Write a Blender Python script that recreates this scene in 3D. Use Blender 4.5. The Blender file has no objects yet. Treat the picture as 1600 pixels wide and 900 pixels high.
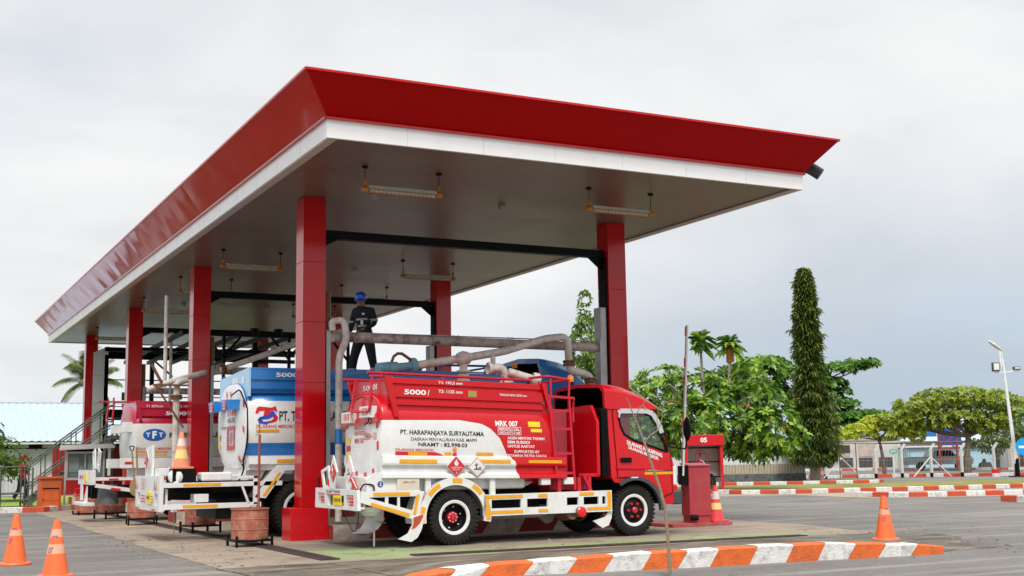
import bpy, bmesh, math, random
from math import sin, cos, pi, radians, sqrt, atan2
from mathutils import Vector, Matrix
from mathutils.geometry import tessellate_polygon

random.seed(7)
S = bpy.context.scene
COL = S.collection

# ---------------------------------------------------------------- camera, light, exposure
cam_d = bpy.data.cameras.new("camera")
cam = bpy.data.objects.new("camera", cam_d)
COL.objects.link(cam)
S.camera = cam
_rx, _ry, _rz = 0.1394, 0.0161, -0.4772
_R = Matrix.Rotation(_rz, 3, 'Z') @ Matrix.Rotation(_rx, 3, 'X') @ Matrix.Rotation(_ry, 3, 'Y')
_M = Matrix((_R.col[0], _R.col[2], -_R.col[1])).transposed().to_4x4()
_M.translation = Vector((-6.4465, -20.3889, 1.3084))
cam.matrix_world = _M
cam_d.sensor_width = 36
cam_d.lens = 1909.44 / 1600 * 36
cam_d.clip_start = 0.1
cam_d.clip_end = 3000

SUN_EL, SUN_AZ = 52, 205      # azimuth measured like a compass from +Y, clockwise
sun_d = bpy.data.lights.new("sun", 'SUN')
sun_d.energy = 2.2
sun_d.angle = radians(14)
sun_d.color = (1, .95, .88)
sun = bpy.data.objects.new("sun", sun_d)
COL.objects.link(sun)
_sd = Vector((sin(radians(SUN_AZ)) * cos(radians(SUN_EL)), cos(radians(SUN_AZ)) * cos(radians(SUN_EL)), sin(radians(SUN_EL))))
sun.rotation_euler = _sd.to_track_quat('Z', 'Y').to_euler()

S.view_settings.view_transform = 'Standard'
S.view_settings.look = 'None'
S.view_settings.exposure = 0.26
S.view_settings.gamma = 1

W = bpy.data.worlds.new("World")
S.world = W
W.use_nodes = True
nt = W.node_tree
nt.nodes.clear()
N = nt.nodes.new
L = nt.links.new
def wmath(op, a, b=None, c=None):
    n = N('ShaderNodeMath'); n.operation = op
    for i, v in enumerate((a, b, c)):
        if v is None: continue
        if isinstance(v, (int, float)): n.inputs[i].default_value = v
        else: L(v, n.inputs[i])
    return n.outputs[0]
sky = N('ShaderNodeTexSky'); sky.sky_type = 'NISHITA'; sky.sun_disc = False
sky.sun_elevation = radians(SUN_EL); sky.sun_rotation = radians(SUN_AZ)
tc = N('ShaderNodeTexCoord')
sep = N('ShaderNodeSeparateXYZ'); L(tc.outputs['Generated'], sep.inputs[0])
zz = wmath('MAXIMUM', sep.outputs[2], 0.0)
den = wmath('ADD', zz, .22)
cmb = N('ShaderNodeCombineXYZ')
L(wmath('DIVIDE', sep.outputs[0], den), cmb.inputs[0]); L(wmath('DIVIDE', sep.outputs[1], den), cmb.inputs[1])
no = N('ShaderNodeTexNoise'); no.inputs['Scale'].default_value = 1.3; no.inputs['Detail'].default_value = 7
no.inputs['Roughness'].default_value = .55; no.inputs['Distortion'].default_value = .3
L(cmb.outputs[0], no.inputs['Vector'])
rp = N('ShaderNodeValToRGB'); L(no.outputs[0], rp.inputs[0])
rp.color_ramp.elements[0].position = .30; rp.color_ramp.elements[0].color = (.62, .645, .67, 1)
rp.color_ramp.elements[1].position = .72; rp.color_ramp.elements[1].color = (.84, .835, .83, 1)
# heavier slate cloud low in the east-north-east (a real bank of cloud over there)
dot = N('ShaderNodeVectorMath'); dot.operation = 'DOT_PRODUCT'
L(tc.outputs['Generated'], dot.inputs[0]); dot.inputs[1].default_value = Vector((.80, .60, 0)).normalized()
mr = N('ShaderNodeMapRange'); L(dot.outputs['Value'], mr.inputs[0])
mr.inputs[1].default_value = .86; mr.inputs[2].default_value = .99; mr.interpolation_type = 'SMOOTHSTEP'
mr2 = N('ShaderNodeMapRange'); L(sep.outputs[2], mr2.inputs[0]); mr2.interpolation_type = 'SMOOTHSTEP'
mr2.inputs[1].default_value = .30; mr2.inputs[2].default_value = .02
bank = wmath('MULTIPLY', wmath('MULTIPLY', mr.outputs[0], mr2.outputs[0]), .95)
mx = N('ShaderNodeMixRGB'); L(bank, mx.inputs[0]); L(rp.outputs[0], mx.inputs[1]); mx.inputs[2].default_value = (.40, .475, .565, 1)
# overcast sky is brighter overhead than at the rim
zb = N('ShaderNodeMapRange'); L(sep.outputs[2], zb.inputs[0]); zb.interpolation_type = 'SMOOTHSTEP'
zb.inputs[1].default_value = .42; zb.inputs[2].default_value = .95; zb.inputs[3].default_value = 1.0; zb.inputs[4].default_value = 2.6
sc = N('ShaderNodeVectorMath'); sc.operation = 'SCALE'; L(mx.outputs[0], sc.inputs[0]); L(zb.outputs[0], sc.inputs[3])
# thin gaps of real sky between the clouds
n2 = N('ShaderNodeTexNoise'); n2.inputs['Scale'].default_value = .8; n2.inputs['Detail'].default_value = 5; L(cmb.outputs[0], n2.inputs['Vector'])
gap = N('ShaderNodeMapRange'); L(n2.outputs[0], gap.inputs[0]); gap.inputs[1].default_value = .52; gap.inputs[2].default_value = .75
gap.inputs[3].default_value = 0.0; gap.inputs[4].default_value = .35
bg1 = N('ShaderNodeBackground'); L(sc.outputs[0], bg1.inputs[0]); bg1.inputs[1].default_value = 1.0
bg2 = N('ShaderNodeBackground'); L(sky.outputs[0], bg2.inputs[0]); bg2.inputs[1].default_value = .12
ms = N('ShaderNodeMixShader'); L(gap.outputs[0], ms.inputs[0]); L(bg1.outputs[0], ms.inputs[1]); L(bg2.outputs[0], ms.inputs[2])
wo = N('ShaderNodeOutputWorld'); L(ms.outputs[0], wo.inputs[0])

# ---------------------------------------------------------------- helpers
def _m(nt, t): return nt.nodes.new('ShaderNode' + t)

def mat(name, col, rough=.5, metal=0., var=.08, vscale=6., dirt=None, dirt_amt=0., dscale=3., bump=0., bscale=40., coat=0., trans=0., spec=.5, emit=None, island=0.):
    """painted / plain surface: base colour with gentle noise, optional dirt, optional bump"""
    m = bpy.data.materials.new(name); m.use_nodes = True
    nt = m.node_tree; p = nt.nodes['Principled BSDF']; l = nt.links.new
    tc = _m(nt, 'TexCoord'); no = _m(nt, 'TexNoise'); no.inputs['Scale'].default_value = vscale; no.inputs['Detail'].default_value = 6
    l(tc.outputs['Object'], no.inputs['Vector'])
    mr = _m(nt, 'MapRange'); l(no.outputs[0], mr.inputs[0]); mr.inputs[1].default_value = .25; mr.inputs[2].default_value = .75
    mr.inputs[3].default_value = 1 - var; mr.inputs[4].default_value = 1 + var
    sc = _m(nt, 'VectorMath'); sc.operation = 'SCALE'; sc.inputs[0].default_value = col[:3]; l(mr.outputs[0], sc.inputs[3])
    out = sc.outputs[0]
    if island:
        ge = _m(nt, 'NewGeometry'); r = _m(nt, 'MapRange'); l(ge.outputs['Random Per Island'], r.inputs[0])
        r.inputs[3].default_value = 1 - island; r.inputs[4].default_value = 1 + island
        s2 = _m(nt, 'VectorMath'); s2.operation = 'SCALE'; l(out, s2.inputs[0]); l(r.outputs[0], s2.inputs[3]); out = s2.outputs[0]
    if dirt:
        n2 = _m(nt, 'TexNoise'); n2.inputs['Scale'].default_value = dscale; n2.inputs['Detail'].default_value = 9; n2.inputs['Roughness'].default_value = .65
        l(tc.outputs['Object'], n2.inputs['Vector'])
        r2 = _m(nt, 'MapRange'); l(n2.outputs[0], r2.inputs[0]); r2.inputs[1].default_value = .48; r2.inputs[2].default_value = .68
        r2.inputs[4].default_value = dirt_amt
        mx = _m(nt, 'MixRGB'); l(r2.outputs[0], mx.inputs[0]); l(out, mx.inputs[1]); mx.inputs[2].default_value = (*dirt, 1); out = mx.outputs[0]
    l(out, p.inputs['Base Color'])
    rr = _m(nt, 'MapRange'); l(no.outputs[0], rr.inputs[0]); rr.inputs[3].default_value = max(0, rough - .06); rr.inputs[4].default_value = min(1, rough + .08)
    l(rr.outputs[0], p.inputs['Roughness'])
    p.inputs['Metallic'].default_value = metal
    p.inputs['Specular IOR Level'].default_value = spec
    p.inputs['Coat Weight'].default_value = coat; p.inputs['Coat Roughness'].default_value = .04
    if trans: p.inputs['Transmission Weight'].default_value = trans
    if emit: p.inputs['Emission Color'].default_value = (*col[:3], 1); p.inputs['Emission Strength'].default_value = emit
    if bump:
        b = _m(nt, 'Bump'); b.inputs['Strength'].default_value = bump; b.inputs['Distance'].default_value = .02
        n3 = _m(nt, 'TexNoise'); n3.inputs['Scale'].default_value = bscale; n3.inputs['Detail'].default_value = 5; l(tc.outputs['Object'], n3.inputs['Vector'])
        l(n3.outputs[0], b.inputs['Height']); l(b.outputs[0], p.inputs['Normal'])
    return m

class MB:
    """collects shapes; build() links them as one mesh object"""
    def __init__(s): s.v = []; s.f = []; s.m = []; s.sm = []
    def add(s, vs, fs, m=0, smooth=False):
        o = len(s.v); s.v += [tuple(v) for v in vs]
        for f in fs: s.f.append([i + o for i in f]); s.m.append(m); s.sm.append(smooth)
        return s
    def box(s, c, d, m=0, rot=None):
        x, y, z = d[0] / 2, d[1] / 2, d[2] / 2
        vs = [Vector((i * x, j * y, k * z)) for i in (-1, 1) for j in (-1, 1) for k in (-1, 1)]
        if rot is not None: vs = [rot @ v for v in vs]
        c = Vector(c)
        return s.add([v + c for v in vs], [(0, 1, 3, 2), (4, 6, 7, 5), (0, 4, 5, 1), (2, 3, 7, 6), (0, 2, 6, 4), (1, 5, 7, 3)], m)
    def b2(s, x0, x1, y0, y1, z0, z1, m=0):
        return s.box(((x0 + x1) / 2, (y0 + y1) / 2, (z0 + z1) / 2), (abs(x1 - x0), abs(y1 - y0), abs(z1 - z0)), m)
    def bar(s, a, b, w, h, m=0, up=(0, 0, 1)):
        a = Vector(a); b = Vector(b); d = b - a; q = d.normalized()
        u = Vector(up)
        if abs(q.dot(u)) > .95: u = Vector((0, 1, 0))
        side = q.cross(u).normalized(); u = side.cross(q).normalized()
        R = Matrix((q, side, u)).transposed()
        return s.box((a + b) / 2, (d.length, w, h), m, R)
    def cyl(s, a, b, r, r2=None, n=14, m=0, caps=True, smooth=True):
        a = Vector(a); b = Vector(b); q = (b - a).normalized(); r2 = r if r2 is None else r2
        u = q.orthogonal().normalized(); w = q.cross(u)
        vs = []
        for k in range(n):
            t = 2 * pi * k / n; d = u * cos(t) + w * sin(t); vs += [a + d * r, b + d * r2]
        s.add(vs, [(2 * k, 2 * ((k + 1) % n), 2 * ((k + 1) % n) + 1, 2 * k + 1) for k in range(n)], m, smooth)
        if caps:
            s.add([vs[2 * k] for k in range(n)][::-1], [tuple(range(n))], m); s.add([vs[2 * k + 1] for k in range(n)], [tuple(range(n))], m)
        return s
    def tube(s, pts, r, n=10, m=0, caps=True):
        pts = [Vector(p) for p in pts]; rr = r if isinstance(r, (list, tuple)) else [r] * len(pts)
        q = (pts[1] - pts[0]).normalized(); u = q.orthogonal().normalized(); vs = []
        for i, p in enumerate(pts):
            t = (pts[min(i + 1, len(pts) - 1)] - pts[max(i - 1, 0)]).normalized()
            u = (u - t * u.dot(t)).normalized(); w = t.cross(u)
            for k in range(n):
                a = 2 * pi * k / n; vs.append(p + (u * cos(a) + w * sin(a)) * rr[i])
        fs = [(i * n + k, i * n + (k + 1) % n, (i + 1) * n + (k + 1) % n, (i + 1) * n + k) for i in range(len(pts) - 1) for k in range(n)]
        s.add(vs, fs, m, True)
        if caps: s.add(vs[:n][::-1], [tuple(range(n))], m); s.add(vs[-n:], [tuple(range(n))], m)
        return s
    def plate(s, outer, holes, axis, a, b, m=0, msk=None):
        """polygon (with holes) in the plane normal to axis, from a to b; 2D coords are the two other axes in order"""
        def P(p, t):
            c = [p[0], p[1]]; c.insert(axis, t); return tuple(c)
        def area(l): return sum(l[i][0] * l[(i + 1) % len(l)][1] - l[(i + 1) % len(l)][0] * l[i][1] for i in range(len(l)))
        loops = [outer] + list(holes or [])
        flat = [p for l in loops for p in l]
        tris = tessellate_polygon([[Vector((p[0], p[1], 0)) for p in l] for l in loops])
        n = len(flat)
        s.add([P(p, a) for p in flat] + [P(p, b) for p in flat], [t for t in tris] + [tuple(i + n for i in t[::-1]) for t in tris], m)
        for l in loops:
            k = len(l)
            s.add([P(p, a) for p in l] + [P(p, b) for p in l], [(i, (i + 1) % k, (i + 1) % k + k, i + k) for i in range(k)], m)
        return s
    def lathe(s, prof, o, axis, n=24, m=0, smooth=True, m_list=None):
        """prof: [(radius, height along axis)]"""
        o = Vector(o); q = Vector(axis).normalized(); u = q.orthogonal().normalized(); w = q.cross(u)
        vs = [o + q * h + (u * cos(2 * pi * k / n) + w * sin(2 * pi * k / n)) * r for r, h in prof for k in range(n)]
        for i in range(len(prof) - 1):
            base = len(s.v)
            s.add(vs[i * n:(i + 2) * n], [(k, (k + 1) % n, (k + 1) % n + n, k + n) for k in range(n)], (m_list[i] if m_list else m), smooth)
        return s
    def build(s, name, mats, parent=None, loc=None, bevel=0, rec=True, weld=False):
        me = bpy.data.meshes.new(name)
        me.from_pydata(s.v, [], s.f)
        if not isinstance(mats, (list, tuple)): mats = [mats]
        for x in mats: me.materials.append(x)
        me.polygons.foreach_set('material_index', s.m)
        me.polygons.foreach_set('use_smooth', s.sm)
        if rec or weld:
            bm = bmesh.new(); bm.from_mesh(me)
            if weld: bmesh.ops.remove_doubles(bm, verts=bm.verts, dist=.0004)
            if rec: bmesh.ops.recalc_face_normals(bm, faces=bm.faces)
            bm.to_mesh(me); bm.free()
        ob = bpy.data.objects.new(name, me); COL.objects.link(ob)
        if parent is not None: ob.parent = parent
        if loc is not None: ob.location = loc
        if bevel:
            md = ob.modifiers.new('bevel', 'BEVEL'); md.width = bevel; md.segments = 2; md.limit_method = 'ANGLE'; md.angle_limit = radians(50)
        return ob

def tag(o, label, cat, group=None, kind=None):
    if label: o['label'] = label
    if cat: o['category'] = cat
    if group: o['group'] = group
    if kind: o['kind'] = kind
    return o
def thing(name, label, cat, loc=(0, 0, 0), rz=0, group=None):
    o = bpy.data.objects.new(name, None); COL.objects.link(o); o.empty_display_size = .2
    o.location = loc; o.rotation_euler = (0, 0, rz)
    return tag(o, label, cat, group)
def struct(o): o['kind'] = 'structure'; return o
def dup(root, loc, rz=None, label=None, group=None):
    r = root.copy(); COL.objects.link(r); r.location = loc
    if rz is not None: r.rotation_euler = (0, 0, rz)
    if label: r['label'] = label
    if group: r['group'] = group
    for ch in list(root.children):
        c = ch.copy(); COL.objects.link(c); c.parent = r
        for g in list(ch.children):
            d = g.copy(); COL.objects.link(d); d.parent = c
    return r
def arc(cx, cz, r, a0, a1, n): return [(cx + r * cos(radians(a0 + (a1 - a0) * i / n)), cz + r * sin(radians(a0 + (a1 - a0) * i / n))) for i in range(n + 1)]
def fillet(pts, r=.1, n=5):
    pts = [Vector(p) for p in pts]; out = [pts[0]]
    for i in range(1, len(pts) - 1):
        a = (pts[i - 1] - pts[i]); b = (pts[i + 1] - pts[i]); rr = min(r, a.length * .48, b.length * .48)
        p0 = pts[i] + a.normalized() * rr; p2 = pts[i] + b.normalized() * rr
        for k in range(n + 1):
            t = k / n; out.append(p0 * (1 - t) ** 2 + pts[i] * 2 * t * (1 - t) + p2 * t * t)
    out.append(pts[-1]); return out

_txt_cache = {}
def text_mesh(txt, bold=0., shear=0.):
    key = (txt, bold, shear)
    if key in _txt_cache: return _txt_cache[key]
    cu = bpy.data.curves.new('t', 'FONT'); cu.body = txt; cu.offset = bold; cu.shear = shear; cu.resolution_u = 3
    ob = bpy.data.objects.new('t', cu); COL.objects.link(ob)
    dg = bpy.context.evaluated_depsgraph_get(); me = ob.evaluated_get(dg).to_mesh()
    vs = [(v.co.x, v.co.y) for v in me.vertices]; fs = [tuple(p.vertices) for p in me.polygons]
    ob.evaluated_get(dg).to_mesh_clear(); bpy.data.objects.remove(ob); bpy.data.curves.remove(cu)
    x0 = min(v[0] for v in vs); x1 = max(v[0] for v in vs); y0 = min(v[1] for v in vs); y1 = max(v[1] for v in vs)
    r = ([((x - x0) / (x1 - x0), (y - y0) / (y1 - y0)) for x, y in vs], fs)
    _txt_cache[key] = r; return r
def put_text(mb, txt, fn, u0, u1, v0, v1, m=0, bold=.012, shear=0., slope=0.):
    """lettering fitted into the rectangle (u0..u1, v0..v1) of the surface fn(u, v) -> 3D"""
    vs, fs = text_mesh(txt, bold, shear)
    mb.add([fn(u0 + x * (u1 - u0), v0 + y * (v1 - v0) + slope * x) for x, y in vs], fs, m)
def put_rect(mb, fn, u0, u1, v0, v1, m=0, nu=1, nv=4, slope=0.):
    vs = []; fs = []
    for i in range(nu + 1):
        for j in range(nv + 1): vs.append(fn(u0 + (u1 - u0) * i / nu, v0 + (v1 - v0) * j / nv + slope * i / nu))
    for i in range(nu):
        for j in range(nv): a = i * (nv + 1) + j; fs.append((a, a + nv + 1, a + nv + 2, a + 1))
    mb.add(vs, fs, m)
def put_poly(mb, fn, pts, m=0):
    tr = tessellate_polygon([[Vector((p[0], p[1], 0)) for p in pts]])
    mb.add([fn(*p) for p in pts], [tuple(t) for t in tr], m)

# ---------------------------------------------------------------- materials
RED = (.56, .003, .010)
M = dict(
 red=mat('red_paint', RED, .24, spec=.35, coat=.2, var=.05, dirt=(.25, .03, .02), dirt_amt=.12),
 red_col=mat('red_cladding', (.50, .002, .006), .16, spec=.4, coat=.15, var=.05, vscale=2, dirt=(.3, .05, .04), dirt_amt=.12),
 redframe=mat('red_frame_paint', (.52, .012, .03), .35, var=.1),
 crimson=mat('crimson_paint', (.42, .008, .035), .3, coat=.4),
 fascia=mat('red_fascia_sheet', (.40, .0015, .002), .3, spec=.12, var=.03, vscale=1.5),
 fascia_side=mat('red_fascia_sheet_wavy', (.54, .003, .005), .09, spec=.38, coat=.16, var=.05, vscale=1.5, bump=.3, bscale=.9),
 white=mat('white_paint', (.73, .735, .73), .32, var=.04, dirt=(.45, .40, .33), dirt_amt=.28, dscale=5),
 whiteband=mat('white_fascia_band', (.86, .87, .88), .3, var=.02, dirt=(.6, .6, .58), dirt_amt=.2),
 soffit=None, black=mat('black_steel', (.004, .004, .005), .5, spec=.15, var=.3),
 blackr=mat('black_rubber', (.010, .0095, .0095), .7, spec=.3, var=.25, bump=.2, bscale=30, dirt=(.07, .058, .045), dirt_amt=.28),
 chassis=mat('chassis_black', (.005, .005, .006), .55, spec=.15, var=.3, dirt=(.05, .045, .04), dirt_amt=.25),
 amber_tape=mat('amber_reflective_tape', (.78, .36, .012), .3, var=.08),
 red_tape=mat('red_reflective_tape', (.62, .015, .02), .3, var=.08),
 blue=mat('blue_paint', (.012, .19, .56), .28, coat=.5, var=.05),
 bluedk=mat('dark_blue_paint', (.01, .06, .27), .3, coat=.5, var=.05),
 bluelt=mat('light_blue_paint', (.36, .58, .80), .35, var=.04),
 txtblack=mat('black_lettering', (.02, .02, .025), .5), txtwhite=mat('white_lettering', (.82, .82, .82), .4), txtred=mat('red_lettering', (.6, .02, .03), .4),
 steel=mat('galvanised_steel', (.42, .43, .43), .42, metal=.4, var=.15, vscale=12, dirt=(.2, .13, .08), dirt_amt=.45),
 rustpipe=mat('rusty_grey_pipe_paint', (.46, .40, .38), .6, var=.2, vscale=18, dirt=(.13, .05, .015), dirt_amt=1., dscale=5, bump=.3),
 whitepipe=mat('aged_white_pipe_paint', (.62, .58, .54), .5, var=.12, vscale=9, dirt=(.28, .14, .07), dirt_amt=.6, dscale=6),
 rust=mat('rust', (.16, .06, .025), .8, var=.35, vscale=15, bump=.4),
 coupling=mat('faded_blue_coupling', (.13, .32, .42), .5, var=.25, dirt=(.2, .17, .14), dirt_amt=.5, dscale=9),
 orange_glass=mat('amber_lens', (.95, .28, .01), .15, var=.05, coat=.5),
 redlens=mat('red_lens', (.7, .01, .01), .15, coat=.5),
 yellow=mat('yellow_plate', (.82, .62, .01), .4), yellowdk=mat('brass_plate', (.42, .36, .10), .35, metal=.5),
 glass=None, chrome=mat('chrome', (.75, .75, .77), .12, metal=1.),
 cone=mat('orange_cone_plastic', (.85, .15, .035), .5, var=.1, dirt=(.35, .12, .06), dirt_amt=.4),
 conew=mat('cone_reflective_band', (.70, .62, .55), .5, var=.1, dirt=(.4, .2, .12), dirt_amt=.5), conef=mat('faded_cone_band', (.72, .36, .24), .55, var=.15, dirt=(.55, .2, .1), dirt_amt=.6),
 coney=mat('cone_yellow_band', (.85, .62, .22), .5, dirt=(.7, .4, .2), dirt_amt=.5),
 pink=mat('faded_pink_cone_plastic', (.72, .06, .07), .5, var=.1),
 pot=mat('terracotta_painted_drum', (.36, .11, .065), .8, var=.25, vscale=9, dirt=(.46, .30, .24), dirt_amt=.6, dscale=8, bump=.3),
 wood=mat('weathered_wood', (.32, .2, .1), .8, var=.25, vscale=12), orangewood=mat('orange_painted_wood', (.52, .10, .025), .6, var=.12, dirt=(.2, .06, .03), dirt_amt=.35),
 greensteel=mat('olive_green_railing', (.06, .075, .05), .5, var=.2, dirt=(.3, .28, .24), dirt_amt=.35),
 alu=mat('aluminium_frame', (.55, .56, .55), .35, metal=.5),
 skin=mat('skin', (.28, .13, .075), .55), dark_cloth=mat('dark_work_overalls', (.012, .013, .018), .85, var=.2), red_cloth=mat('red_overalls', (.55, .015, .02), .85),
 reflect=mat('silver_reflective_strip', (.32, .33, .33), .4), helmet=mat('blue_hard_hat', (.012, .08, .62), .3, coat=.4), redhelmet=mat('red_hard_hat', (.6, .04, .03), .3),
 conepale=mat('sun_bleached_cone_plastic', (.82, .27, .14), .55, var=.12, dirt=(.5, .3, .2), dirt_amt=.35), concrete=None, bark=mat('bark', (.14, .105, .075), .9, var=.3, vscale=8, bump=.6, bscale=14), barklt=mat('pale_bark', (.30, .26, .21), .9, var=.3, vscale=6, bump=.5, bscale=12),
 darkgrey=mat('dark_grey_plastic', (.05, .055, .06), .5),
 grate=mat('rusty_iron_grating', (.05, .03, .028), .8, var=.4, vscale=8),
 greybin=mat('grey_bin_plastic', (.09, .10, .11), .5),
)
def glass_mat():
    m = bpy.data.materials.new('window_glass'); m.use_nodes = True; nt = m.node_tree; l = nt.links.new
    nt.nodes.remove(nt.nodes['Principled BSDF'])
    g = _m(nt, 'BsdfGlossy'); g.inputs['Roughness'].default_value = .02; t = _m(nt, 'BsdfTransparent'); t.inputs[0].default_value = (.82, .88, .88, 1)
    lw = _m(nt, 'LayerWeight'); fr = _m(nt, 'MapRange'); l(lw.outputs['Facing'], fr.inputs[0]); fr.inputs[1].default_value = .35; fr.inputs[2].default_value = 1.; fr.inputs[3].default_value = .06; fr.inputs[4].default_value = .6
    mx = _m(nt, 'MixShader'); l(fr.outputs[0], mx.inputs[0]); l(t.outputs[0], mx.inputs[1]); l(g.outputs[0], mx.inputs[2])
    l(mx.outputs[0], nt.nodes['Material Output'].inputs[0]); return m
M['glass'] = glass_mat()
def soffit_mat():
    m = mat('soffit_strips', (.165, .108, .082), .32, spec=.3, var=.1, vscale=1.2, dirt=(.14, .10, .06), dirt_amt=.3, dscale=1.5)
    nt = m.node_tree; l = nt.links.new; p = nt.nodes['Principled BSDF']
    tc = _m(nt, 'TexCoord'); w = _m(nt, 'TexWave'); w.bands_direction = 'Y'; w.inputs['Scale'].default_value = 2.0
    l(tc.outputs['Object'], w.inputs['Vector']); b = _m(nt, 'Bump'); b.inputs['Strength'].default_value = .25; b.inputs['Distance'].default_value = .012
    cr = _m(nt, 'MapRange'); l(w.outputs[1], cr.inputs[0]); cr.inputs[1].default_value = .0; cr.inputs[2].default_value = .25
    l(cr.outputs[0], b.inputs['Height']); l(b.outputs[0], p.inputs['Normal'])
    base = p.inputs['Base Color'].links[0].from_socket
    mx = _m(nt, 'MixRGB'); mx.blend_type = 'MULTIPLY'; mx.inputs[0].default_value = .28; l(base, mx.inputs[1]); l(cr.outputs[0], mx.inputs[2]); l(mx.outputs[0], p.inputs['Base Color'])
    return m
M['soffit'] = soffit_mat()
# ---------------------------------------------------------------- ground
def ground_mat(name, c1, c2, s1=.35, s2=9., dark=None, darkamt=.6, ds=.9, streak=None, extra=None, rough=.85, bump=.35, speck=.35):
    m = bpy.data.materials.new(name); m.use_nodes = True; nt = m.node_tree; l = nt.links.new; p = nt.nodes['Principled BSDF']
    tc = _m(nt, 'TexCoord')
    def noise(s, d=8, r=.6, vec=None):
        n = _m(nt, 'TexNoise'); n.inputs['Scale'].default_value = s; n.inputs['Detail'].default_value = d; n.inputs['Roughness'].default_value = r
        l(vec or tc.outputs['Object'], n.inputs['Vector']); return n.outputs[0]
    def rng(x, a, b, c=0, d=1):
        r = _m(nt, 'MapRange'); l(x, r.inputs[0]); r.inputs[1].default_value = a; r.inputs[2].default_value = b; r.inputs[3].default_value = c; r.inputs[4].default_value = d; return r.outputs[0]
    def mix(f, a, b, mode='MIX'):
        x = _m(nt, 'MixRGB'); x.blend_type = mode
        for i, v in enumerate((f, a, b)):
            if hasattr(v, 'type'): l(v, x.inputs[i])
            elif isinstance(v, (int, float)): x.inputs[i].default_value = v
            else: x.inputs[i].default_value = (*v, 1)
        return x.outputs[0]
    out = mix(rng(noise(s1), .35, .65), c1, c2)
    out = mix(1., out, rng(noise(s2, 10, .7), .3, .7, 1 - speck * .5, 1 + speck * .5), 'MULTIPLY')
    fine = noise(70, 3, .6)
    out = mix(1., out, rng(fine, .3, .7, 1 - speck, 1 + speck), 'MULTIPLY')
    if dark is not None: out = mix(rng(noise(ds, 9, .62), .52, .66, 0, darkamt), out, dark)
    if streak:  # worn wheel tracks / swept dust, stretched along one axis
        mp = _m(nt, 'Mapping'); mp.inputs['Scale'].default_value = streak[0]; mp.inputs['Rotation'].default_value = (0, 0, streak[1]); l(tc.outputs['Object'], mp.inputs[0])
        out = mix(rng(noise(1., 8, .6, mp.outputs[0]), .5, .68, 0, streak[3]), out, streak[2])
    # mid-size grit, tar patches and a loose web of fine cracks
    out = mix(1., out, rng(noise(16, 6, .75), .32, .68, .84, 1.14), 'MULTIPLY')
    vo = _m(nt, 'TexVoronoi'); vo.feature = 'DISTANCE_TO_EDGE'; vo.inputs['Scale'].default_value = .42
    wv = _m(nt, 'VectorMath'); wv.operation = 'ADD'; nz = _m(nt, 'TexNoise'); nz.inputs['Scale'].default_value = 1.6; nz.inputs['Detail'].default_value = 6; l(tc.outputs['Object'], nz.inputs['Vector']); l(nz.outputs['Color'], wv.inputs[0]); l(tc.outputs['Object'], wv.inputs[1]); l(wv.outputs[0], vo.inputs['Vector'])
    cm = _m(nt, 'Math'); cm.operation = 'MULTIPLY'; l(rng(vo.outputs['Distance'], .006, .012, 1, 0), cm.inputs[0]); l(rng(noise(.5), .50, .60, 0, .55), cm.inputs[1])
    out = mix(cm.outputs[0], out, (.05, .045, .04))
    spt = noise(2.6, 4, .5); out = mix(rng(spt, .68, .72, 0, .45), out, (.06, .055, .05))
    if extra: out = extra(nt, tc, out, noise, rng, mix)
    l(out, p.inputs['Base Color']); p.inputs['Roughness'].default_value = rough; p.inputs['Specular IOR Level'].default_value = .35
    b = _m(nt, 'Bump'); b.inputs['Strength'].default_value = bump; b.inputs['Distance'].default_value = .012; l(mix(.35, fine, noise(s2, 8)), b.inputs['Height']); l(b.outputs[0], p.inputs['Normal'])
    return m
M['asphalt'] = ground_mat('asphalt', (.122, .116, .108), (.17, .16, .148), .22, 6, dark=(.10, .094, .087), darkamt=.6, ds=.5,
                          streak=((.12, 2.2, 1), .42, (.33, .29, .24), .55), speck=.32)
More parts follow.
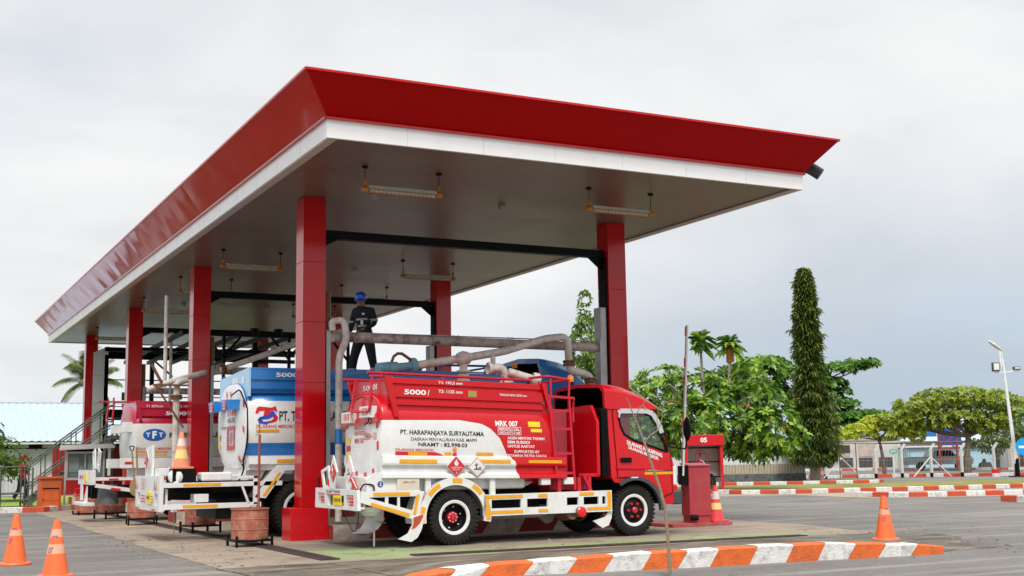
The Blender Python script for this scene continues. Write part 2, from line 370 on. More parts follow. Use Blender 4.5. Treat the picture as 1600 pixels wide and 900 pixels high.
def green_paint(nt, tc, out, noise, rng, mix):
    sp = _m(nt, 'SeparateXYZ'); nt.links.new(tc.outputs['Object'], sp.inputs[0])
    def mm(op, a, b):
        n = _m(nt, 'Math'); n.operation = op
        for i, v in enumerate((a, b)):
            if isinstance(v, (int, float)): n.inputs[i].default_value = v
            else: nt.links.new(v, n.inputs[i])
        return n.outputs[0]
    n = noise(1.1, 6, .6); wob = mm('MULTIPLY', mm('SUBTRACT', n, .5), 1.6)
    y = mm('ADD', sp.outputs[1], wob); x = sp.outputs[0]
    band = mm('MULTIPLY', rng(y, -4.65, -4.35), rng(y, -3.2, -3.7))
    band = mm('MULTIPLY', band, rng(x, -1.2, -.4)); band = mm('MULTIPLY', band, rng(x, 8.2, 6.5))
    blob = mm('MULTIPLY', mm('MULTIPLY', rng(y, -4.5, -3.6), rng(y, -1.6, -2.6)), mm('MULTIPLY', rng(mm('ADD', x, wob), -1.1, -.6), rng(mm('ADD', x, wob), 1.4, .5)))
    f = mm('MAXIMUM', band, blob); f = mm('MULTIPLY', f, rng(noise(3.5, 9, .7), .36, .62, 0, .75))
    out = mix(f, out, (.22, .42, .12))
    # two worn yellow lane lines across the bays
    yl = mm('MULTIPLY', rng(mm('ABSOLUTE', mm('SUBTRACT', sp.outputs[1], 7.3), 0), .16, .1), rng(noise(5, 8, .7), .4, .55, 0, .7))
    out = mix(yl, out, (.55, .42, .08))
    # scattered oil stains on the slab
    oil = mm('MULTIPLY', rng(noise(1.7, 9, .65), .56, .68, 0, .7), rng(x, 7.5, 6)); 
    out = mix(oil, out, (.06, .05, .042))
    for yc in (-1.75, 2.35, 10.9):  # shade under each truck, painted into the slab colour as a dark band
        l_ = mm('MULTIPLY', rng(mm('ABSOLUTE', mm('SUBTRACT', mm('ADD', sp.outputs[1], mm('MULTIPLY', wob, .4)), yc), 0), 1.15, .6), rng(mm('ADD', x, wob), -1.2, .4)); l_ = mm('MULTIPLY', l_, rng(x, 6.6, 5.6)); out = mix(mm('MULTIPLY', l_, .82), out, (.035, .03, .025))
    return out
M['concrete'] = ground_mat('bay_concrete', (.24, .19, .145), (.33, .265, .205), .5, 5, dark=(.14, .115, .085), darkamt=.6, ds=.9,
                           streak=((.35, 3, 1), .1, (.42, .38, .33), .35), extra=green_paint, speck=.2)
M['mud'] = ground_mat('muddy_concrete', (.085, .068, .048), (.15, .125, .095), .8, 4, dark=(.045, .038, .03), darkamt=.8, ds=1.3,
                      streak=((.7, 2.5, 1), -.2, (.36, .32, .27), .55), speck=.3, bump=.6, rough=.7)
M['sand'] = ground_mat('sandy_verge', (.34, .285, .21), (.26, .22, .165), .5, 4, dark=(.13, .11, .07), darkamt=.5, ds=.8, speck=.3)
M['turf'] = ground_mat('worn_grass', (.15, .17, .03), (.24, .20, .07), .35, 3, dark=(.07, .11, .018), darkamt=.9, ds=.5, speck=.5, rough=.95)
M['fargrass'] = ground_mat('bright_grass', (.16, .27, .02), (.24, .33, .03), .35, 3, speck=.4, rough=.95)

M['darkgrass'] = ground_mat('rough_dark_grass', (.035, .040, .016), (.055, .058, .025), .4, 3, dark=(.02, .022, .010), darkamt=.8, ds=.6, speck=.5, rough=.95)
def sheet(name, pts, z, m, label=None, jitter=0., step=1.5):
    out = []
    for i in range(len(pts)):
        a = Vector((*pts[i], 0)); b = Vector((*pts[(i + 1) % len(pts)], 0)); n = max(1, int((b - a).length / step)) if jitter else 1
        for k in range(n):
            p = a.lerp(b, k / n); j = jitter if k else jitter * .3
            out.append((p.x + random.uniform(-j, j), p.y + random.uniform(-j, j)))
    mb = MB(); tr = tessellate_polygon([[Vector((p[0], p[1], 0)) for p in out]])
    mb.add([(p[0], p[1], z) for p in out], [tuple(t) for t in tr])
    o = mb.build(name, m)
    for p in o.data.polygons:
        if p.normal.z < 0: p.flip()
    return struct(o)
mb = MB(); mb.add([(-900, -900, 0), (900, -900, 0), (900, 900, 0), (-900, 900, 0)], [(0, 1, 2, 3)])
struct(mb.build('ground', M['asphalt'], rec=False))
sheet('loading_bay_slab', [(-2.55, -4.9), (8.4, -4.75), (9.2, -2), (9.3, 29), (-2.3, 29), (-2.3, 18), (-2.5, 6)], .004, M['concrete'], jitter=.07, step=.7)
sheet('muddy_apron_edge', [(-2.5, -6.2), (-1.7, -7.3), (-1.25, -7.7), (-.7, -7.55), (2, -8.0), (5.9, -8.35), (7.0, -7.9), (8.6, -6.4), (9.0, -5.2), (7.6, -4.7), (-2.6, -4.75)], .008, M['mud'], jitter=.1, step=.5)
sheet('verge_sand', [(17.5, 12.6), (20.5, 11.6), (19.9, 7.4), (24.6, 5.1), (40, 0), (60, 8), (44, 13), (40.2, 17.6), (30.6, 10.5), (20.8, 12.6), (19.5, 14.9)], .004, M['sand'], jitter=.15, step=1.2)
sheet('verge_grass', [(19.9, 14.4), (20.4, 13.2), (30.6, 11.2), (60, 6), (60, 16), (36, 22), (33.3, 21.6), (27.2, 24.2), (17, 28.5), (12, 22)], .008, M['turf'], jitter=.12, step=1.2)
sheet('middle_verge', [(21.1, 8.3), (21.3, 7.2), (24.6, 6.1), (42, .5), (44, 3), (26, 9.3)], .008, M['turf'], jitter=.1, step=1.)
sheet('lawn', [(-4.2, 20.2), (2.6, 20.2), (2.6, 27), (9.5, 29.6), (9.5, 38), (-3.8, 38)], .006, M['fargrass'], jitter=.1, step=1.2)
kp = [(-1.38, -8.25), (-1.22, -7.98), (-1.0, -7.76), (-.70, -7.66), (-.32, -7.72), (.21, -7.80), (.72, -7.90), (1.16, -7.99), (1.64, -8.07), (2.1, -8.14), (2.52, -8.20), (3.08, -8.24), (3.61, -8.27), (4.09, -8.30), (4.53, -8.36), (4.97, -8.43), (5.48, -8.47), (5.98, -8.50)]
kc = [0]
for a_, b_ in zip(kp, kp[1:]): kc.append(kc[-1] + math.hypot(b_[0] - a_[0], b_[1] - a_[1]))
kh = [.03, .05, .07, .10, .13, .15, .17, .185, .195, .204, .21, .21, .21, .21, .19, .17, .14, .11]
def kerb_h(t):
    s_ = t * kc[-1]
    for i in range(len(kc) - 1):
        if s_ <= kc[i + 1] + 1e-6: u = (s_ - kc[i]) / (kc[i + 1] - kc[i]); return kh[i] * (1 - u) + kh[i + 1] * u
    return kh[-1]
# the mud banked up behind the front kerb
def kline(x):
    for a_, b_ in zip(kp[2:], kp[3:]):
        if x <= b_[0]: return a_[1] + (b_[1] - a_[1]) * (max(x, a_[0]) - a_[0]) / (b_[0] - a_[0])
    return kp[-1][1]
mb = MB(); nx, ny = 60, 16; sm_ = lambda t: max(0, min(1, t)) ** 2 * (3 - 2 * max(0, min(1, t))); vs = []
for i in range(nx + 1):
    x = -1.15 + 8.6 * i / nx; yk = kline(x) + .14
    for j in range(ny + 1):
        y = yk + (-4.75 - yk) * j / ny; h = (.18 if x > 1 else .18 - .055 * (1 - x)) * sm_((6.2 - x) / 2.4) * sm_((x + 1.3) / .9) * sm_(1 - (j / ny - .1) * 1.1)
        vs.append((x, y, .009 + h + random.uniform(0, .004) if j else -.02))
mb.add(vs, [(i * (ny + 1) + j, (i + 1) * (ny + 1) + j, (i + 1) * (ny + 1) + j + 1, i * (ny + 1) + j + 1) for i in range(nx) for j in range(ny)], 0, True)
struct(mb.build('muddy_apron', M['mud']))
sheet('grass_field', [(-60, 10), (-8.5, 12), (-7.5, 18.2), (-6.5, 60), (-60, 110)], .005, M['darkgrass'], jitter=.2, step=2)
# painted yellow line at the road edge
mb = MB()
for k in range(5):
    mb.add([(19.2 + k * 2, 8.8 - k * .62, .012), (21.0 + k * 2, 8.25 - k * .62, .012), (21.0 + k * 2, 8.13 - k * .62, .012), (19.2 + k * 2, 8.68 - k * .62, .012)], [(0, 1, 2, 3)])
struct(mb.build('road_marking', mat('worn_yellow_road_paint', (.5, .4, .08), .8, dirt=(.2, .18, .14), dirt_amt=.7)))

# ---------------------------------------------------------------- kerbs
KR = mat('red_kerb_paint', (.52, .065, .022), .75, var=.12, dirt=(.20, .10, .07), dirt_amt=.6, dscale=7, bump=.4)
KO = mat('orange_kerb_paint', (.66, .125, .018), .7, var=.14, dirt=(.26, .08, .04), dirt_amt=.6, dscale=8, bump=.5)
KW = mat('white_kerb_paint', (.64, .635, .62), .75, var=.08, dirt=(.20, .17, .14), dirt_amt=.65, dscale=8, bump=.5)
KD = mat('dirty_island_white', (.52, .47, .42), .8, var=.12, dirt=(.2, .13, .09), dirt_amt=.7, dscale=5, bump=.4)
KI = mat('dirty_island_red', (.28, .018, .014), .7, var=.15, dirt=(.2, .13, .09), dirt_amt=.35, dscale=5)
def kerb(name, pts, seg, h, w, mats, first=0, slant=0., hs=None, jit=0.):
    """painted kerb along a polyline; slant leans the paint joints"""
    pts = [Vector((*p, 0)) for p in pts]; cum = [0]
    for a, b in zip(pts, pts[1:]): cum.append(cum[-1] + (b - a).length)
    tot = cum[-1]
    def at(s):
        s = min(max(s, 0), tot)
        for i in range(len(pts) - 1):
            if s <= cum[i + 1] + 1e-9: t = (s - cum[i]) / (cum[i + 1] - cum[i]); return pts[i].lerp(pts[i + 1], t), (pts[i + 1] - pts[i]).normalized()
    bounds = seg if isinstance(seg, list) else [i * seg for i in range(int(tot / seg) + 2)]
    mb = MB(); bounds = [b for b in bounds if b < tot] + [tot]
    if bounds[0] > 0: bounds = [0] + bounds
    for i in range(len(bounds) - 1):
        a, b = bounds[i], bounds[i + 1]; n = max(1, int((b - a) / .25)); rows = []
        for k in range(n + 1):
            s = a + (b - a) * k / n; hh = h if hs is None else hs(s / tot)
            s0 = s - (slant / 2 if (k in (0, n)) else 0); s1 = s + (slant / 2 if (k in (0, n)) else 0)
            if i == 0 and k == 0: s0 = s1 = 0
            if i == len(bounds) - 2 and k == n: s0 = s1 = tot
            p0, d = at(s0); p1, _ = at(s1); nn = Vector((-d.y, d.x, 0)); hj = hh + random.uniform(-jit, jit)
            rows.append([p0 + Vector((0, 0, -.02)), p1 + Vector((0, 0, hj - .015)) + nn * .008, p1 + Vector((0, 0, hj)) + nn * .03, p1 + Vector((0, 0, hj)) + nn * w, p0 + nn * w + Vector((0, 0, -.02))])
        m_ = (i + first) % 2
        for r0, r1 in zip(rows, rows[1:]): mb.add(r0 + r1, [(j, j + 5, j + 6, j + 1) for j in range(4)], m_)
        if i == 0: mb.add(rows[0], [(0, 1, 2, 3, 4)], m_)
        if i == len(bounds) - 2: mb.add(rows[-1], [(0, 1, 2, 3, 4)], m_)
    return struct(mb.build(name, mats))
fx = [-1.21, -.73, -.25, .29, .78, 1.3, 1.79, 2.24, 2.78, 3.29, 3.75, 4.28, 4.84, 5.36, 5.93]
kerb('front_kerb', kp, [0] + kc[3:], .19, .3, [KO, KW], 0, .15, kerb_h, .009)
kerb('verge_kerb', [(19.6, 15.4), (19.75, 13.6), (20.91, 12.81), (24.21, 12.11), (27.69, 11.35), (30.58, 11.05), (44, 9.2)], .62, .15, .2, [KR, KW], 0)
kerb('verge_kerb', [(20.6, 8.9), (20.75, 7.5), (21.04, 7.15), (24.59, 5.99), (42, .4)], .62, .15, .2, [KW, KR], 0)
kerb('verge_kerb', [(17.5, 29), (27.24, 24.05), (33.3, 21.31), (34.3, 21.9)], .75, .15, .2, [KR, KW], 0)
kerb('fence_kerb', [(33.5, 38.5), (40.41, 32.6), (44.3, 29.9), (47.5, 27.0), (52, 23)], .9, .18, .25, [KR, KW], 1)
kerb('inner_kerb', [(52, 60), (63.55, 52.98), (66.34, 43.57), (72, 36)], 1.2, .18, .3, [KW, KR])
kerb('corner_kerb', [(20.0, 2.85), (19.94, 1.9), (26, .2)], .55, .17, .2, [KR, KW])
kerb('left_kerb', [(-9, 18.6), (-3.2, 18.44), (-2.0, 18.1), (-1.1, 19.4), (.6, 19.5)], [0, 6.4, 7.3, 8.6, 10.0, 10.6], .16, .3, [KW, KR], 0)

# ---------------------------------------------------------------- pump islands (painted kerbs run round them)
def island(x0, x1, y0, y1, h, first=0):
    mb = MB(); x = x0; i = first; st = .72
    while x < x1:
        xe = min(x + st, x1); sl = .16
        a0, a1 = (x - sl / 2 if x > x0 else x0), (x + sl / 2 if x > x0 else x0); b0, b1 = (xe - sl / 2 if xe < x1 else x1), (xe + sl / 2 if xe < x1 else x1)
        mb.add([(a0, y0, 0), (b0, y0, 0), (b1, y0, h), (a1, y0, h)], [(0, 1, 2, 3)], i % 2)
        mb.add([(a0, y1, 0), (b0, y1, 0), (b1, y1, h), (a1, y1, h)], [(3, 2, 1, 0)], i % 2)
        x = xe; i += 1
    mb.add([(x0, y0, h), (x1, y0, h), (x1, y1, h), (x0, y1, h)], [(0, 1, 2, 3)], 2)
    for X in (x0, x1): mb.add([(X, y0, 0), (X, y1, 0), (X, y1, h), (X, y0, h)], [(0, 1, 2, 3)], 1)
    return struct(mb.build('pump_island', [KD, KI, M['concrete']]))
ROWS = [0, 8.44, 16.88, 25.32]
island(.47, 6.2, -.29, .62, .25, 0)
for y in ROWS[1:]: island(-.35, 6.3, y - .29, y + .62, .25, 0)
mb = MB(); mb.b2(6.75, 8.12, -1.22, -.3, 0, .07); struct(mb.build('barrier_plinth', mat('faded_red_concrete', (.36, .06, .06), .8, dirt=(.3, .25, .22), dirt_amt=.5), bevel=.01))

# ---------------------------------------------------------------- canopy
can = thing('filling_station_canopy', 'flat canopy with flared red fascia and red clad columns over the loading bays', 'canopy', (0, 0, 0))
X0, X1, Y0, Y1, H = -.94, 7.82, -4.03, 28.27, 5.93
ZW, ZT, O = H + .272, H + .272 + .54, .467
mb = MB(); t = .04
mb.b2(X0, X1, Y0, Y0 + t, H, ZW); mb.b2(X0, X1, Y1 - t, Y1, H, ZW); mb.b2(X0, X0 + t, Y0 + t, Y1 - t, H, ZW); mb.b2(X1 - t, X1, Y0 + t, Y1 - t, H, ZW)
mb.build('edge_band', M['whiteband'], can)
mb = MB()
for k in range(1, 7): x = X0 + (X1 - X0) * k / 7; mb.b2(x - .003, x + .003, Y0 - .002, Y0, H, ZW)
for k in range(1, 26): y = Y0 + (Y1 - Y0) * k / 26; mb.b2(X0 - .002, X0, y - .003, y + .003, H, ZW)
mb.build('panel_joints', mat('pale_joint', (.6, .6, .6), .5), can)
mb = MB(); mb.add([(X0 + t, Y0 + t, H + .03), (X1 - t, Y0 + t, H + .03), (X1 - t, Y1 - t, H + .03), (X0 + t, Y1 - t, H + .03)], [(0, 1, 2, 3)])
mb.build('soffit', M['soffit'], can)
mb = MB(); w = .14
for a in ((X0 + t, X0 + t + w, Y0 + t, Y1 - t), (X1 - t - w, X1 - t, Y0 + t, Y1 - t), (X0 + t + w, X1 - t - w, Y0 + t, Y0 + t + .04)): mb.b2(a[0], a[1], a[2], a[3], H + .004, H + .026)
mb.build('soffit_trim', mat('beige_soffit_trim', (.46, .40, .34), .5), can)
def fascia_run(mb, a, b, out, n, amp):
    """slanted sheets from a to b (bottom line) leaning outwards; every sheet slightly oil-canned"""
    a = Vector(a); b = Vector(b); d = (b - a).normalized(); out = Vector(out)
    nrm = (Vector((0, 0, 1)) * O - out * (ZT - ZW)).normalized() * -1
    for i in range(n):
        ph = random.uniform(0, 6); am = amp * random.uniform(.4, 1.3) * (1 if n != 21 else max(.25, 1.7 - 1.6 * i / n)); fr = random.uniform(.8, 1.6); tilt = 0
        nu, nv = 10, 6; vs = []
        for u in range(nu + 1):
            for v in range(nv + 1):
                s = (i + u / nu) / n; tt = v / nv
                A = a.lerp(b, s); T = A + out * O * tt + Vector((0, 0, ZT - ZW)) * tt
                T += d * ((s - .5) * 2) * O * tt * (1 if True else 0)
                e = sin(pi * u / nu) * sin(pi * tt) * am * (1 + .6 * sin(ph + fr * 6 * u / nu + 3 * tt)) + tilt * (u / nu - .5)
                vs.append(T + nrm * e)
        mb.add(vs, [(u * (nv + 1) + v, (u + 1) * (nv + 1) + v, (u + 1) * (nv + 1) + v + 1, u * (nv + 1) + v + 1) for u in range(nu) for v in range(nv)], 0, True)
g = .02
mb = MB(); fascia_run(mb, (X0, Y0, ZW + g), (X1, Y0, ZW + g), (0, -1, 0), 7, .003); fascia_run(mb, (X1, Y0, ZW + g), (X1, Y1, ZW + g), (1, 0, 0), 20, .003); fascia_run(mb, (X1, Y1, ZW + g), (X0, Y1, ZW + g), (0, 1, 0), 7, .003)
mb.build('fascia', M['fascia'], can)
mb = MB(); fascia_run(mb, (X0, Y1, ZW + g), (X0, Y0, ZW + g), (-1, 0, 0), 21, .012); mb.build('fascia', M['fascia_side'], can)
mb = MB()
for (a, b) in (((X0 - .02, Y0 - .02), (X1 + .02, Y0 - .02)), ((X0 - .02, Y0 - .02), (X0 - .02, Y1 + .02)), ((X1 + .02, Y0 - .02), (X1 + .02, Y1 + .02)), ((X0 - .02, Y1 + .02), (X1 + .02, Y1 + .02))):
    mb.bar((*a, ZW + .012), (*b, ZW + .012), .06, .03)
for (a, b) in (((X0 - O, Y0 - O), (X1 + O, Y0 - O)), ((X0 - O, Y0 - O), (X0 - O, Y1 + O)), ((X1 + O, Y0 - O), (X1 + O, Y1 + O)), ((X0 - O, Y1 + O), (X1 + O, Y1 + O))):
    mb.bar((*a, ZT + g), (*b, ZT + g), .03, .035)
mb.build('fascia_trim', M['red_col'], can)
mb = MB(); mb.add([(X0 - O * .7, Y0 - O * .7, ZT - .12), (X1 + O * .7, Y0 - O * .7, ZT - .12), (X1 + O * .7, Y1 + O * .7, ZT - .12), (X0 - O * .7, Y1 + O * .7, ZT - .12)], [(0, 1, 2, 3)]); mb.build('roof_deck', M['steel'], can)
mb = MB(); mb.tube(fillet([(X1 + .12, Y0 + .5, ZT - .15), (X1 + .38, Y0 + .2, ZT - .35), (X1 + .50, Y0 + .1, ZT - .47)], .1), .11, 14); mb.build('downpipe', M['darkgrey'], can)
for x in (0, 6.25):
    for y in ROWS:
        mb = MB(); z = .02; zs = [.56, 1.62, 2.68, 3.74, 4.8, H + .028]
        if x > 1: zs = [.56, 2.0, 3.33, 4.62, H + .028]
        for a, b in zip(zs, zs[1:]): mb.b2(x, x + .41, y, y + .41, a + .003, b - .003)
        mb.b2(x + .012, x + .398, y + .012, y + .398, .3, H)
        c = mb.build('column', M['red_col'], can, bevel=.004); mb = MB(); mb.b2(x + (.41 if x < 1 else -.04), x + (.45 if x < 1 else 0), y + .06, y + .3, .25, 5.26 if x > 1 else 4.3); mb.build('dark_gap_strip', M['black'], c)  # black strip stands in for the dark gap beside the column
        mb = MB(); mb.b2(x - .2, x + .47, y - .04, y + .46, 0, .55); mb.build('plinth', M['red'], c, bevel=.012)
for y in ROWS:
    mb = MB(); mb.b2(.41, 6.25, y + .13, y + .28, 5.26, 5.41); mb.plate([(5.9, 5.26), (6.25, 5.26), (6.25, 4.98)], [], 1, y + .18, y + .22)
    mb.plate([(.41, 5.26), (.7, 5.26), (.41, 5.1)], [], 1, y + .18, y + .22); mb.build('tie_beam', M['black'], can)
# small round fittings on the soffit
for (x, y) in ((1.1, -.6), (3.6, -.6), (1.2, 7.6), (3.7, 7.6), (1.3, 15.5), (3.8, 15.5)):
    mb = MB(); mb.cyl((x, y, H + .028), (x, y, H - .03), .07, n=12); mb.cyl((x, y, H - .03), (x, y, H - .06), .035, n=10); tag(mb.build('sprinkler_head', M['steel']), 'small round metal fitting on the soffit under the canopy', 'ceiling fitting', 'round fittings on the canopy soffit')

# ---------------------------------------------------------------- hanging tube lights
def make_light():
    t = thing('tube_light', '', 'lamp')
    mb = MB(); mb.add([], []); mb.plate([(-.07, -.02), (.07, -.02), (.045, .03), (-.045, .03)], [], 0, -.58, .58); mb.build('reflector', mat('pale_enamel_reflector', (.50, .52, .42), .4), t)
    mb = MB(); mb.cyl((-.56, 0, -.055), (.56, 0, -.055), .024, n=10); mb.build('tube', mat('glass_tube', (.62, .6, .5), .2), t)
    mb = MB()
    for k in range(17): mb.lathe([(.05, -.004), (.055, 0), (.05, .004)], (-.56 + k * .07, 0, -.05), (1, 0, 0), 10)
    for a in (-.04, .04): mb.cyl((-.58, a, -.075), (.58, a, -.075), .005, n=5)
    mb.build('wire_guard', mat('rusty_orange_guard', (.38, .16, .03), .6, var=.2), t)
    for s in (-1, 1):
        mb = MB(); mb.lathe([(0, -.06), (.03, -.055), (.046, -.03), (.048, .03), (.04, .05), (0, .055)], (s * .64, 0, -.03), (1, 0, 0), 14); mb.cyl((s * .64, 0, .03), (s * .64, 0, .13), .03, .02, n=10)
        c = mb.build('end_cap', mat('orange_cast_housing', (.42, .17, .02), .5, var=.25), t)
        mb = MB(); mb.cyl((s * .64, 0, .12), (s * .64, 0, .33), .006, n=6); mb.lathe([(.0, -.03), (.05, -.03), (.05, 0)], (s * .64, 0, .34), (0, 0, 1), 10); mb.build('hanger', M['black'], c)
    return t
lt = make_light(); LG = 'explosion proof tube lights hung under the canopy'
lights = [(.85, -2.5, 'tube light with orange ends under the canopy, nearest the front left corner'), (4.95, -2.55, 'tube light with orange ends above the red truck cab near the front right column'),
          (.7, 5.9, 'tube light hanging between the first and second left columns'), (4.9, 5.85, 'tube light hanging just in front of the second right column'),
          (.7, 10.2, 'tube light hanging just behind the second left column'), (4.9, 10.15, 'tube light hanging above the blue helmet of the worker'),
          (.6, 14.4, 'tube light hanging just in front of the third left column'), (4.9, 14.4, 'tube light over the right half of the third bay'), (.6, 22.6, 'tube light hanging nearest the last left column'), (4.9, 22.6, 'tube light over the far right end of the canopy')]
for i, (x, y, lb) in enumerate(lights):
    o = lt if i == 0 else dup(lt, (x, y, 5.62)); o.location = (x, y, 5.62); o['label'] = lb; o['group'] = LG
# ---------------------------------------------------------------- tank trucks
def banded(name, bands, top, curve=None, alt=RED, rough=.24):
    """paint scheme of a tank: colour by height (object z), optionally a curved front edge of the lower field"""
    m = bpy.data.materials.new(name); m.use_nodes = True; nt = m.node_tree; l = nt.links.new; p = nt.nodes['Principled BSDF']
    tc = _m(nt, 'TexCoord'); sp = _m(nt, 'SeparateXYZ'); l(tc.outputs['Object'], sp.inputs[0])
    z = sp.outputs[2]
    mr = _m(nt, 'MapRange'); l(z, mr.inputs[0]); mr.inputs[1].default_value = 0; mr.inputs[2].default_value = 4
    cr = _m(nt, 'ValToRGB'); cr.color_ramp.interpolation = 'CONSTANT'; l(mr.outputs[0], cr.inputs[0])
    e = cr.color_ramp.elements; e[0].position = 0; e[0].color = (*bands[0][1], 1); e[1].position = bands[0][0] / 4; e[1].color = (*(bands[1][1] if len(bands) > 1 else top), 1)
    for i in range(1, len(bands)):
        n = e.new(bands[i][0] / 4); n.color = (*(bands[i + 1][1] if i + 1 < len(bands) else top), 1)
    out = cr.outputs[0]
    if curve:
        cx = _m(nt, 'ValToRGB'); cx.color_ramp.interpolation = 'EASE' if False else 'LINEAR'; l(mr.outputs[0], cx.inputs[0]); q = cx.color_ramp.elements
        q[0].position = curve[0][0] / 4; q[0].color = (*[curve[0][1] / 4] * 3, 1); q[1].position = curve[-1][0] / 4; q[1].color = (*[curve[-1][1] / 4] * 3, 1)
        for zz_, xx_ in curve[1:-1]: n = q.new(zz_ / 4); n.color = (*[xx_ / 4] * 3, 1)
        xs = _m(nt, 'Math'); xs.operation = 'DIVIDE'; l(sp.outputs[0], xs.inputs[0]); xs.inputs[1].default_value = 4
        gt = _m(nt, 'Math'); gt.operation = 'GREATER_THAN'; l(xs.outputs[0], gt.inputs[0]); l(cx.outputs[0], gt.inputs[1])
        mx = _m(nt, 'MixRGB'); l(gt.outputs[0], mx.inputs[0]); l(out, mx.inputs[1]); mx.inputs[2].default_value = (*alt, 1); out = mx.outputs[0]
    no = _m(nt, 'TexNoise'); no.inputs['Scale'].default_value = 5; no.inputs['Detail'].default_value = 8; l(tc.outputs['Object'], no.inputs['Vector'])
    r = _m(nt, 'MapRange'); l(no.outputs[0], r.inputs[0]); r.inputs[1].default_value = .3; r.inputs[2].default_value = .7; r.inputs[3].default_value = .93; r.inputs[4].default_value = 1.05
    sc = _m(nt, 'VectorMath'); sc.operation = 'SCALE'; l(out, sc.inputs[0]); l(r.outputs[0], sc.inputs[3]); l(sc.outputs[0], p.inputs['Base Color'])
    rr = _m(nt, 'MapRange'); l(no.outputs[0], rr.inputs[0]); rr.inputs[3].default_value = rough - .06; rr.inputs[4].default_value = rough + .1; l(rr.outputs[0], p.inputs['Roughness'])
    p.inputs['Specular IOR Level'].default_value = .4; p.inputs['Coat Weight'].default_value = .2; p.inputs['Coat Roughness'].default_value = .06
    b = _m(nt, 'Bump'); b.inputs['Strength'].default_value = .12; b.inputs['Distance'].default_value = .03; n3 = _m(nt, 'TexNoise'); n3.inputs['Scale'].default_value = 1.4; l(tc.outputs['Object'], n3.inputs['Vector']); l(n3.outputs[0], b.inputs['Height']); l(b.outputs[0], p.inputs['Normal'])
    return m
WH = (.73, .735, .73)

class Tank:
    def __init__(s, x0, x1, zc, b, W=1.9, n=3., sh=0., d=.13): s.x0, s.x1, s.zc, s.b, s.W, s.n, s.sh, s.d = x0, x1, zc, b, W, n, sh, d
    def y(s, z, off=0.):
        t = min(1, abs((z - s.zc) / s.b)); return s.W / 2 - s.W / 2 * (1 - t ** s.n) ** (1 / s.n) - off
    def side(s, off=.004):
        return lambda x, z: (x, s.y(z, off), z - s.sh * (x - s.x0))
    def bulge(s, y, z):
        r = (abs((y - s.W / 2) / (s.W / 2)) ** s.n + abs((z - s.zc) / s.b) ** s.n) ** (1 / s.n); return s.d * sqrt(max(0, 1 - min(1, r) ** 6))
    def head(s, off=.005): return lambda y, z: (s.x0 - s.bulge(y, z) - off, y, z)
    def body(s, nseg=64):
        mb = MB(); rows = []
        pr = [(s.x0 - s.d * sqrt(max(0, 1 - r ** 6)), r) for r in (.0, .3, .6, .8, .9, .95, .985, 1)] + [(s.x0 + (s.x1 - s.x0) * k / 6, 1) for k in range(1, 7)] + [(s.x1 + .1 * sqrt(max(0, 1 - r ** 6)), r) for r in (.98, .9, .7, .4, 0)]
        for x, r in pr:
            row = []
            for k in range(nseg):
                a = 2 * pi * k / nseg; c, d = cos(a), sin(a); e = 2 / s.n
                row.append((x, s.W / 2 + r * s.W / 2 * abs(c) ** e * (1 if c > 0 else -1), s.zc + r * s.b * abs(d) ** e * (1 if d > 0 else -1) - s.sh * max(0, x - s.x0)))
            rows.append(row)
        vs = [v for r in rows for v in r]
        mb.add(vs, [(i * nseg + k, i * nseg + (k + 1) % nseg, (i + 1) * nseg + (k + 1) % nseg, (i + 1) * nseg + k) for i in range(len(rows) - 1) for k in range(nseg)], 0, True)
        return mb

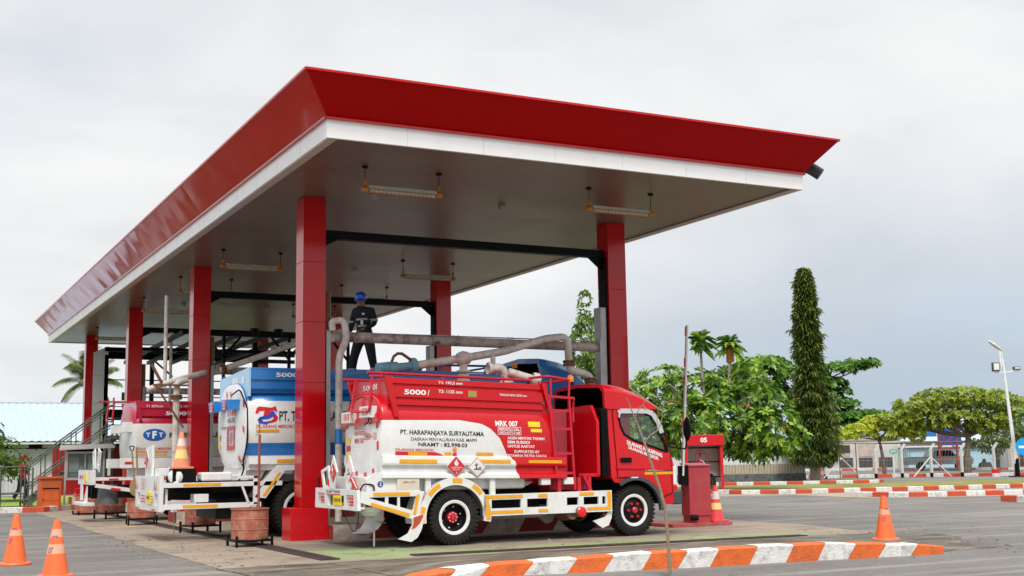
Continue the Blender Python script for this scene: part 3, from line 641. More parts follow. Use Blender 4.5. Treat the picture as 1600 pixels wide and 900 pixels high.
def wheel(root, x, y, side, r=.43, wd=.22, hub='front', lug=38):
    """side -1 = outer face looks to -y"""
    mb = MB(); h = wd / 2
    prof = [(r * .60, -h * .8), (r * .66, -h * .98), (r * .80, -h * 1.05), (r * .93, -h * .92), (r * .965, -h * .7), (r * .965, h * .7), (r * .93, h * .92), (r * .80, h * 1.05), (r * .66, h * .98), (r * .60, h * .8)]
    o = Vector((0, 0, 0)); mb.lathe(prof, o, (0, 1, 0), 48)
    for k in range(lug):
        a = 2 * pi * k / lug
        for sgn in (-1, 1):
            aa = a + (pi / lug if sgn > 0 else 0); R = Matrix.Rotation(-aa, 3, 'Y') 
            c = R @ Vector((r * .958, sgn * h * .62, 0)); mb.box(c, (r * .075, h * .72, 2 * pi * r / lug * .52), 0, R)
            c = R @ Vector((r * .90, sgn * h * .97, 0)); mb.box(c, (r * .14, h * .14, 2 * pi * r / lug * .42), 0, R)
    ty = mb.build('tyre', M['blackr'])
    s = side
    mb = MB(); white = M['white'] ; f = s * h
    mb.lathe([(r * .61, f * .75), (r * .625, f * 1.0), (r * .60, f * 1.02), (r * .52, f * .98), (r * .50, f * .8)], o, (0, 1, 0), 40)
    if hub == 'front': dish = [(r * .50, f * .8), (r * .46, f * .60), (r * .40, f * .62), (r * .30, f * .95), (r * .17, f * 1.0), (0, f * 1.0)]
    else: dish = [(r * .50, f * .8), (r * .49, f * -.2), (r * .40, f * -.35), (r * .24, f * -.3), (r * .0, f * -.3)]
    mb2 = MB(); mb2.lathe(dish, o, (0, 1, 0), 40)
    rimo = mb.build('rim', white); disc = mb2.build('disc', M['chassis'])
    mb = MB()
    if hub == 'front':
        mb.lathe([(r * .12, f * 1.0), (r * .125, f * 1.25), (r * .08, f * 1.4), (0, f * 1.42)], o, (0, 1, 0), 20)
        for k in range(6): a = 2 * pi * k / 6; mb.cyl((cos(a) * r * .28, f * .9, sin(a) * r * .28), (cos(a) * r * .28, f * 1.22, sin(a) * r * .28), r * .055, r * .045, n=8)
    else:
        mb.lathe([(r * .21, f * -.3), (r * .20, f * .35), (r * .12, f * .45), (r * .10, f * .6), (0, f * .62)], o, (0, 1, 0), 20)
    hb = mb.build('hub', M['redframe'])
    mb = MB()
    if hub != 'front':
        for k in range(8): a = 2 * pi * k / 8; mb.cyl((cos(a) * r * .165, f * .36, sin(a) * r * .165), (cos(a) * r * .165, f * .48, sin(a) * r * .165), r * .022, n=6)
        for k in range(6): a = 2 * pi * k / 6 + .3; mb.cyl((cos(a) * r * .38, f * -.32, sin(a) * r * .38), (cos(a) * r * .38, f * -.1, sin(a) * r * .38), r * .03, n=6)
        mb.build('wheel_nut', M['white'], hb)
    ty.name = 'wheel'; ty.parent = root; ty.location = (x, y, r)
    for c in (rimo, disc): c.parent = ty
    # hub nuts live one level deeper than allowed if hub is a child of the wheel: keep hub under the wheel, nuts merged
    for c in list(hb.children): c.parent = ty
    hb.parent = ty
    return ty

def sticker(root, name, mats, mb, label=None):
    o = mb.build(name, mats, root, rec=False)
    if label: o['label'] = label
    return o

def cab(root, x0, paint, sx=1., sz=1., W=1.9, mirror=True, defl=2.57, defl_x=-.05, near_window=True):
    """forward control cab; x0 = rear edge; coordinates taken for a 1.3 m long, 2.1 m high cab"""
    def P(x, z): return (x0 + (x - 4.5) * sx, z * sz)
    prof = [P(4.50, .98), P(4.50, 2.12), P(4.62, 2.17), P(5.25, 2.17), P(5.44, 2.12), P(5.52, 2.02), P(5.64, 1.66), P(5.73, 1.36), P(5.79, 1.12), P(5.83, .80), P(5.84, .52)]
    wa = [P(x, z) for x, z in arc(4.95, .43, .52, 8, 118, 10)]   # wheel opening
    outer = prof + [P(5.46, .50)] + wa[:] + [P(4.56, .90)]
    win = [P(4.72, 2.07), P(5.30, 2.07), P(5.40, 2.02), P(5.50, 1.86), P(5.64, 1.50), P(5.66, 1.40), P(5.60, 1.41), P(4.98, 1.60), P(4.80, 1.70), P(4.73, 1.85)]
    def lean(z): zz_ = z / sz; return .0 if zz_ < 1.2 else (zz_ - 1.2) * .10
    def skin(side, name, mat_, loops, thick=.03, push=0.):
        mb = MB(); mb.plate(loops[0], loops[1:], 1, -thick / 2 if False else 0, thick)
        mb.v = [(x, (y - push + lean(z)) if side < 0 else (W - (y - push + lean(z))), z) for x, y, z in mb.v]
        return mb.build(name, mat_, root, bevel=.006)
    for side in (-1, 1):
        skin(side, 'cab_side', paint, [outer, win])
        dl = [P(4.62, .98), P(4.60, 2.10), P(4.66, 2.13), P(5.32, 2.13), P(5.46, 2.06), P(5.56, 1.86), P(5.72, 1.34), P(5.72, .70)] + [P(x, z) for x, z in arc(4.95, .43, .56, 20, 100, 8)]
        d = skin(side, 'door', paint, [dl, win], .014, .012)
        mb = MB()
        for p, q in zip(dl, dl[1:] + dl[:1]): mb.bar((p[0], (lean(p[1]) - .013) if side < 0 else W - lean(p[1]) + .013, p[1]), (q[0], (lean(q[1]) - .013) if side < 0 else W - lean(q[1]) + .013, q[1]), .006, .012)
        mb.build('door_gap', M['black'], d)
        mb = MB(); a_ = P(4.60, 1.14); c2 = P(5.74, 1.10); mb.bar((a_[0], -.013 if side < 0 else W + .013, a_[1]), (c2[0], -.013 if side < 0 else W + .013, c2[1]), .02, .035); mb.build('door_moulding', paint, d, bevel=.006)
        mb = MB(); mb.plate(win, [], 1, .012, .016); mb.v = [(x, (y + lean(z)) if side < 0 else (W - (y + lean(z))), z) for x, y, z in mb.v]; mb.build('door_window', M['glass'], d)
        mb = MB(); b = win + [win[0]]
        for p, q in zip(b, b[1:]): mb.bar((p[0], (lean(p[1]) - .012) if side < 0 else W - lean(p[1]) + .012, p[1]), (q[0], (lean(q[1]) - .012) if side < 0 else W - lean(q[1]) + .012, q[1]), .02, .035)
        mb.build('window_seal', M['black'], d)
        mb = MB(); b = [P(4.69, 1.98), P(4.70, 2.06), P(4.74, 2.095), P(5.28, 2.095), P(5.40, 2.05), P(5.50, 1.90), P(5.56, 1.72)]
        for p, q in zip(b, b[1:]): mb.bar((p[0], (lean(p[1]) - .035) if side < 0 else W - lean(p[1]) + .035, p[1]), (q[0], (lean(q[1]) - .035) if side < 0 else W - lean(q[1]) + .035, q[1]), .025, .08)
        mb.build('rain_visor', M['chrome'], d)
        ys = -.02 if side < 0 else W + .02
        mb = MB(); a = P(4.68, 1.23); c_ = P(4.90, 1.31); mb.b2(a[0], c_[0], ys - .012, ys + .012, a[1], c_[1]); mb.build('door_handle', M['black'], d, bevel=.02)
        mb = MB(); aro = arc(4.95, .43, .56, -2, 125, 14); ari = arc(4.95, .43, .50, 125, -2, 14); mb.plate([P(*q) for q in aro + ari], [], 1, (-.05 if side < 0 else W - .02), (.02 if side < 0 else W + .05)); mb.build('wheel_arch', M['darkgrey'], root)
    mb = MB(); pp = [P(4.56, .95)] + prof
    glass_i = None
    mbg = MB()
    for i, (p, q) in enumerate(zip(pp, pp[1:])):
        yy = lambda z: (lean(z) + .004, W - lean(z) - .004)
        a, b = yy(p[1]); c, d = yy(q[1])
        tgt = mbg if i in (6, 7) else mb
        tgt.add([(p[0], a, p[1]), (q[0], c, q[1]), (q[0], d, q[1]), (p[0], b, p[1])], [(0, 1, 2, 3)], 0)
    f = P(4.52, .98); e = P(5.82, .98); mb.b2(f[0], e[0], .06, W - .06, f[1], f[1] + .03)
    mb.build('cab_shell', paint, root, rec=False); mbg.build('windscreen', M['glass'], root, rec=False)
    mb = MB()
    for yy in (.25, 1.15):
        a = P(4.75, 1.0); mb.b2(a[0], a[0] + .5, yy, yy + .5, a[1], a[1] + .28); mb.b2(a[0], a[0] + .12, yy, yy + .5, a[1] + .25, a[1] + .58); mb.b2(a[0], a[0] + .08, yy + .16, yy + .34, a[1] + .60, a[1] + .72)
    mb.build('seat', M['darkgrey'], root, bevel=.03)
    mb = MB(); a = P(5.45, 1.25); mb.b2(a[0], a[0] + .22, .1, W - .1, a[1] - .15, a[1] + .05); mb.lathe([(.2, 0), (.215, .012), (.2, .024)], (a[0] - .1, W - .5, a[1] + .2), (-.5, 0, .86), 20); mb.build('dashboard', M['black'], root)
    # bumper, headlights, mirror
    mb = MB(); a = P(5.80, .50); mb.b2(a[0] - .05, a[0] + .13, -.02, W + .02, .50 * sz, .74 * sz); mb.build('bumper', M['darkgrey'], root, bevel=.03)
    for y in (.0, W - .24):
        mb = MB(); a = P(5.79, .80); mb.b2(a[0] - .04, a[0] + .05, y - .01, y + .25, .82 * sz, 1.16 * sz); mb.build('headlight', mat('headlight_lens', (.75, .76, .78), .1, coat=1.), root, bevel=.03)
    for s in (-1, 1):
        ym = -.22 if s < 0 else W + .22; yb = .05 if s < 0 else W - .05
        mb = MB(); a = P(5.66, 1.50); b = P(5.90, 1.45); mb.tube(fillet([(a[0], yb, a[1]), (b[0], ym, b[1] - .02), (b[0], ym, b[1] + .15)], .08), .014, 8); mb.build('mirror_arm', M['black'], root)
        mb = MB(); c = Vector((P(5.92, 1.78)[0], ym, P(5.92, 1.78)[1])); mb.lathe([(.0, -.02), (.085, -.018), (.1, 0), (.085, .03), (0, .05)], (0, 0, 0), (1, 0, 0), 18); mb.v = [(x + c.x, y + c.y, z * 2.1 + c.z) for x, y, z in mb.v]; mb.build('mirror', M['black'], root)
    # roof deflector, open at the back
    rows = []
    xs = [defl_x, .12, .36, .64, .88, 1.04]; zs = [defl, defl - .012, defl - .055, defl - .15, 2.29, 2.14]
    for i, (dx, zt) in enumerate(zip(xs, zs)):
        zb = 2.13; row = []; yi = .07 + .0 * i
        for (yy, zz_) in ((yi, zb), (yi + .02, zb + (zt - zb) * .75), (yi + .12, zb + (zt - zb) * .97), (W / 2, zt + .03), (W - yi - .12, zb + (zt - zb) * .97), (W - yi - .02, zb + (zt - zb) * .75), (W - yi, zb)):
            row.append((x0 + dx * sx, yy, zz_ * sz))
        rows.append(row)
    mb = MB(); vs = [v for r in rows for v in r]; mb.add(vs, [(i * 7 + k, i * 7 + k + 1, (i + 1) * 7 + k + 1, (i + 1) * 7 + k) for i in range(len(rows) - 1) for k in range(6)], 0, False)
    # rim of the open rear
    ins = [(p[0], W / 2 + (p[1] - W / 2) * .93, 2.13 * sz + (p[2] - 2.13 * sz) * .86) for p in rows[0]]
    mb.add(list(rows[0]) + ins, [(k, k + 1, k + 8, k + 7) for k in range(6)], 0)
    ri = [[(p[0] + .02, W / 2 + (p[1] - W / 2) * .93, 2.13 * sz + (p[2] - 2.13 * sz) * .86) for p in r] for r in rows[:5]]
    o = mb.build('roof_deflector', paint, root, rec=False, weld=False); o.modifiers.new('b', 'BEVEL').width = .02
    mb = MB(); vs = [v for r in ri for v in r]; mb.add(vs, [(i * 7 + k, i * 7 + k + 1, (i + 1) * 7 + k + 1, (i + 1) * 7 + k) for i in range(len(ri) - 1) for k in range(6)], 0); mb.add(ri[-1], [(0, 1, 2, 3, 4, 5, 6)], 0); mb.build('deflector_hollow', M['black'], o, rec=False)
    return P

def chassis(root, xa, xb, W=1.9, far=True):
    mb = MB()
    for y in (.52, 1.30): mb.b2(xa, xb, y, y + .08, .62, .84)
    for k in range(6): x = xa + .2 + (xb - xa - .4) * k / 5; mb.b2(x, x + .08, .55, 1.35, .66, .80)
    mb.build('chassis_frame', M['chassis'], root)

def beacon(root, x, y, z, m=None):
    mb = MB(); mb.cyl((x, y, z), (x, y, z + .05), .055, n=14); b = mb.build('beacon_base', M['black'], root)
    mb = MB(); mb.lathe([(.055, .05), (.058, .10), (.05, .15), (.02, .175), (0, .178)], (x, y, z), (0, 0, 1), 16); mb.build('beacon', m or M['orange_glass'], root)

def diamond(root, y, x, z, s, fill, mark, w=.02, name='hazard_placard', flat='y', label=None):
    """hazard diamond; flat='y' faces -y, flat='x' faces -x (then x/y swap roles)"""
    if flat == 'y': fn = lambda u, v, d: (x + u, y - d, z + v)
    else: fn = lambda u, v, d: (x - d, y - u, z + v)
    mb = MB()
    for k, (r, d, m_) in enumerate(((1., .0, 0), (.93, .006, 1), (.86, .010, 0) if fill == 0 else (.93, .007, 1))):
        sq = [(0, -s * r), (s * r, 0), (0, s * r), (-s * r, 0)]
        mb.add([fn(u, v, d) for u, v in sq] + [fn(u, v, d - .008) for u, v in sq], [(0, 1, 2, 3), (0, 4, 5, 1), (1, 5, 6, 2), (2, 6, 7, 3), (3, 7, 4, 0)], m_)
    f2 = lambda u, v: fn(u, v, .014)
    if mark == 'flame':
        put_poly(mb, f2, [(-.10 * s, .08 * s), (.10 * s, .08 * s), (.22 * s, .22 * s), (.20 * s, .42 * s), (.12 * s, .34 * s), (.10 * s, .55 * s), (0, .72 * s), (-.03 * s, .5 * s), (-.12 * s, .58 * s), (-.14 * s, .38 * s), (-.22 * s, .44 * s), (-.22 * s, .22 * s)], 0)
        put_rect(mb, f2, -.2 * s, .2 * s, .0, .03 * s, 0, nv=1)
        put_text(mb, 'CAIRAN MUDAH', f2, -.58 * s, .58 * s, -.18 * s, -.06 * s, 0); put_text(mb, 'MENYALA', f2, -.36 * s, .36 * s, -.36 * s, -.24 * s, 0); put_text(mb, '3', f2, -.06 * s, .06 * s, -.7 * s, -.48 * s, 0)
    else:
        put_poly(mb, f2, [(-.42 * s, -.22 * s), (.5 * s, -.22 * s), (.36 * s, -.14 * s), (-.3 * s, -.12 * s)], 2)
        put_poly(mb, f2, [(-.14 * s, -.14 * s), (-.02 * s, -.14 * s), (-.05 * s, .12 * s), (.10 * s, .34 * s), (.02 * s, .32 * s), (-.06 * s, .2 * s), (-.06 * s, .44 * s), (-.13 * s, .42 * s), (-.12 * s, .2 * s), (-.24 * s, .34 * s), (-.28 * s, .28 * s), (-.14 * s, .1 * s)], 2)
        put_poly(mb, f2, [(.12 * s, -.08 * s), (.26 * s, -.10 * s), (.40 * s, .0), (.30 * s, .04 * s), (.18 * s, -.02 * s)], 2)
    return sticker(root, name, [M['white'], M['txtred'], M['txtblack']], mb, label)

# ================= truck 1: red and white, nearest =================
T1 = thing('tank_truck', 'nearest tank truck, red and white, with black company lettering on its white flank', 'tank truck', (0, -2.8, 0), radians(.8))
tk = Tank(.42, 3.38, 1.67, .72, 1.62, 3.0, .028, .09)
curve = [(0.9, 2.72), (1.05, 2.70), (1.2, 2.60), (1.45, 2.50), (1.65, 2.40), (1.8, 2.24), (1.88, 2.08), (1.935, 1.7)]
m1 = banded('tank_one_paint', [(1.935, WH)], RED, curve)
tk.body().build('tank', m1, T1)
# folded side rail (white / red like the tank)
mb = MB(); pf = [(.10, 1.42), (-.02, 1.40), (-.035, 1.29), (-.03, 1.26), (.02, 1.235), (.02, 1.15), (-.03, 1.12), (-.035, 1.06), (.10, 1.04)]
def shear1(mb_, s=.022): mb_.v = [(x, y, z - s * (x - .4)) for x, y, z in mb_.v]; return mb_
rp1 = banded('rail_one_paint', [(3.9, WH)], WH, [(0.9, 2.76), (1.0, 2.74), (1.28, 2.66), (1.32, 2.60), (1.45, 2.56)])
for (f) in (lambda y: y, lambda y: 1.62 - y):
    mb = MB(); mb.add([(x, f(y), z) for x in (.38, 3.62) for y, z in pf], [(i, (i + 1) % 9, (i + 1) % 9 + 9, i + 9) for i in range(9)] + [tuple(range(9)), tuple(range(17, 8, -1))])
    shear1(mb).build('side_rail', rp1, T1, bevel=.006)
# coaming box on top
mb = MB(); sd = [(.06, 2.0), (.06, 2.17), (.03, 2.18), (.03, 2.25), (.06, 2.26), (.06, 2.29), (.03, 2.30), (.03, 2.46), (.06, 2.47), (.06, 2.50), (.03, 2.51), (.03, 2.60), (.07, 2.60), (.10, 2.0)]
k = len(sd)
for f in (lambda y: y, lambda y: 1.62 - y):
    mb.add([(x, f(y), z) for x in (.50, 3.22) for y, z in sd], [(i, (i + 1) % k, (i + 1) % k + k, i + k) for i in range(k)])
mb.b2(.50, .54, .08, 1.54, 1.95, 2.60); mb.b2(3.18, 3.22, .08, 1.54, 1.95, 2.60); mb.b2(.52, 3.2, .1, 1.52, 2.30, 2.34)
for y in (-.02, 1.56):
    mb.plate([(.42, 2.62), (.52, 2.62), (.66, 1.99), (.58, 1.99)], [], 1, y, y + .08); mb.plate([(3.18, 2.62), (3.25, 2.62), (3.44, 1.99), (3.36, 1.99)], [], 1, y, y + .08)
for v in range(len(mb.v)): mb.v[v] = (mb.v[v][0], mb.v[v][1], mb.v[v][2] - .028 * (mb.v[v][0] - .4))
mb.build('spill_coaming', M['red'], T1, bevel=.005)
# small side plates that carry the T figures
fn = tk.side(.004); cf = lambda x, z: (x, .024, z - .028 * (x - .4))
mb = MB(); put_text(mb, '5000', cf, .76, 1.13, 2.345, 2.425, 0, .03); put_text(mb, 'l', cf, 1.155, 1.185, 2.34, 2.43, 0, .03, shear=.4)
put_text(mb, 'T1: 195,5 mm', cf, 1.34, 1.76, 2.525, 2.575, 0, .02); put_text(mb, 'T2: 1135 mm', cf, 1.34, 1.76, 2.39, 2.44, 0, .02); put_text(mb, 'TINGGI MAX 2520 mm', cf, 2.42, 2.92, 2.385, 2.42, 0, .018)
sticker(T1, 'coaming_lettering', M['txtwhite'], mb)
mb = MB(); put_rect(mb, cf, 1.86, 2.01, 2.345, 2.445, 0, nv=1); sticker(T1, 'brass_plate', M['yellowdk'], mb)
mb = MB()
put_text(mb, 'PT. HARAPANJAYA SURYAUTAMA', fn, .68, 2.12, 1.705, 1.80, 0, .022, slope=.0); put_text(mb, 'DAERAH PENYALURAN KAB. MAPPI', fn, .86, 1.99, 1.635, 1.685, 0, .004); put_text(mb, 'NRAMT : 82.998.03', fn, .98, 1.82, 1.55, 1.61, 0, .022)
sticker(T1, 'company_lettering', M['txtblack'], mb)
mb = MB(); put_text(mb, 'DILARANG MEROKOK', fn, .60, 1.24, 1.475, 1.515, 0, .012)
put_poly(mb, fn, [(.60, 1.465), (.60, 1.405), (1.43, 1.405), (1.36, 1.44), (1.26, 1.465)], 0)
sticker(T1, 'red_lettering', M['txtred'], mb)
def tape(root, fn, rects, m, name='reflective_strip'):
    for r in rects: mb = MB(); put_rect(mb, fn, *r, 0, nu=2, nv=2); sticker(root, name, m, mb)
fn2 = tk.side(.008)
tape(T1, fn2, [(.81, 1.13, 1.41, 1.46), (1.43, 1.545, 1.41, 1.465), (1.98, 2.28, 1.42, 1.47)], M['amber_tape'])
rf = lambda x, z: (x, -.042, z - .022 * (x - .4))
tape(T1, rf, [(.65, 1.28, 1.29, 1.345), (1.95, 2.57, 1.30, 1.35), (2.90, 3.52, 1.30, 1.35)], M['amber_tape'])
for z in (1.52, 1.43):
    mb = MB(); mb.lathe([(0, .03), (.03, .028), (.036, .0)], (1.60, tk.y(z), z - .03), (0, -1, 0), 14); mb.build('side_lamp', M['orange_glass'] if z > 1.5 else M['redlens'], T1)
mb = MB()
put_text(mb, 'MRK 007', fn, 2.33, 2.74, 1.895, 1.985, 0, .03, slope=-.0); put_text(mb, 'EMERGENCY CALL', fn, 2.39, 2.76, 1.84, 1.875, 0, .012); put_text(mb, '0823-8777-7148', fn, 2.40, 2.77, 1.775, 1.815, 0, .015)
for z in (1.882, 1.83, 1.762): put_rect(mb, fn, 2.37, 2.79, z, z + .006, 0, nv=1)
for x in (2.37, 2.784): put_rect(mb, fn, x, x + .006, 1.762, 1.888, 0, nv=2)
put_text(mb, 'AGEN MINYAK TANAH', fn, 2.54, 3.22, 1.69, 1.735, 0, .026); put_text(mb, 'BBM SUBSIDI', fn, 2.54, 2.95, 1.625, 1.67, 0, .026); put_text(mb, 'UNTUK RAKYAT', fn, 2.54, 3.04, 1.56, 1.605, 0, .026)
put_text(mb, 'SUPPORTED BY', fn, 2.66, 3.13, 1.475, 1.52, 0, .018); put_text(mb, 'PERTAMINA PATRA NIAGA', fn, 2.48, 3.26, 1.41, 1.455, 0, .018, shear=.15)
sticker(T1, 'white_lettering', M['txtwhite'], mb)
mb = MB(); put_rect(mb, fn, 2.93, 3.15, 1.90, 1.985, 0); put_rect(mb, fn, 2.97, 3.18, 1.815, 1.87, 0); sticker(T1, 'yellow_sticker', M['yellow'], mb)
diamond(T1, -.05, 1.60, 1.215, .165, 1, 'flame', label='red diamond placard with white flame on the near flank'); diamond(T1, -.05, 1.965, 1.195, .165, 0, 'tree', label='white diamond placard with black tree and fish on the near flank')
# rear head: stickers, arch of tapes, lamps
hd = tk.head(.006)
mb = MB(); put_text(mb, 'MRK 007', hd, 1.02, .62 + .0, 1.60, 1.68, 0, .005); put_text(mb, '0823-11', hd, .55, .18, 1.67, 1.73, 0, .02)
for (a, b, z0, z1) in ((.60, .14, 1.65, 1.75),):
    for r in ((a, b, z0, z0 + .01), (a, b, z1 - .01, z1), (a, a - .012, z0, z1), (b + .012, b, z0, z1)): put_rect(mb, hd, *r, 0)
for (z0, z1) in ((1.73, 1.79), (1.81, 1.88)):
    put_text(mb, 'EMERGENCY', hd, 1.02, .60, z0 + .012, z1 - .012, 0, .01)
    for r in ((1.06, .56, z0, z0 + .008), (1.06, .56, z1 - .008, z1), (1.06, 1.05, z0, z1), (.57, .56, z0, z1)): put_rect(mb, hd, *r, 0)
sticker(T1, 'rear_lettering', M['txtred'], mb)
mb = MB()
for (y, z, w_, h_, sl) in ((.10, 1.83, .05, .12, 0), (.08, 1.50, .05, .13, 0), (1.34, 1.86, .05, .12, 0), (1.42, 1.84, .05, .12, 0), (.30, 1.90, .1, .05, 0), (.5, 1.90, .1, .05, 0), (.55, 1.08, .10, .07, 0), (.92, 1.10, .10, .07, 0), (.25, 1.14, .07, .07, 0), (1.3, 1.12, .1, .07, 0)):
    mb = MB(); put_poly(mb, hd, [(y, z), (y + w_, z - .02), (y + w_, z + h_ - .02), (y, z + h_)], 0); sticker(T1, 'reflective_strip', M['red_tape'], mb)
mb = MB()
for z in (1.60, 1.48, 1.36): put_rect(mb, hd, 1.42, 1.22, z, z + .09, 0 if z != 1.48 else 1)
sticker(T1, 'hazard_sticker', [M['yellow'], M['txtred']], mb)
for (y, zz_) in ((.36, 1.99), (1.16, 1.93)):
    mb = MB(); mb.plate([(y - .19, zz_), (y + .19, zz_), (y + .19, zz_ + .17), (y - .19, zz_ + .17)], [[(y - .15, zz_ + .03), (y + .11, zz_ + .03), (y + .11, zz_ + .14), (y - .15, zz_ + .14)]], 0, .22, .25); mb.b2(.25, .40, y - .19, y + .19, zz_ - .01, zz_ + .17); lb = mb.build('lamp_box', M['white'], T1, bevel=.006)
    mb = MB(); mb.b2(.215, .248, y - .12, y - .04, zz_ + .035, zz_ + .135); mb.b2(.215, .248, y + .02, y + .09, zz_ + .035, zz_ + .135); mb.build('tail_lamp', M['redlens'], lb)
    mb = MB()
    for j in range(6): mb.cyl((.205, y - .14 + j * .05, zz_ + .02), (.205, y - .14 + j * .05, zz_ + .15), .003, n=5)
    mb.build('lamp_guard', M['white'], lb)
mb = MB(); mb.plate([(.02, 1.90), (1.60, 1.88), (1.60, 1.96), (.9, 1.985), (.02, 1.97)], [], 0, .31, .36); mb.build('rear_cross_bracket', M['red'], T1)
# arch and black hoses on the rear face
mb = MB(); mb.tube([(.36, .81 + .56 * cos(a), 2.0 + .34 * sin(a)) for a in [pi * k / 16 for k in range(17)]], .022, 8); mb.tube([(.33, .10, 1.95), (.36, .26, 2.12), (.38, .40, 2.3)], .02, 8)
mb.tube(fillet([(.30, .92, 2.60), (.24, .92, 2.2), (.22, .92, 2.10), (.22, .12, 2.07), (.26, .10, 2.62)], .08), .022, 8); mb.tube([(.10, .92, 2.61), (.9, .92, 2.59)], .022, 8); mb.tube([(.22, .10, 2.62), (.6, .10, 2.60)], .02, 8); mb.tube([(.22, .22, 2.68), (3.1, .22, 2.60)], .022, 8)
for x in (.45, 1.5, 2.6): mb.cyl((x, .22, 2.55), (x, .22, 2.66), .018)
mb.build('top_rail', M['redframe'], T1)
mb = MB(); mb.tube(fillet([(.30, .44, 2.03), (.36, .36, 2.3), (.40, .55, 2.38), (.37, .60, 2.24), (.28, .3, 1.92), (.28, .46, 1.88)], .06), .010, 6); mb.tube(fillet([(.38, 1.45, 2.15), (.38, 1.35, 2.32), (.38, 1.25, 2.28)], .05), .008, 6); mb.build('cable', M['black'], T1)
mb = MB(); cfr = lambda y, z: (.495, y, z); put_text(mb, '5000l', cfr, 1.10, .50, 2.44, 2.52, 0, .02); sticker(T1, 'rear_volume_lettering', M['txtwhite'], mb)
# rear lower cabinet, spill kit box, frame
mb = MB(); mb.b2(.14, .62, .10, 1.5, .86, 1.08); mb.plate([(.14, .86), (.72, .86), (.85, 1.10), (.30, 1.15), (.14, 1.05)], [], 1, .03, .09); mb.build('rear_cabinet', M['white'], T1, bevel=.01)
mb = MB(); mb.cyl((.36, .024, .97), (.36, .020, .97), .045, n=18); c = mb.build('round_badge', M['bluedk'], T1)
mb = MB(); put_text(mb, '2', lambda x, z: (x, .012, z), .345, .375, .945, .995, 0, .03); sticker(T1, 'badge_digit', M['txtwhite'], mb)
mb = MB(); mb.b2(.62, .99, -.02, .42, .855, 1.05); mb.b2(.60, 1.01, -.03, .42, .845, .862); sk = mb.build('spill_kit_box', mat('cream_box_paint', (.66, .62, .53), .5, var=.08, dirt=(.35, .3, .22), dirt_amt=.4), T1, bevel=.008)
mb = MB(); put_text(mb, 'SPILL KIT', lambda x, z: (x, -.024, z), .72, .92, .975, 1.005, 0, .015); sticker(sk, 'lettering', M['txtred'], mb)
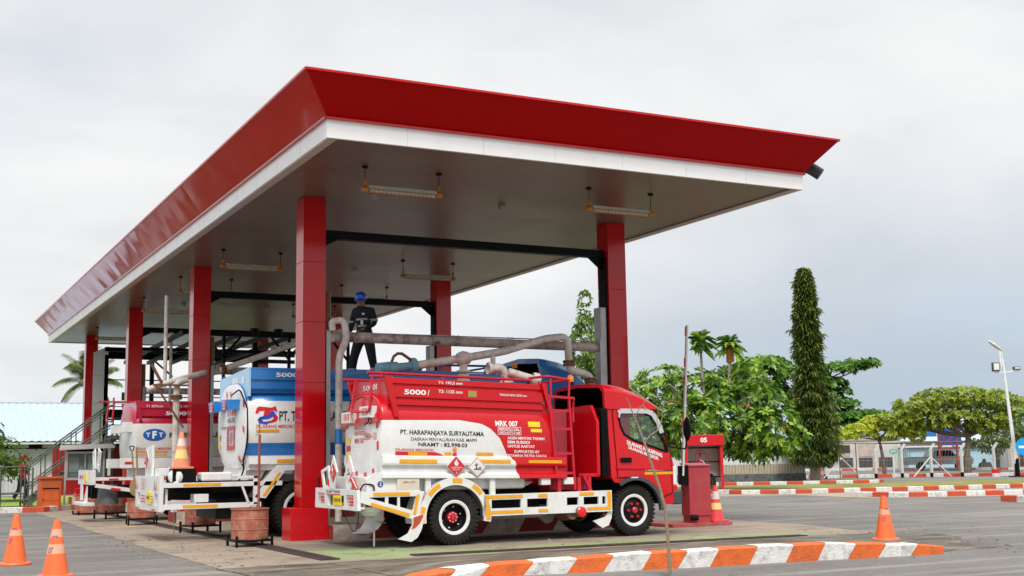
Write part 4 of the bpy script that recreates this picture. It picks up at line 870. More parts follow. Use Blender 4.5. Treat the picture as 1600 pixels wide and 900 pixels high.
for far in (0, 1):
    f = (lambda v: (v[0], v[1], v[2])) if not far else (lambda v: (v[0], 1.9 - v[1], v[2]))
    mb = MB(); mb.plate([(.03, .87), (1.06, .85), (.955, .43), (.86, .43), (.03, .70)], [[(.16, .775), (.93, .775), (.87, .56), (.16, .765)]], 1, -.035, .0); mb.b2(.42, .47, -.03, 0, .66, .78); mb.b2(.62, .66, -.03, 0, .61, .78); mb.v = [f(v) for v in mb.v]
    mb.build('rear_side_frame', M['white'], T1, bevel=.004)
    y = -.042 if not far else 1.942
    for q in ([(.22, .845), (.82, .84), (.82, .79), (.22, .795)], [(.19, .70), (.82, .515), (.80, .465), (.17, .65)], [(.93, .80), (.98, .80), (.92, .50), (.87, .50)]): mb = MB(); put_poly(mb, lambda x, z: (x, y, z), q, 0); sticker(T1, 'reflective_strip', M['amber_tape'], mb)
    mb = MB(); ar = arc(1.59, .43, .62, -8, 188, 26) + arc(1.59, .43, .50, 188, -8, 26); mb.plate(ar, [], 1, -.04, .0); q = arc(1.59, .43, .62, -8, 188, 26)
    for a, b in zip(q, q[1:]): mb.bar((a[0], .24, a[1]), (b[0], .24, b[1]), .5, .012, up=(0, 1, 0)) if False else mb.add([(a[0], -.04, a[1]), (b[0], -.04, b[1]), (b[0], .5, b[1]), (a[0], .5, a[1])], [(0, 1, 2, 3)])
    mb.v = [f(v) for v in mb.v]; mb.build('mudguard', M['white'], T1)
    for a0, a1 in ((-6, 12), (38, 58), (78, 95), (118, 142), (162, 186)):
        mb = MB(); ar = arc(1.59, .43, .605, a0, a1, 6) + arc(1.59, .43, .53, a1, a0, 6); mb.plate(ar, [], 1, -.044, -.041); mb.v = [f(v) for v in mb.v]; mb.build('reflective_strip', M['amber_tape'], T1)
    # painted mud flaps behind the axle
    pts = [(.62, .14), (.84, .09), (.93, .14), (1.0, .27), (1.06, .40), (1.06, .52), (.86, .46)]; mb = MB()
    fl = [(.86, .46, 0), (.86, .36, .0), (.83, .28, .0), (.76, .20, 0), (.60, .14, 0)]
    for (px_, pz, _), (qx, qz, _) in zip(fl, fl[1:]): mb.add([(px_, -.03, pz), (qx, -.03, qz), (qx + .20, .26, qz), (px_ + .20, .26, pz)], [(0, 1, 2, 3)])
    mb.plate([(.86, .46), (.85, .34), (.78, .22), (.62, .14), (.84, .09), (.94, .15), (1.01, .27), (1.05, .42), (1.06, .51)], [], 1, -.045, -.03); mb.v = [f(v) for v in mb.v]
    o = mb.build('mud_flap', M['white'], T1)
    mb = MB(); mb.plate([(.875, .455), (.87, .36), (.84, .28), (.90, .30), (.98, .37), (1.03, .46), (1.04, .50)], [], 1, -.052, -.046); mb.v = [f(v) for v in mb.v]; mb.build('flap_stripe', KR, T1)
    mb = MB(); mb.plate([(2.08, .43), (4.47, .43), (4.47, .775), (2.08, .765)], [[(2.22, .545), (2.75, .545), (2.75, .68), (2.22, .68)], [(2.86, .545), (3.24, .545), (3.24, .68), (2.86, .68)], [(3.60, .555), (3.82, .555), (3.82, .68), (3.60, .68)], [(3.92, .555), (4.21, .555), (4.21, .68), (3.92, .68)], [(4.28, .555), (4.35, .555), (4.35, .68), (4.28, .68)]], 1, -.04, 0)
    mb.v = [f(v) for v in mb.v]; mb.build('side_guard', M['white'], T1, bevel=.004)
    y = -.046 if not far else 1.946
    for (a, b, c, d) in ((2.17, 2.78, .70, .75), (3.06, 3.24, .70, .75), (3.84, 4.12, .705, .755), (2.17, 2.78, .46, .51), (3.06, 3.24, .46, .51), (3.98, 4.45, .46, .51), (4.38, 4.45, .51, .755), (2.12, 2.17, .44, .755)): mb = MB(); put_rect(mb, lambda x, z: (x, y, z), a, b, c, d, 0, nv=1); sticker(T1, 'reflective_strip', M['amber_tape'], mb)
# posts under the rail, tank saddles, pump and pipework under the tank
mb = MB()
for x in (2.22, 1.1): mb.b2(x, x + .09, .0, .05, .76, 1.06)
mb.b2(1.0, 2.9, .12, 1.78, .86, 1.04); mb.plate([(.70, .84), (2.95, .84), (3.4, 1.05), (.5, 1.05)], [], 1, .30, .36)
mb.build('tank_saddle', M['white'], T1)
mb = MB()
for x in (3.46, 3.84, 4.04): mb.b2(x, x + .06, .0, .05, .76, 1.0)
mb.bar((3.95, .02, 1.05), (4.10, .02, .76), .05, .05); mb.b2(3.4, 4.1, .15, .9, .80, 1.0); mb.build('pump_bracket', M['redframe'], T1)
for xa, xb in ((3.15, 3.32), (3.58, 3.80)): mb = MB(); mb.b2(xa, xb, -.01, .1, .89, 1.0); mb.build('meter_box', M['white'], T1, bevel=.008)
mb = MB(); mb.cyl((3.6, .35, .92), (3.6, .75, .92), .13); mb.cyl((3.85, .35, .86), (4.2, .35, .86), .11); mb.build('fuel_pump', M['redframe'], T1)
mb = MB(); mb.cyl((3.84, -.10, .44), (3.84, .5, .44), .085, n=20); mb.cyl((3.74, .02, .44), (3.74, .4, .40), .12, n=20); mb.build('discharge_pipe', mat('brown_pipe_paint', (.18, .10, .07), .6), T1)
mb = MB(); mb.lathe([(0, .03), (.07, .028), (.088, .012), (.088, 0)], (3.84, -.10, .44), (0, -1, 0), 20); mb.build('pipe_cap', M['redlens'], T1)
mb = MB(); mb.b2(2.2, 3.3, .35, .95, .42, .66); mb.cyl((4.95, .2, .43), (4.95, 1.7, .43), .06); mb.cyl((1.59, .2, .43), (1.59, 1.7, .43), .08); mb.lathe([(.05, -.16), (.16, -.1), (.2, 0), (.16, .1), (.05, .16)], (1.59, .95, .43), (0, 1, 0), 16); mb.cyl((1.8, .95, .5), (4.6, .95, .62), .04); mb.b2(4.4, 5.6, .5, 1.4, .45, .9); mb.build('running_gear', M['chassis'], T1)
chassis(T1, .15, 5.7)
for ya in (.0, 1.87): mb = MB(); mb.plate([(4.12, .28), (4.3, .16), (4.42, .20), (4.48, .32), (4.50, .46), (4.45, .46), (4.36, .34)], [], 1, ya, ya + .03); mb.build('mud_flap', M['white'], T1)
wheel(T1, 1.59, .11, -1, hub='rear'); wheel(T1, 1.59, .36, -1, hub='rear'); wheel(T1, 1.59, 1.79, 1, hub='rear'); wheel(T1, 1.59, 1.54, 1, hub='rear')
wheel(T1, 4.95, .13, -1); wheel(T1, 4.95, 1.77, 1)
# cab, transverse panel, snorkel, ladder
P1 = cab(T1, 4.50, M['red'])
mb = MB(); mb.plate([(.03, 1.02), (1.25, 1.02), (1.25, 2.16), (.40, 2.20), (.22, 2.20), (.03, 1.92)], [], 0, 4.24, 4.30); mb.b2(4.0, 4.24, 1.15, 1.25, 1.02, 2.16); mb.b2(3.9, 4.3, .04, .10, 1.0, 1.06); mb.build('bulkhead_panel', M['red'], T1, bevel=.01)
mb = MB(); mb.b2(3.55, 3.95, .5, 1.7, .9, 2.1); mb.build('hose_cabinet', M['crimson'], T1, bevel=.01)
mb = MB(); mb.b2(4.34, 4.46, .02, .20, 1.0, 2.14)
for k in range(26): mb.b2(4.33, 4.47, .01, .21, 1.03 + k * .042, 1.05 + k * .042)
mb.build('intake_snorkel', M['black'], T1)
mb = MB()
for (a, b) in (((3.32, 2.32), (3.44, .98)), ((3.70, 2.30), (3.78, .80))): mb.bar((a[0], .0, a[1]), (b[0], .0, b[1]), .035, .045)
for z in (2.10, 1.80, 1.40, 1.08): mb.bar((3.34 + (2.3 - z) * .09, .0, z), (3.70 + (2.3 - z) * .06, .0, z - .01), .03, .04)
mb.tube(fillet([(3.36, 0, 2.30), (3.36, 0, 2.62)], .05), .02, 8); mb.tube([(3.70, 0, 2.30), (3.72, 0, 2.60)], .02, 8); mb.tube(fillet([(3.12, .3, 2.64), (3.30, 0, 2.66), (3.74, 0, 2.60), (3.60, .75, 2.60)], .08), .022, 8)
for x, y in ((3.62, .6), (3.30, .3)): mb.cyl((x, y, 2.30), (x, y, 2.60), .016)
mb.bar((3.28, 0, 2.33), (3.80, 0, 2.30), .05, .04); mb.tube(fillet([(3.80, .0, 2.30), (3.80, .04, 2.12), (3.78, 0, 1.9)], .08), .018, 8)
mb.build('ladder', M['redframe'], T1)
beacon(T1, 4.28, .9, 2.585)
# pipe on top
mb = MB(); mb.tube(fillet([(2.70, .9, 2.84), (2.95, .9, 2.86), (3.02, .9, 2.62)], .12, 7), .075, 14); mb.lathe([(.1, 0), (.11, .02), (.1, .05)], (2.66, .9, 2.84), (1, 0, 0), 18); mb.lathe([(.12, 0), (.12, .04)], (3.02, .9, 2.60), (0, 0, 1), 18); mb.tube([(3.0, .8, 2.78), (3.48, .7, 2.64)], .07, 14); mb.lathe([(.11, -.06), (.12, 0), (.12, .04), (.1, .08)], (3.46, .7, 2.65), (1, -.2, -.28), 18); mb.build('vapour_pipe', M['whitepipe'], T1)
mb = MB()
for x in (.9, 1.6, 2.4): mb.cyl((x, .95, 2.36), (x, .95, 2.52), .22, n=24)
mb.build('manhole', M['redframe'], T1)
# door lettering
dn = lambda x, z: (x, -.016 + (max(0, z - 1.2)) * .10, z)
mb = MB(); put_text(mb, 'DILARANG MENUMPANG', dn, 4.84, 5.54, 1.535, 1.605, 0, .03, slope=-.235); put_text(mb, 'DILARANG MEROKOK', dn, 4.86, 5.46, 1.46, 1.52, 0, .03, slope=-.21); put_text(mb, 'PT. HARAPANJAYA SURYAUTAMA', dn, 5.18, 5.72, 1.075, 1.105, 0, .02); sticker(T1, 'door_lettering', M['txtwhite'], mb)
mb = MB(); put_rect(mb, dn, 5.16, 5.74, 1.015, 1.06, 0); sticker(T1, 'reflective_strip', M['amber_tape'], mb)
mb = MB(); mb.b2(4.86, 5.0, -.055, -.05, .965, .985); mb.build('side_marker', M['white'], T1)
# rear bumper panel with caged lamps
mb = MB(); mb.plate([(-.02, .58), (.02, .885), (1.9, .905), (1.92, .59)], [[(.16, .64), (.16, .81), (.48, .81), (.48, .64)], [(.58, .64), (.58, .80), (1.32, .80), (1.32, .64)], [(1.46, .66), (1.46, .83), (1.78, .83), (1.78, .66)]], 0, -.02, .03); mb.b2(.03, .10, .0, 1.9, .60, .635); mb.b2(.09, .12, .02, 1.88, .62, .86)
rb = mb.build('rear_bumper_panel', M['white'], T1, bevel=.004)
for y in (.32, 1.62):
    mb = MB(); mb.b2(-.012, .06, y - .09, y + .05, .66, .81); mb.build('tail_lamp', M['redlens'], rb, bevel=.015)
    mb = MB()
    for k in range(5): mb.cyl((.0, y - .13 + k * .065, .645), (-.016, y - .13 + k * .065, .82), .003, n=5)
    for k in range(3): mb.cyl((-.018, y - .16, .68 + k * .05), (-.018, y + .15, .68 + k * .05), .003, n=5)
    mb.build('lamp_guard', M['white'], rb)
mb = MB(); mb.b2(-.03, -.01, .66, 1.05, .645, .795); mb.build('number_plate', M['yellow'], rb)
mb = MB(); put_text(mb, 'DS 8021 MR', lambda u, z: (-.033, u, z), 1.01, .70, .70, .755, 0, .01); sticker(rb, 'plate_lettering', M['txtblack'], mb)
mb = MB(); mb.b2(-.03, -.01, 1.07, 1.12, .70, .79); mb.b2(-.03, -.01, .60, .65, .70, .79); mb.build('plate_lamp', M['black'], rb)
mb = MB(); put_text(mb, 'FLASH TRANS', lambda u, z: (-.024, u, z), 1.36, .74, .835, .875, 0, .012); sticker(rb, 'rear_lettering', M['txtblack'], mb)
mb = MB(); put_rect(mb, lambda u, z: (-.024, u, z), 1.38, .72, .805, .818, 0, nv=1); sticker(rb, 'red_line', M['txtred'], mb)
# hazard boards and small gear standing on the rear platform
for (y, dx, mk) in ((1.05, -.02, 'flame'), (.55, .06, 'tree')):
    mb = MB(); mb.plate([(y - .18, 1.16), (y - .02, .88), (y + .14, .88), (y + .19, 1.14), (y + .02, 1.42)], [], 0, dx, dx + .02); hb_ = mb.build('hazard_board', M['white'], T1, bevel=.004)
    diamond(hb_, y, dx - .004, 1.15, .16, 1 if mk == 'flame' else 0, mk, flat='x')
mb = MB(); mb.plate([(1.25, .90), (1.60, .90), (1.70, 1.18), (1.36, 1.26)], [[(1.31, .95), (1.55, .95), (1.62, 1.15), (1.39, 1.20)]], 0, .0, .03); mb.build('folding_frame', M['white'], T1, bevel=.004)
mb = MB(); mb.cyl((.05, .20, .90), (.0, .30, 1.06), .035, n=12); mb.cyl((.05, 1.30, .90), (.03, 1.34, 1.04), .05, n=12); mb.build('fire_extinguisher', M['redlens'], T1)
mb = MB(); mb.tube(fillet([(.05, .1, .86), (.1, .05, .98), (.25, .0, .96), (.25, .0, .84)], .05), .012, 6); mb.tube(fillet([(.1, .25, .60), (.1, .3, .30), (.15, .6, .22), (.15, 1.2, .6)], .2), .006, 5); mb.tube([(.0, 1.8, .9), (.0, 1.8, 1.08)], .012, 6); mb.build('hose', M['black'], T1)
mb = MB(); mb.lathe([(.16, .62), (.155, .55), (.12, .49), (0, .46)], (.34, .35, 0), (0, 0, 1), 18); mb.build('bucket', M['white'], T1)
mb = MB(); mb.cyl((.36, .28, .55), (.36, .28, .03), .016); mb.build('earth_rod', M['steel'], T1)
# ================= truck 2: blue and white =================
T2 = thing('tank_truck', 'blue and white tank truck parked between the two nearest left columns', 'tank truck', (0, 1.15, 0))
BL = (.012, .20, .58)
t2 = Tank(-.60, 5.0, 2.02, .80, 2.1, 2.6, 0, .05)
t2.body().build('tank', banded('tank_two_paint', [(1.45, WH), (1.67, BL), (2.42, WH)], BL), T2)
mb = MB(); mb.lathe([(0, 0)], (0, 0, 0), (0, 0, 1), 3) if False else None
rows = []
for r in (.0, .5, .8, .93, .985):
    rows.append([(t2.x0 - .05 * sqrt(max(0, 1 - r ** 6)) - .03, 1.05 + r * 1.05 * abs(cos(a)) ** .77 * (1 if cos(a) > 0 else -1), 2.0 + r * .78 * abs(sin(a)) ** .77 * (1 if sin(a) > 0 else -1)) for a in [2 * pi * k / 48 for k in range(48)]])
mb.add([v for r in rows for v in r], [(i * 48 + k, i * 48 + (k + 1) % 48, (i + 1) * 48 + (k + 1) % 48, (i + 1) * 48 + k) for i in range(4) for k in range(48)], 0, True); mb.build('tank_head', M['white'], T2)
mb = MB()
for f in (lambda y: y, lambda y: 2.1 - y):
    pf2 = [(.0, 2.98), (.0, 2.80), (.03, 2.79), (.03, 2.64), (.10, 2.56), (.16, 2.60), (.06, 2.80), (.06, 2.98)]
    mb.add([(x, f(y), z) for x in (-.58, 5.0) for y, z in pf2], [(i, (i + 1) % 8, (i + 1) % 8 + 8, i + 8) for i in range(8)])
mb.b2(4.96, 5.0, .05, 2.05, 2.5, 2.98); mb.b2(-.58, 5, .1, 2.0, 2.70, 2.74); mb.bar((-.58, .01, 3.0), (5.0, .01, 3.0), .03, .03)
mb.build('spill_coaming', M['blue'], T2)
mb = MB(); mb.plate([(.0, 2.5), (2.1, 2.5), (2.1, 2.92), (.35, 3.0), (0, 3.02)], [], 0, -.62, -.585); mb.build('rear_coaming_panel', M['bluelt'], T2)
mb = MB(); put_rect(mb, lambda y, z: (-.625, y, z), 1.15, .75, 2.72, 2.88, 0, nv=1); put_rect(mb, lambda y, z: (-.625, y, z), .5, .3, 2.75, 2.88, 0, nv=1); sticker(T2, 'plate_marking', M['white'], mb)
mb = MB(); mb.add([(x, y, z) for x in (-.6, 5.1) for y, z in [(.2, 1.42), (0, 1.44), (-.02, 1.30), (.06, 1.26), (.06, 1.2), (.2, 1.18)]], [(i, (i + 1) % 6, (i + 1) % 6 + 6, i + 6) for i in range(6)] + [tuple(range(6)), tuple(range(11, 5, -1))]); mb.build('side_rail', M['white'], T2)
f2 = t2.side(.006)
mb = MB(); cb = lambda x, z: (x, -.006, z); put_text(mb, '5000l', cb, -.13, .32, 2.85, 2.93, 0, .03); sticker(T2, 'volume_lettering', M['txtwhite'], mb)
mb = MB(); put_text(mb, 'PT. TIARA MITRA BERSAUDARA', f2, -.06, 1.95, 2.06, 2.24, 0, .02); sticker(T2, 'company_lettering', M['txtblack'], mb)
mb = MB(); put_text(mb, 'DILARANG MEROKOK', f2, -.48, .30, 1.935, 1.995, 0, .008)
put_poly(mb, f2, [(-.50, 2.20), (-.47, 2.29), (-.42, 2.32), (-.20, 2.30), (-.12, 2.33), (-.09, 2.22), (-.16, 2.25), (-.22, 2.24), (-.22, 2.18), (-.30, 2.10), (-.36, 2.12), (-.33, 2.24), (-.42, 2.24), (-.45, 2.19)], 0)
put_poly(mb, f2, [(-.24, 2.02), (-.12, 2.05), (-.08, 2.12), (-.13, 2.19), (-.22, 2.20), (-.19, 2.15), (-.16, 2.11), (-.20, 2.07), (-.30, 2.05)], 0)
sticker(T2, 'red_lettering', M['txtred'], mb)
f3 = t2.side(.009); mb = MB(); put_poly(mb, f3, [(-.20, 2.25), (-.14, 2.22), (-.15, 2.15), (-.26, 2.10), (-.38, 2.09), (-.36, 2.05), (-.22, 2.045), (-.30, 2.0), (-.42, 2.02), (-.46, 2.08), (-.42, 2.13), (-.30, 2.16), (-.24, 2.18)], 0); sticker(T2, 'emblem', mat('royal_blue_emblem', (.03, .07, .55), .4), mb)
tape(T2, f2, [(-.48, -.06, 1.86, 1.91), (1.0, 1.5, 1.86, 1.91)], M['amber_tape']); tape(T2, lambda x, z: (x, -.03, z), [(-.1, .6, 1.32, 1.38), (1.4, 2.0, 1.32, 1.38)], M['amber_tape'])
h2 = lambda y, z: (t2.head(.045)(y, z))
mb = MB()
for (y, z) in ((.10, 2.30), (.08, 1.85), (.35, 1.32), (1.25, 2.52), (.95, 2.50), (1.7, 1.38)): put_poly(mb, h2, [(y, z), (y + .07, z + .03), (y + .10, z + .14), (y + .02, z + .12)], 0)
for k in range(4): put_rect(mb, h2, 1.2 - k * .16, 1.14 - k * .16, 2.18, 2.36, 0, nv=1)
for k in range(12):
    a = 2 * pi * k / 12; b = 2 * pi * (k + .5) / 12; put_poly(mb, h2, [(.95, 1.78), (.95 + .10 * cos(a), 1.78 + .10 * sin(a)), (.95 + .19 * cos(b), 1.78 + .17 * sin(b))], 0)
for r in ((1.22, .68, 1.56, 1.64), (1.22, .68, 1.93, 2.0), (1.22, 1.14, 1.64, 1.93), (.76, .68, 1.64, 1.93)): put_rect(mb, h2, *r, 0, nv=1)
sticker(T2, 'reflective_strip', M['red_tape'], mb)
mb = MB(); put_text(mb, '08-28', h2, 1.2, .7, 2.06, 2.15, 0, .01); put_text(mb, 'AWAS BBM', h2, 1.70, 1.3, 1.95, 2.0, 0, .01); sticker(T2, 'rear_lettering', M['txtblack'], mb)
mb = MB(); put_rect(mb, h2, 1.92, 1.72, 1.6, 1.68, 0, nv=1); put_rect(mb, h2, 1.92, 1.72, 1.75, 1.85, 0, nv=1); sticker(T2, 'hazard_sticker', M['yellow'], mb)
for y in (.60, 1.55):
    mb = MB(); mb.plate([(-.92, 2.46), (-.60, 2.46), (-.66, 2.30), (-.90, 2.26)], [], 1, y - .2, y + .2); lb = mb.build('lamp_box', M['blue'], T2)
    mb = MB()
    for j in range(3): mb.b2(-.935, -.915, y - .17, y + .02, 2.285 + j * .055, 2.32 + j * .055)
    mb.build('tail_lamp', M['redlens'], lb)
mb = MB(); mb.tube(fillet([(-.75, .7, 2.55), (-.72, .25, 2.64), (-.63, .05, 2.3), (-.63, .0, 1.7), (-.68, .10, 1.35), (-.62, .25, 1.2), (-.70, .3, 1.0)], .1), .014, 6); mb.tube(fillet([(-.62, .4, 1.3), (-.55, .35, 1.15), (-.62, .55, 1.0)], .1), .012, 6); mb.build('cable', M['black'], T2)
mb = MB(); mb.plate([(-.55, 1.40), (-.1, 1.40), (-.35, .98), (-.62, .98)], [], 1, .25, 1.85); mb.b2(-1.2, 4.9, .45, 1.65, .98, 1.10); mb.build('tank_saddle', M['white'], T2)
# rear frame
for far in (0, 1):
    y0_ = -.03 if not far else 2.08; mb = MB()
    mb.b2(-2.08, .0, y0_, y0_ + .05, .92, 1.0); mb.b2(-2.08, -.38, y0_, y0_ + .05, .55, .64); mb.b2(-.52, -.42, y0_, y0_ + .05, .60, 1.10); mb.b2(-.80, -.42, y0_, y0_ + .05, 1.05, 1.10); mb.bar((-.72, y0_ + .02, .92), (-.60, y0_ + .02, .62), .04, .04); mb.build('rear_side_frame', M['white'], T2, bevel=.004)
    mb = MB(); put_rect(mb, lambda x, z: (x, y0_ - .004 + (.06 if far else 0), z), -1.75, -1.1, .935, .985, 0, nv=1); put_rect(mb, lambda x, z: (x, y0_ - .004 + (.06 if far else 0), z), -1.75, -1.15, .57, .62, 0, nv=1); sticker(T2, 'reflective_strip', M['amber_tape'], mb)
    mb = MB(); mb.plate([(-.50, .72), (-.10, 1.28), (.95, 1.28), (.95, 1.18), (.05, 1.18), (-.30, .70)], [], 1, y0_, y0_ + .04); yy = 0 if not far else 1.6
    for a, b in zip([(-.5, .72), (-.10, 1.28)], [(-.10, 1.28), (.95, 1.28)]): mb.add([(a[0], yy, a[1]), (b[0], yy, b[1]), (b[0], yy + .5, b[1]), (a[0], yy + .5, a[1])], [(0, 1, 2, 3)])
    mb.build('mudguard', M['white'], T2)
    mb = MB(); put_poly(mb, lambda x, z: (x, y0_ - .005 + (.055 if far else 0), z), [(-.36, .74), (-.30, .74), (-.02, 1.14), (-.08, 1.14)], 0); sticker(T2, 'reflective_strip', M['amber_tape'], mb)
mb = MB(); mb.plate([(-.03, .52), (-.03, 1.12), (2.13, 1.12), (2.13, .52)], [[(.15, .62), (.15, .82), (.35, .82), (.35, .62)], [(1.7, .62), (1.7, .82), (1.9, .82), (1.9, .62)]], 0, -2.02, -1.95); mb.b2(-1.9, -1.86, .05, 2.05, .58, .9); mb.b2(-1.95, -1.75, .4, 1.5, 1.12, 1.26)
rb2 = mb.build('rear_bumper_panel', M['white'], T2, bevel=.004); rb2.location.x = -.13
for y in (.25, 1.8): mb = MB(); mb.b2(-1.97, -1.9, y - .07, y + .07, .64, .80); mb.build('tail_lamp', M['rust'], rb2)
mb = MB(); mb.b2(-2.04, -2.02, .62, .98, .64, .84); mb.build('number_plate', M['yellow'], rb2)
mb = MB(); u2 = lambda y, z: (-2.045, y, z); put_text(mb, 'MRK', lambda y, z: (-2.05, y, z), .92, .68, .72, .78, 0)
sticker(rb2, 'plate_lettering', M['txtblack'], mb)
mb = MB(); put_text(mb, 'JAGA JARAK', u2, 1.55, 1.1, 1.04, 1.07, 0)
for k in range(4): put_text(mb, '0823 8777', u2, 1.5, 1.15, .88 + k * .04, .91 + k * .04, 0)
for y in (1.95, .25): put_poly(mb, u2, [(y + .06, .88), (y, 1.08), (y - .06, .88)], 0)
for y in (1.85, .35): put_rect(mb, u2, y + .15, y - .15, .53, .56, 0, nv=1)
for k in range(3): put_rect(mb, u2, 1.5, 1.1, .66 + k * .05, .68 + k * .05, 0, nv=1); put_rect(mb, u2, .58, .40, .66 + k * .05, .68 + k * .05, 0, nv=1)
sticker(rb2, 'red_lettering', M['txtred'], mb)
mb = MB(); mb.plate([(1.35, 1.12), (.78, 1.12), (.78, 1.66), (1.35, 1.62)], [], 0, -2.0, -1.96); hb2 = mb.build('hazard_board', M['white'], T2, bevel=.004); hb2.location.x = -.13
diamond(hb2, 1.22, -2.006, 1.42, .16, 1, 'flame', flat='x'); mb = MB(); put_poly(mb, u2, [(1.07, 1.36), (.93, 1.36), (1.0, 1.18)], 0); sticker(hb2, 'red_triangle', M['txtred'], mb)
mb = MB(); mb.b2(-1.90, -1.50, .1, .65, 1.0, 1.24); mb.b2(-1.46, -.5, .1, .6, .9, 1.02); mb.build('battery_box', M['black'], T2)
mb = MB(); mb.b2(-1.42, -.88, .05, .4, 1.02, 1.17); mb.build('tool_box', M['white'], T2, bevel=.03)
mb = MB(); mb.lathe([(.0, 0), (.10, .01), (.135, .05), (.135, .12), (.10, .17), (0, .18)], (-1.88, .12, 1.10), (.45, .6, 0), 22); mb.cyl((-1.83, .1, .98), (-1.86, .06, .98), .05); mb.build('valve_body', M['white'], T2)
mb = MB(); mb.b2(-1.55, -1.3, .0, .3, .66, .80); mb.build('side_box', M['white'], T2, bevel=.01)
mb = MB(); mb.b2(-1.9, 5.4, .5, .6, .70, .98); mb.b2(-1.9, 5.4, 1.5, 1.6, .70, .98); mb.cyl((-1.2, .3, .9), (-.5, .3, .9), .1); mb.b2(-1.1, -.2, .3, 1.8, .35, .7); mb.b2(1, 4.8, .3, 1.8, .5, .95); mb.cyl((.35, .2, .5), (.35, 1.9, .5), .08); mb.build('chassis_frame', M['chassis'], T2)
for y in (.14, .42, 1.68, 1.96): wheel(T2, .35, y, -1 if y < 1 else 1, r=.5, wd=.25, hub='rear')
for y in (.16, 1.94): wheel(T2, 5.95, y, -1 if y < 1 else 1, r=.5, wd=.25)
for ya in (.05, 1.6): mb = MB(); mb.b2(-.35, -.32, ya, ya + .45, .25, .65); mb.build('mud_flap', M['blackr'], T2)
cab(T2, 5.38, M['blue'], sx=1.2, sz=1.24, W=2.1, defl=2.70, defl_x=-.02)
mb = MB(); mb.tube(fillet([(1.6, .1, 2.98), (3.2, .1, 3.14), (4.35, .1, 3.14), (4.35, 1.9, 3.14), (3.0, 1.9, 3.14)], .06), .022, 8); mb.tube([(2.0, .1, 3.04), (2.05, 1.9, 3.04)], .02, 8)
for x in (2.7, 3.1, 3.6, 4.1): mb.bar((x, .1, 2.98), (x + .08, .1, 3.13), .03, .06)
for x in (3.1, 3.6, 4.35): mb.cyl((x, 1.9, 2.98), (x, 1.9, 3.14), .02)
mb.build('top_rail', M['bluedk'], T2)
beacon(T2, 4.9, .35, 3.08)
mb = MB(); mb.b2(4.55, 4.8, .2, .4, 2.96, 3.05); mb.cyl((4.4, .3, 3.0), (4.4, .3, 3.1), .05); mb.build('beacon_bracket', M['rust'], T2)

# ================= truck 3: crimson and white =================
T3 = thing('tank_truck', 'crimson and white tank truck with a blue oval badge, farthest of the three', 'tank truck', (0, 9.75, 0))
CR = (.36, .006, .035)
t3 = Tank(-.97, 3.0, 1.98, .76, 1.95, 3.)
t3.body().build('tank', banded('tank_three_paint', [(2.29, (.62, .62, .60))], CR, rough=.3), T3)
mb = MB()
for f in (lambda y: y, lambda y: 1.95 - y):
    mb.add([(x, f(y), z) for x in (-.97, 2.9) for y, z in [(.03, 2.84), (.03, 2.66), (.06, 2.65), (.03, 2.63), (.03, 2.48), (.10, 2.42), (.1, 2.84)]], [(i, (i + 1) % 7, (i + 1) % 7 + 7, i + 7) for i in range(7)])
mb.b2(-1.0, -.96, .05, 1.9, 2.4, 2.84)
for y in (-.01, 1.9): mb.plate([(-1.03, 2.86), (-.94, 2.86), (-.86, 2.36), (-.93, 2.36)], [], 1, y, y + .06)
mb.build('spill_coaming', M['crimson'], T3)
mb = MB(); mb.tube([(-1.75, .95, 2.86), (1.5, .95, 2.86)], .02, 8); mb.tube(fillet([(-1.45, 1.2, 2.84), (-1.50, 1.2, 2.4), (-1.45, .7, 2.36), (-1.40, .68, 2.84)], .08), .022, 8); mb.build('top_rail', M['redframe'], T3)
mb = MB(); mb.b2(-1.25, -1.0, .15, .55, 2.10, 2.34); mb.b2(-1.3, -1.0, 1.4, 1.8, 2.1, 2.30); mb.build('lamp_box', M['white'], T3, bevel=.01)
c3 = lambda x, z: (x, .022, z); f3_ = t3.side(.006)
mb = MB(); put_text(mb, '5000 l', c3, -.31, .30, 2.50, 2.59, 0, .03); put_text(mb, 'T1 227mm', c3, -.78, -.38, 2.69, 2.745, 0, .015); put_text(mb, 'T2 1315 mm', c3, -.02, .42, 2.69, 2.745, 0, .015); sticker(T3, 'coaming_lettering', M['txtwhite'], mb)
mb = MB(); put_poly(mb, f3_, [(-.57 + .27 * cos(2 * pi * k / 28), 2.03 + .145 * sin(2 * pi * k / 28)) for k in range(28)], 0); ov = sticker(T3, 'oval_badge', mat('badge_blue', (.01, .10, .40), .35), mb)
mb = MB(); f4 = t3.side(.012); put_text(mb, 'T', f4, -.77, -.67, 1.98, 2.08, 0, .03); put_text(mb, 'F', f4, -.62, -.52, 1.94, 2.12, 0, .04); put_text(mb, 'T', f4, -.47, -.37, 1.98, 2.08, 0, .03); sticker(ov, 'badge_lettering', M['txtwhite'], mb)
mb = MB(); put_text(mb, 'PT. EKA DJUARA MAPPI', f3_, -.22, 2.0, 1.93, 2.08, 0, .03); sticker(T3, 'company_lettering', M['txtblack'], mb)
mb = MB(); put_text(mb, 'DILARANG MEROKOK', f3_, -.95, -.05, 1.68, 1.73, 0, .01); sticker(T3, 'red_lettering', M['txtred'], mb)
tape(T3, f3_, [(-.97, -.25, 1.61, 1.65), (.2, .8, 1.61, 1.65), (-.97, -.25, 1.53, 1.565), (.2, .8, 1.53, 1.565)], M['amber_tape'])
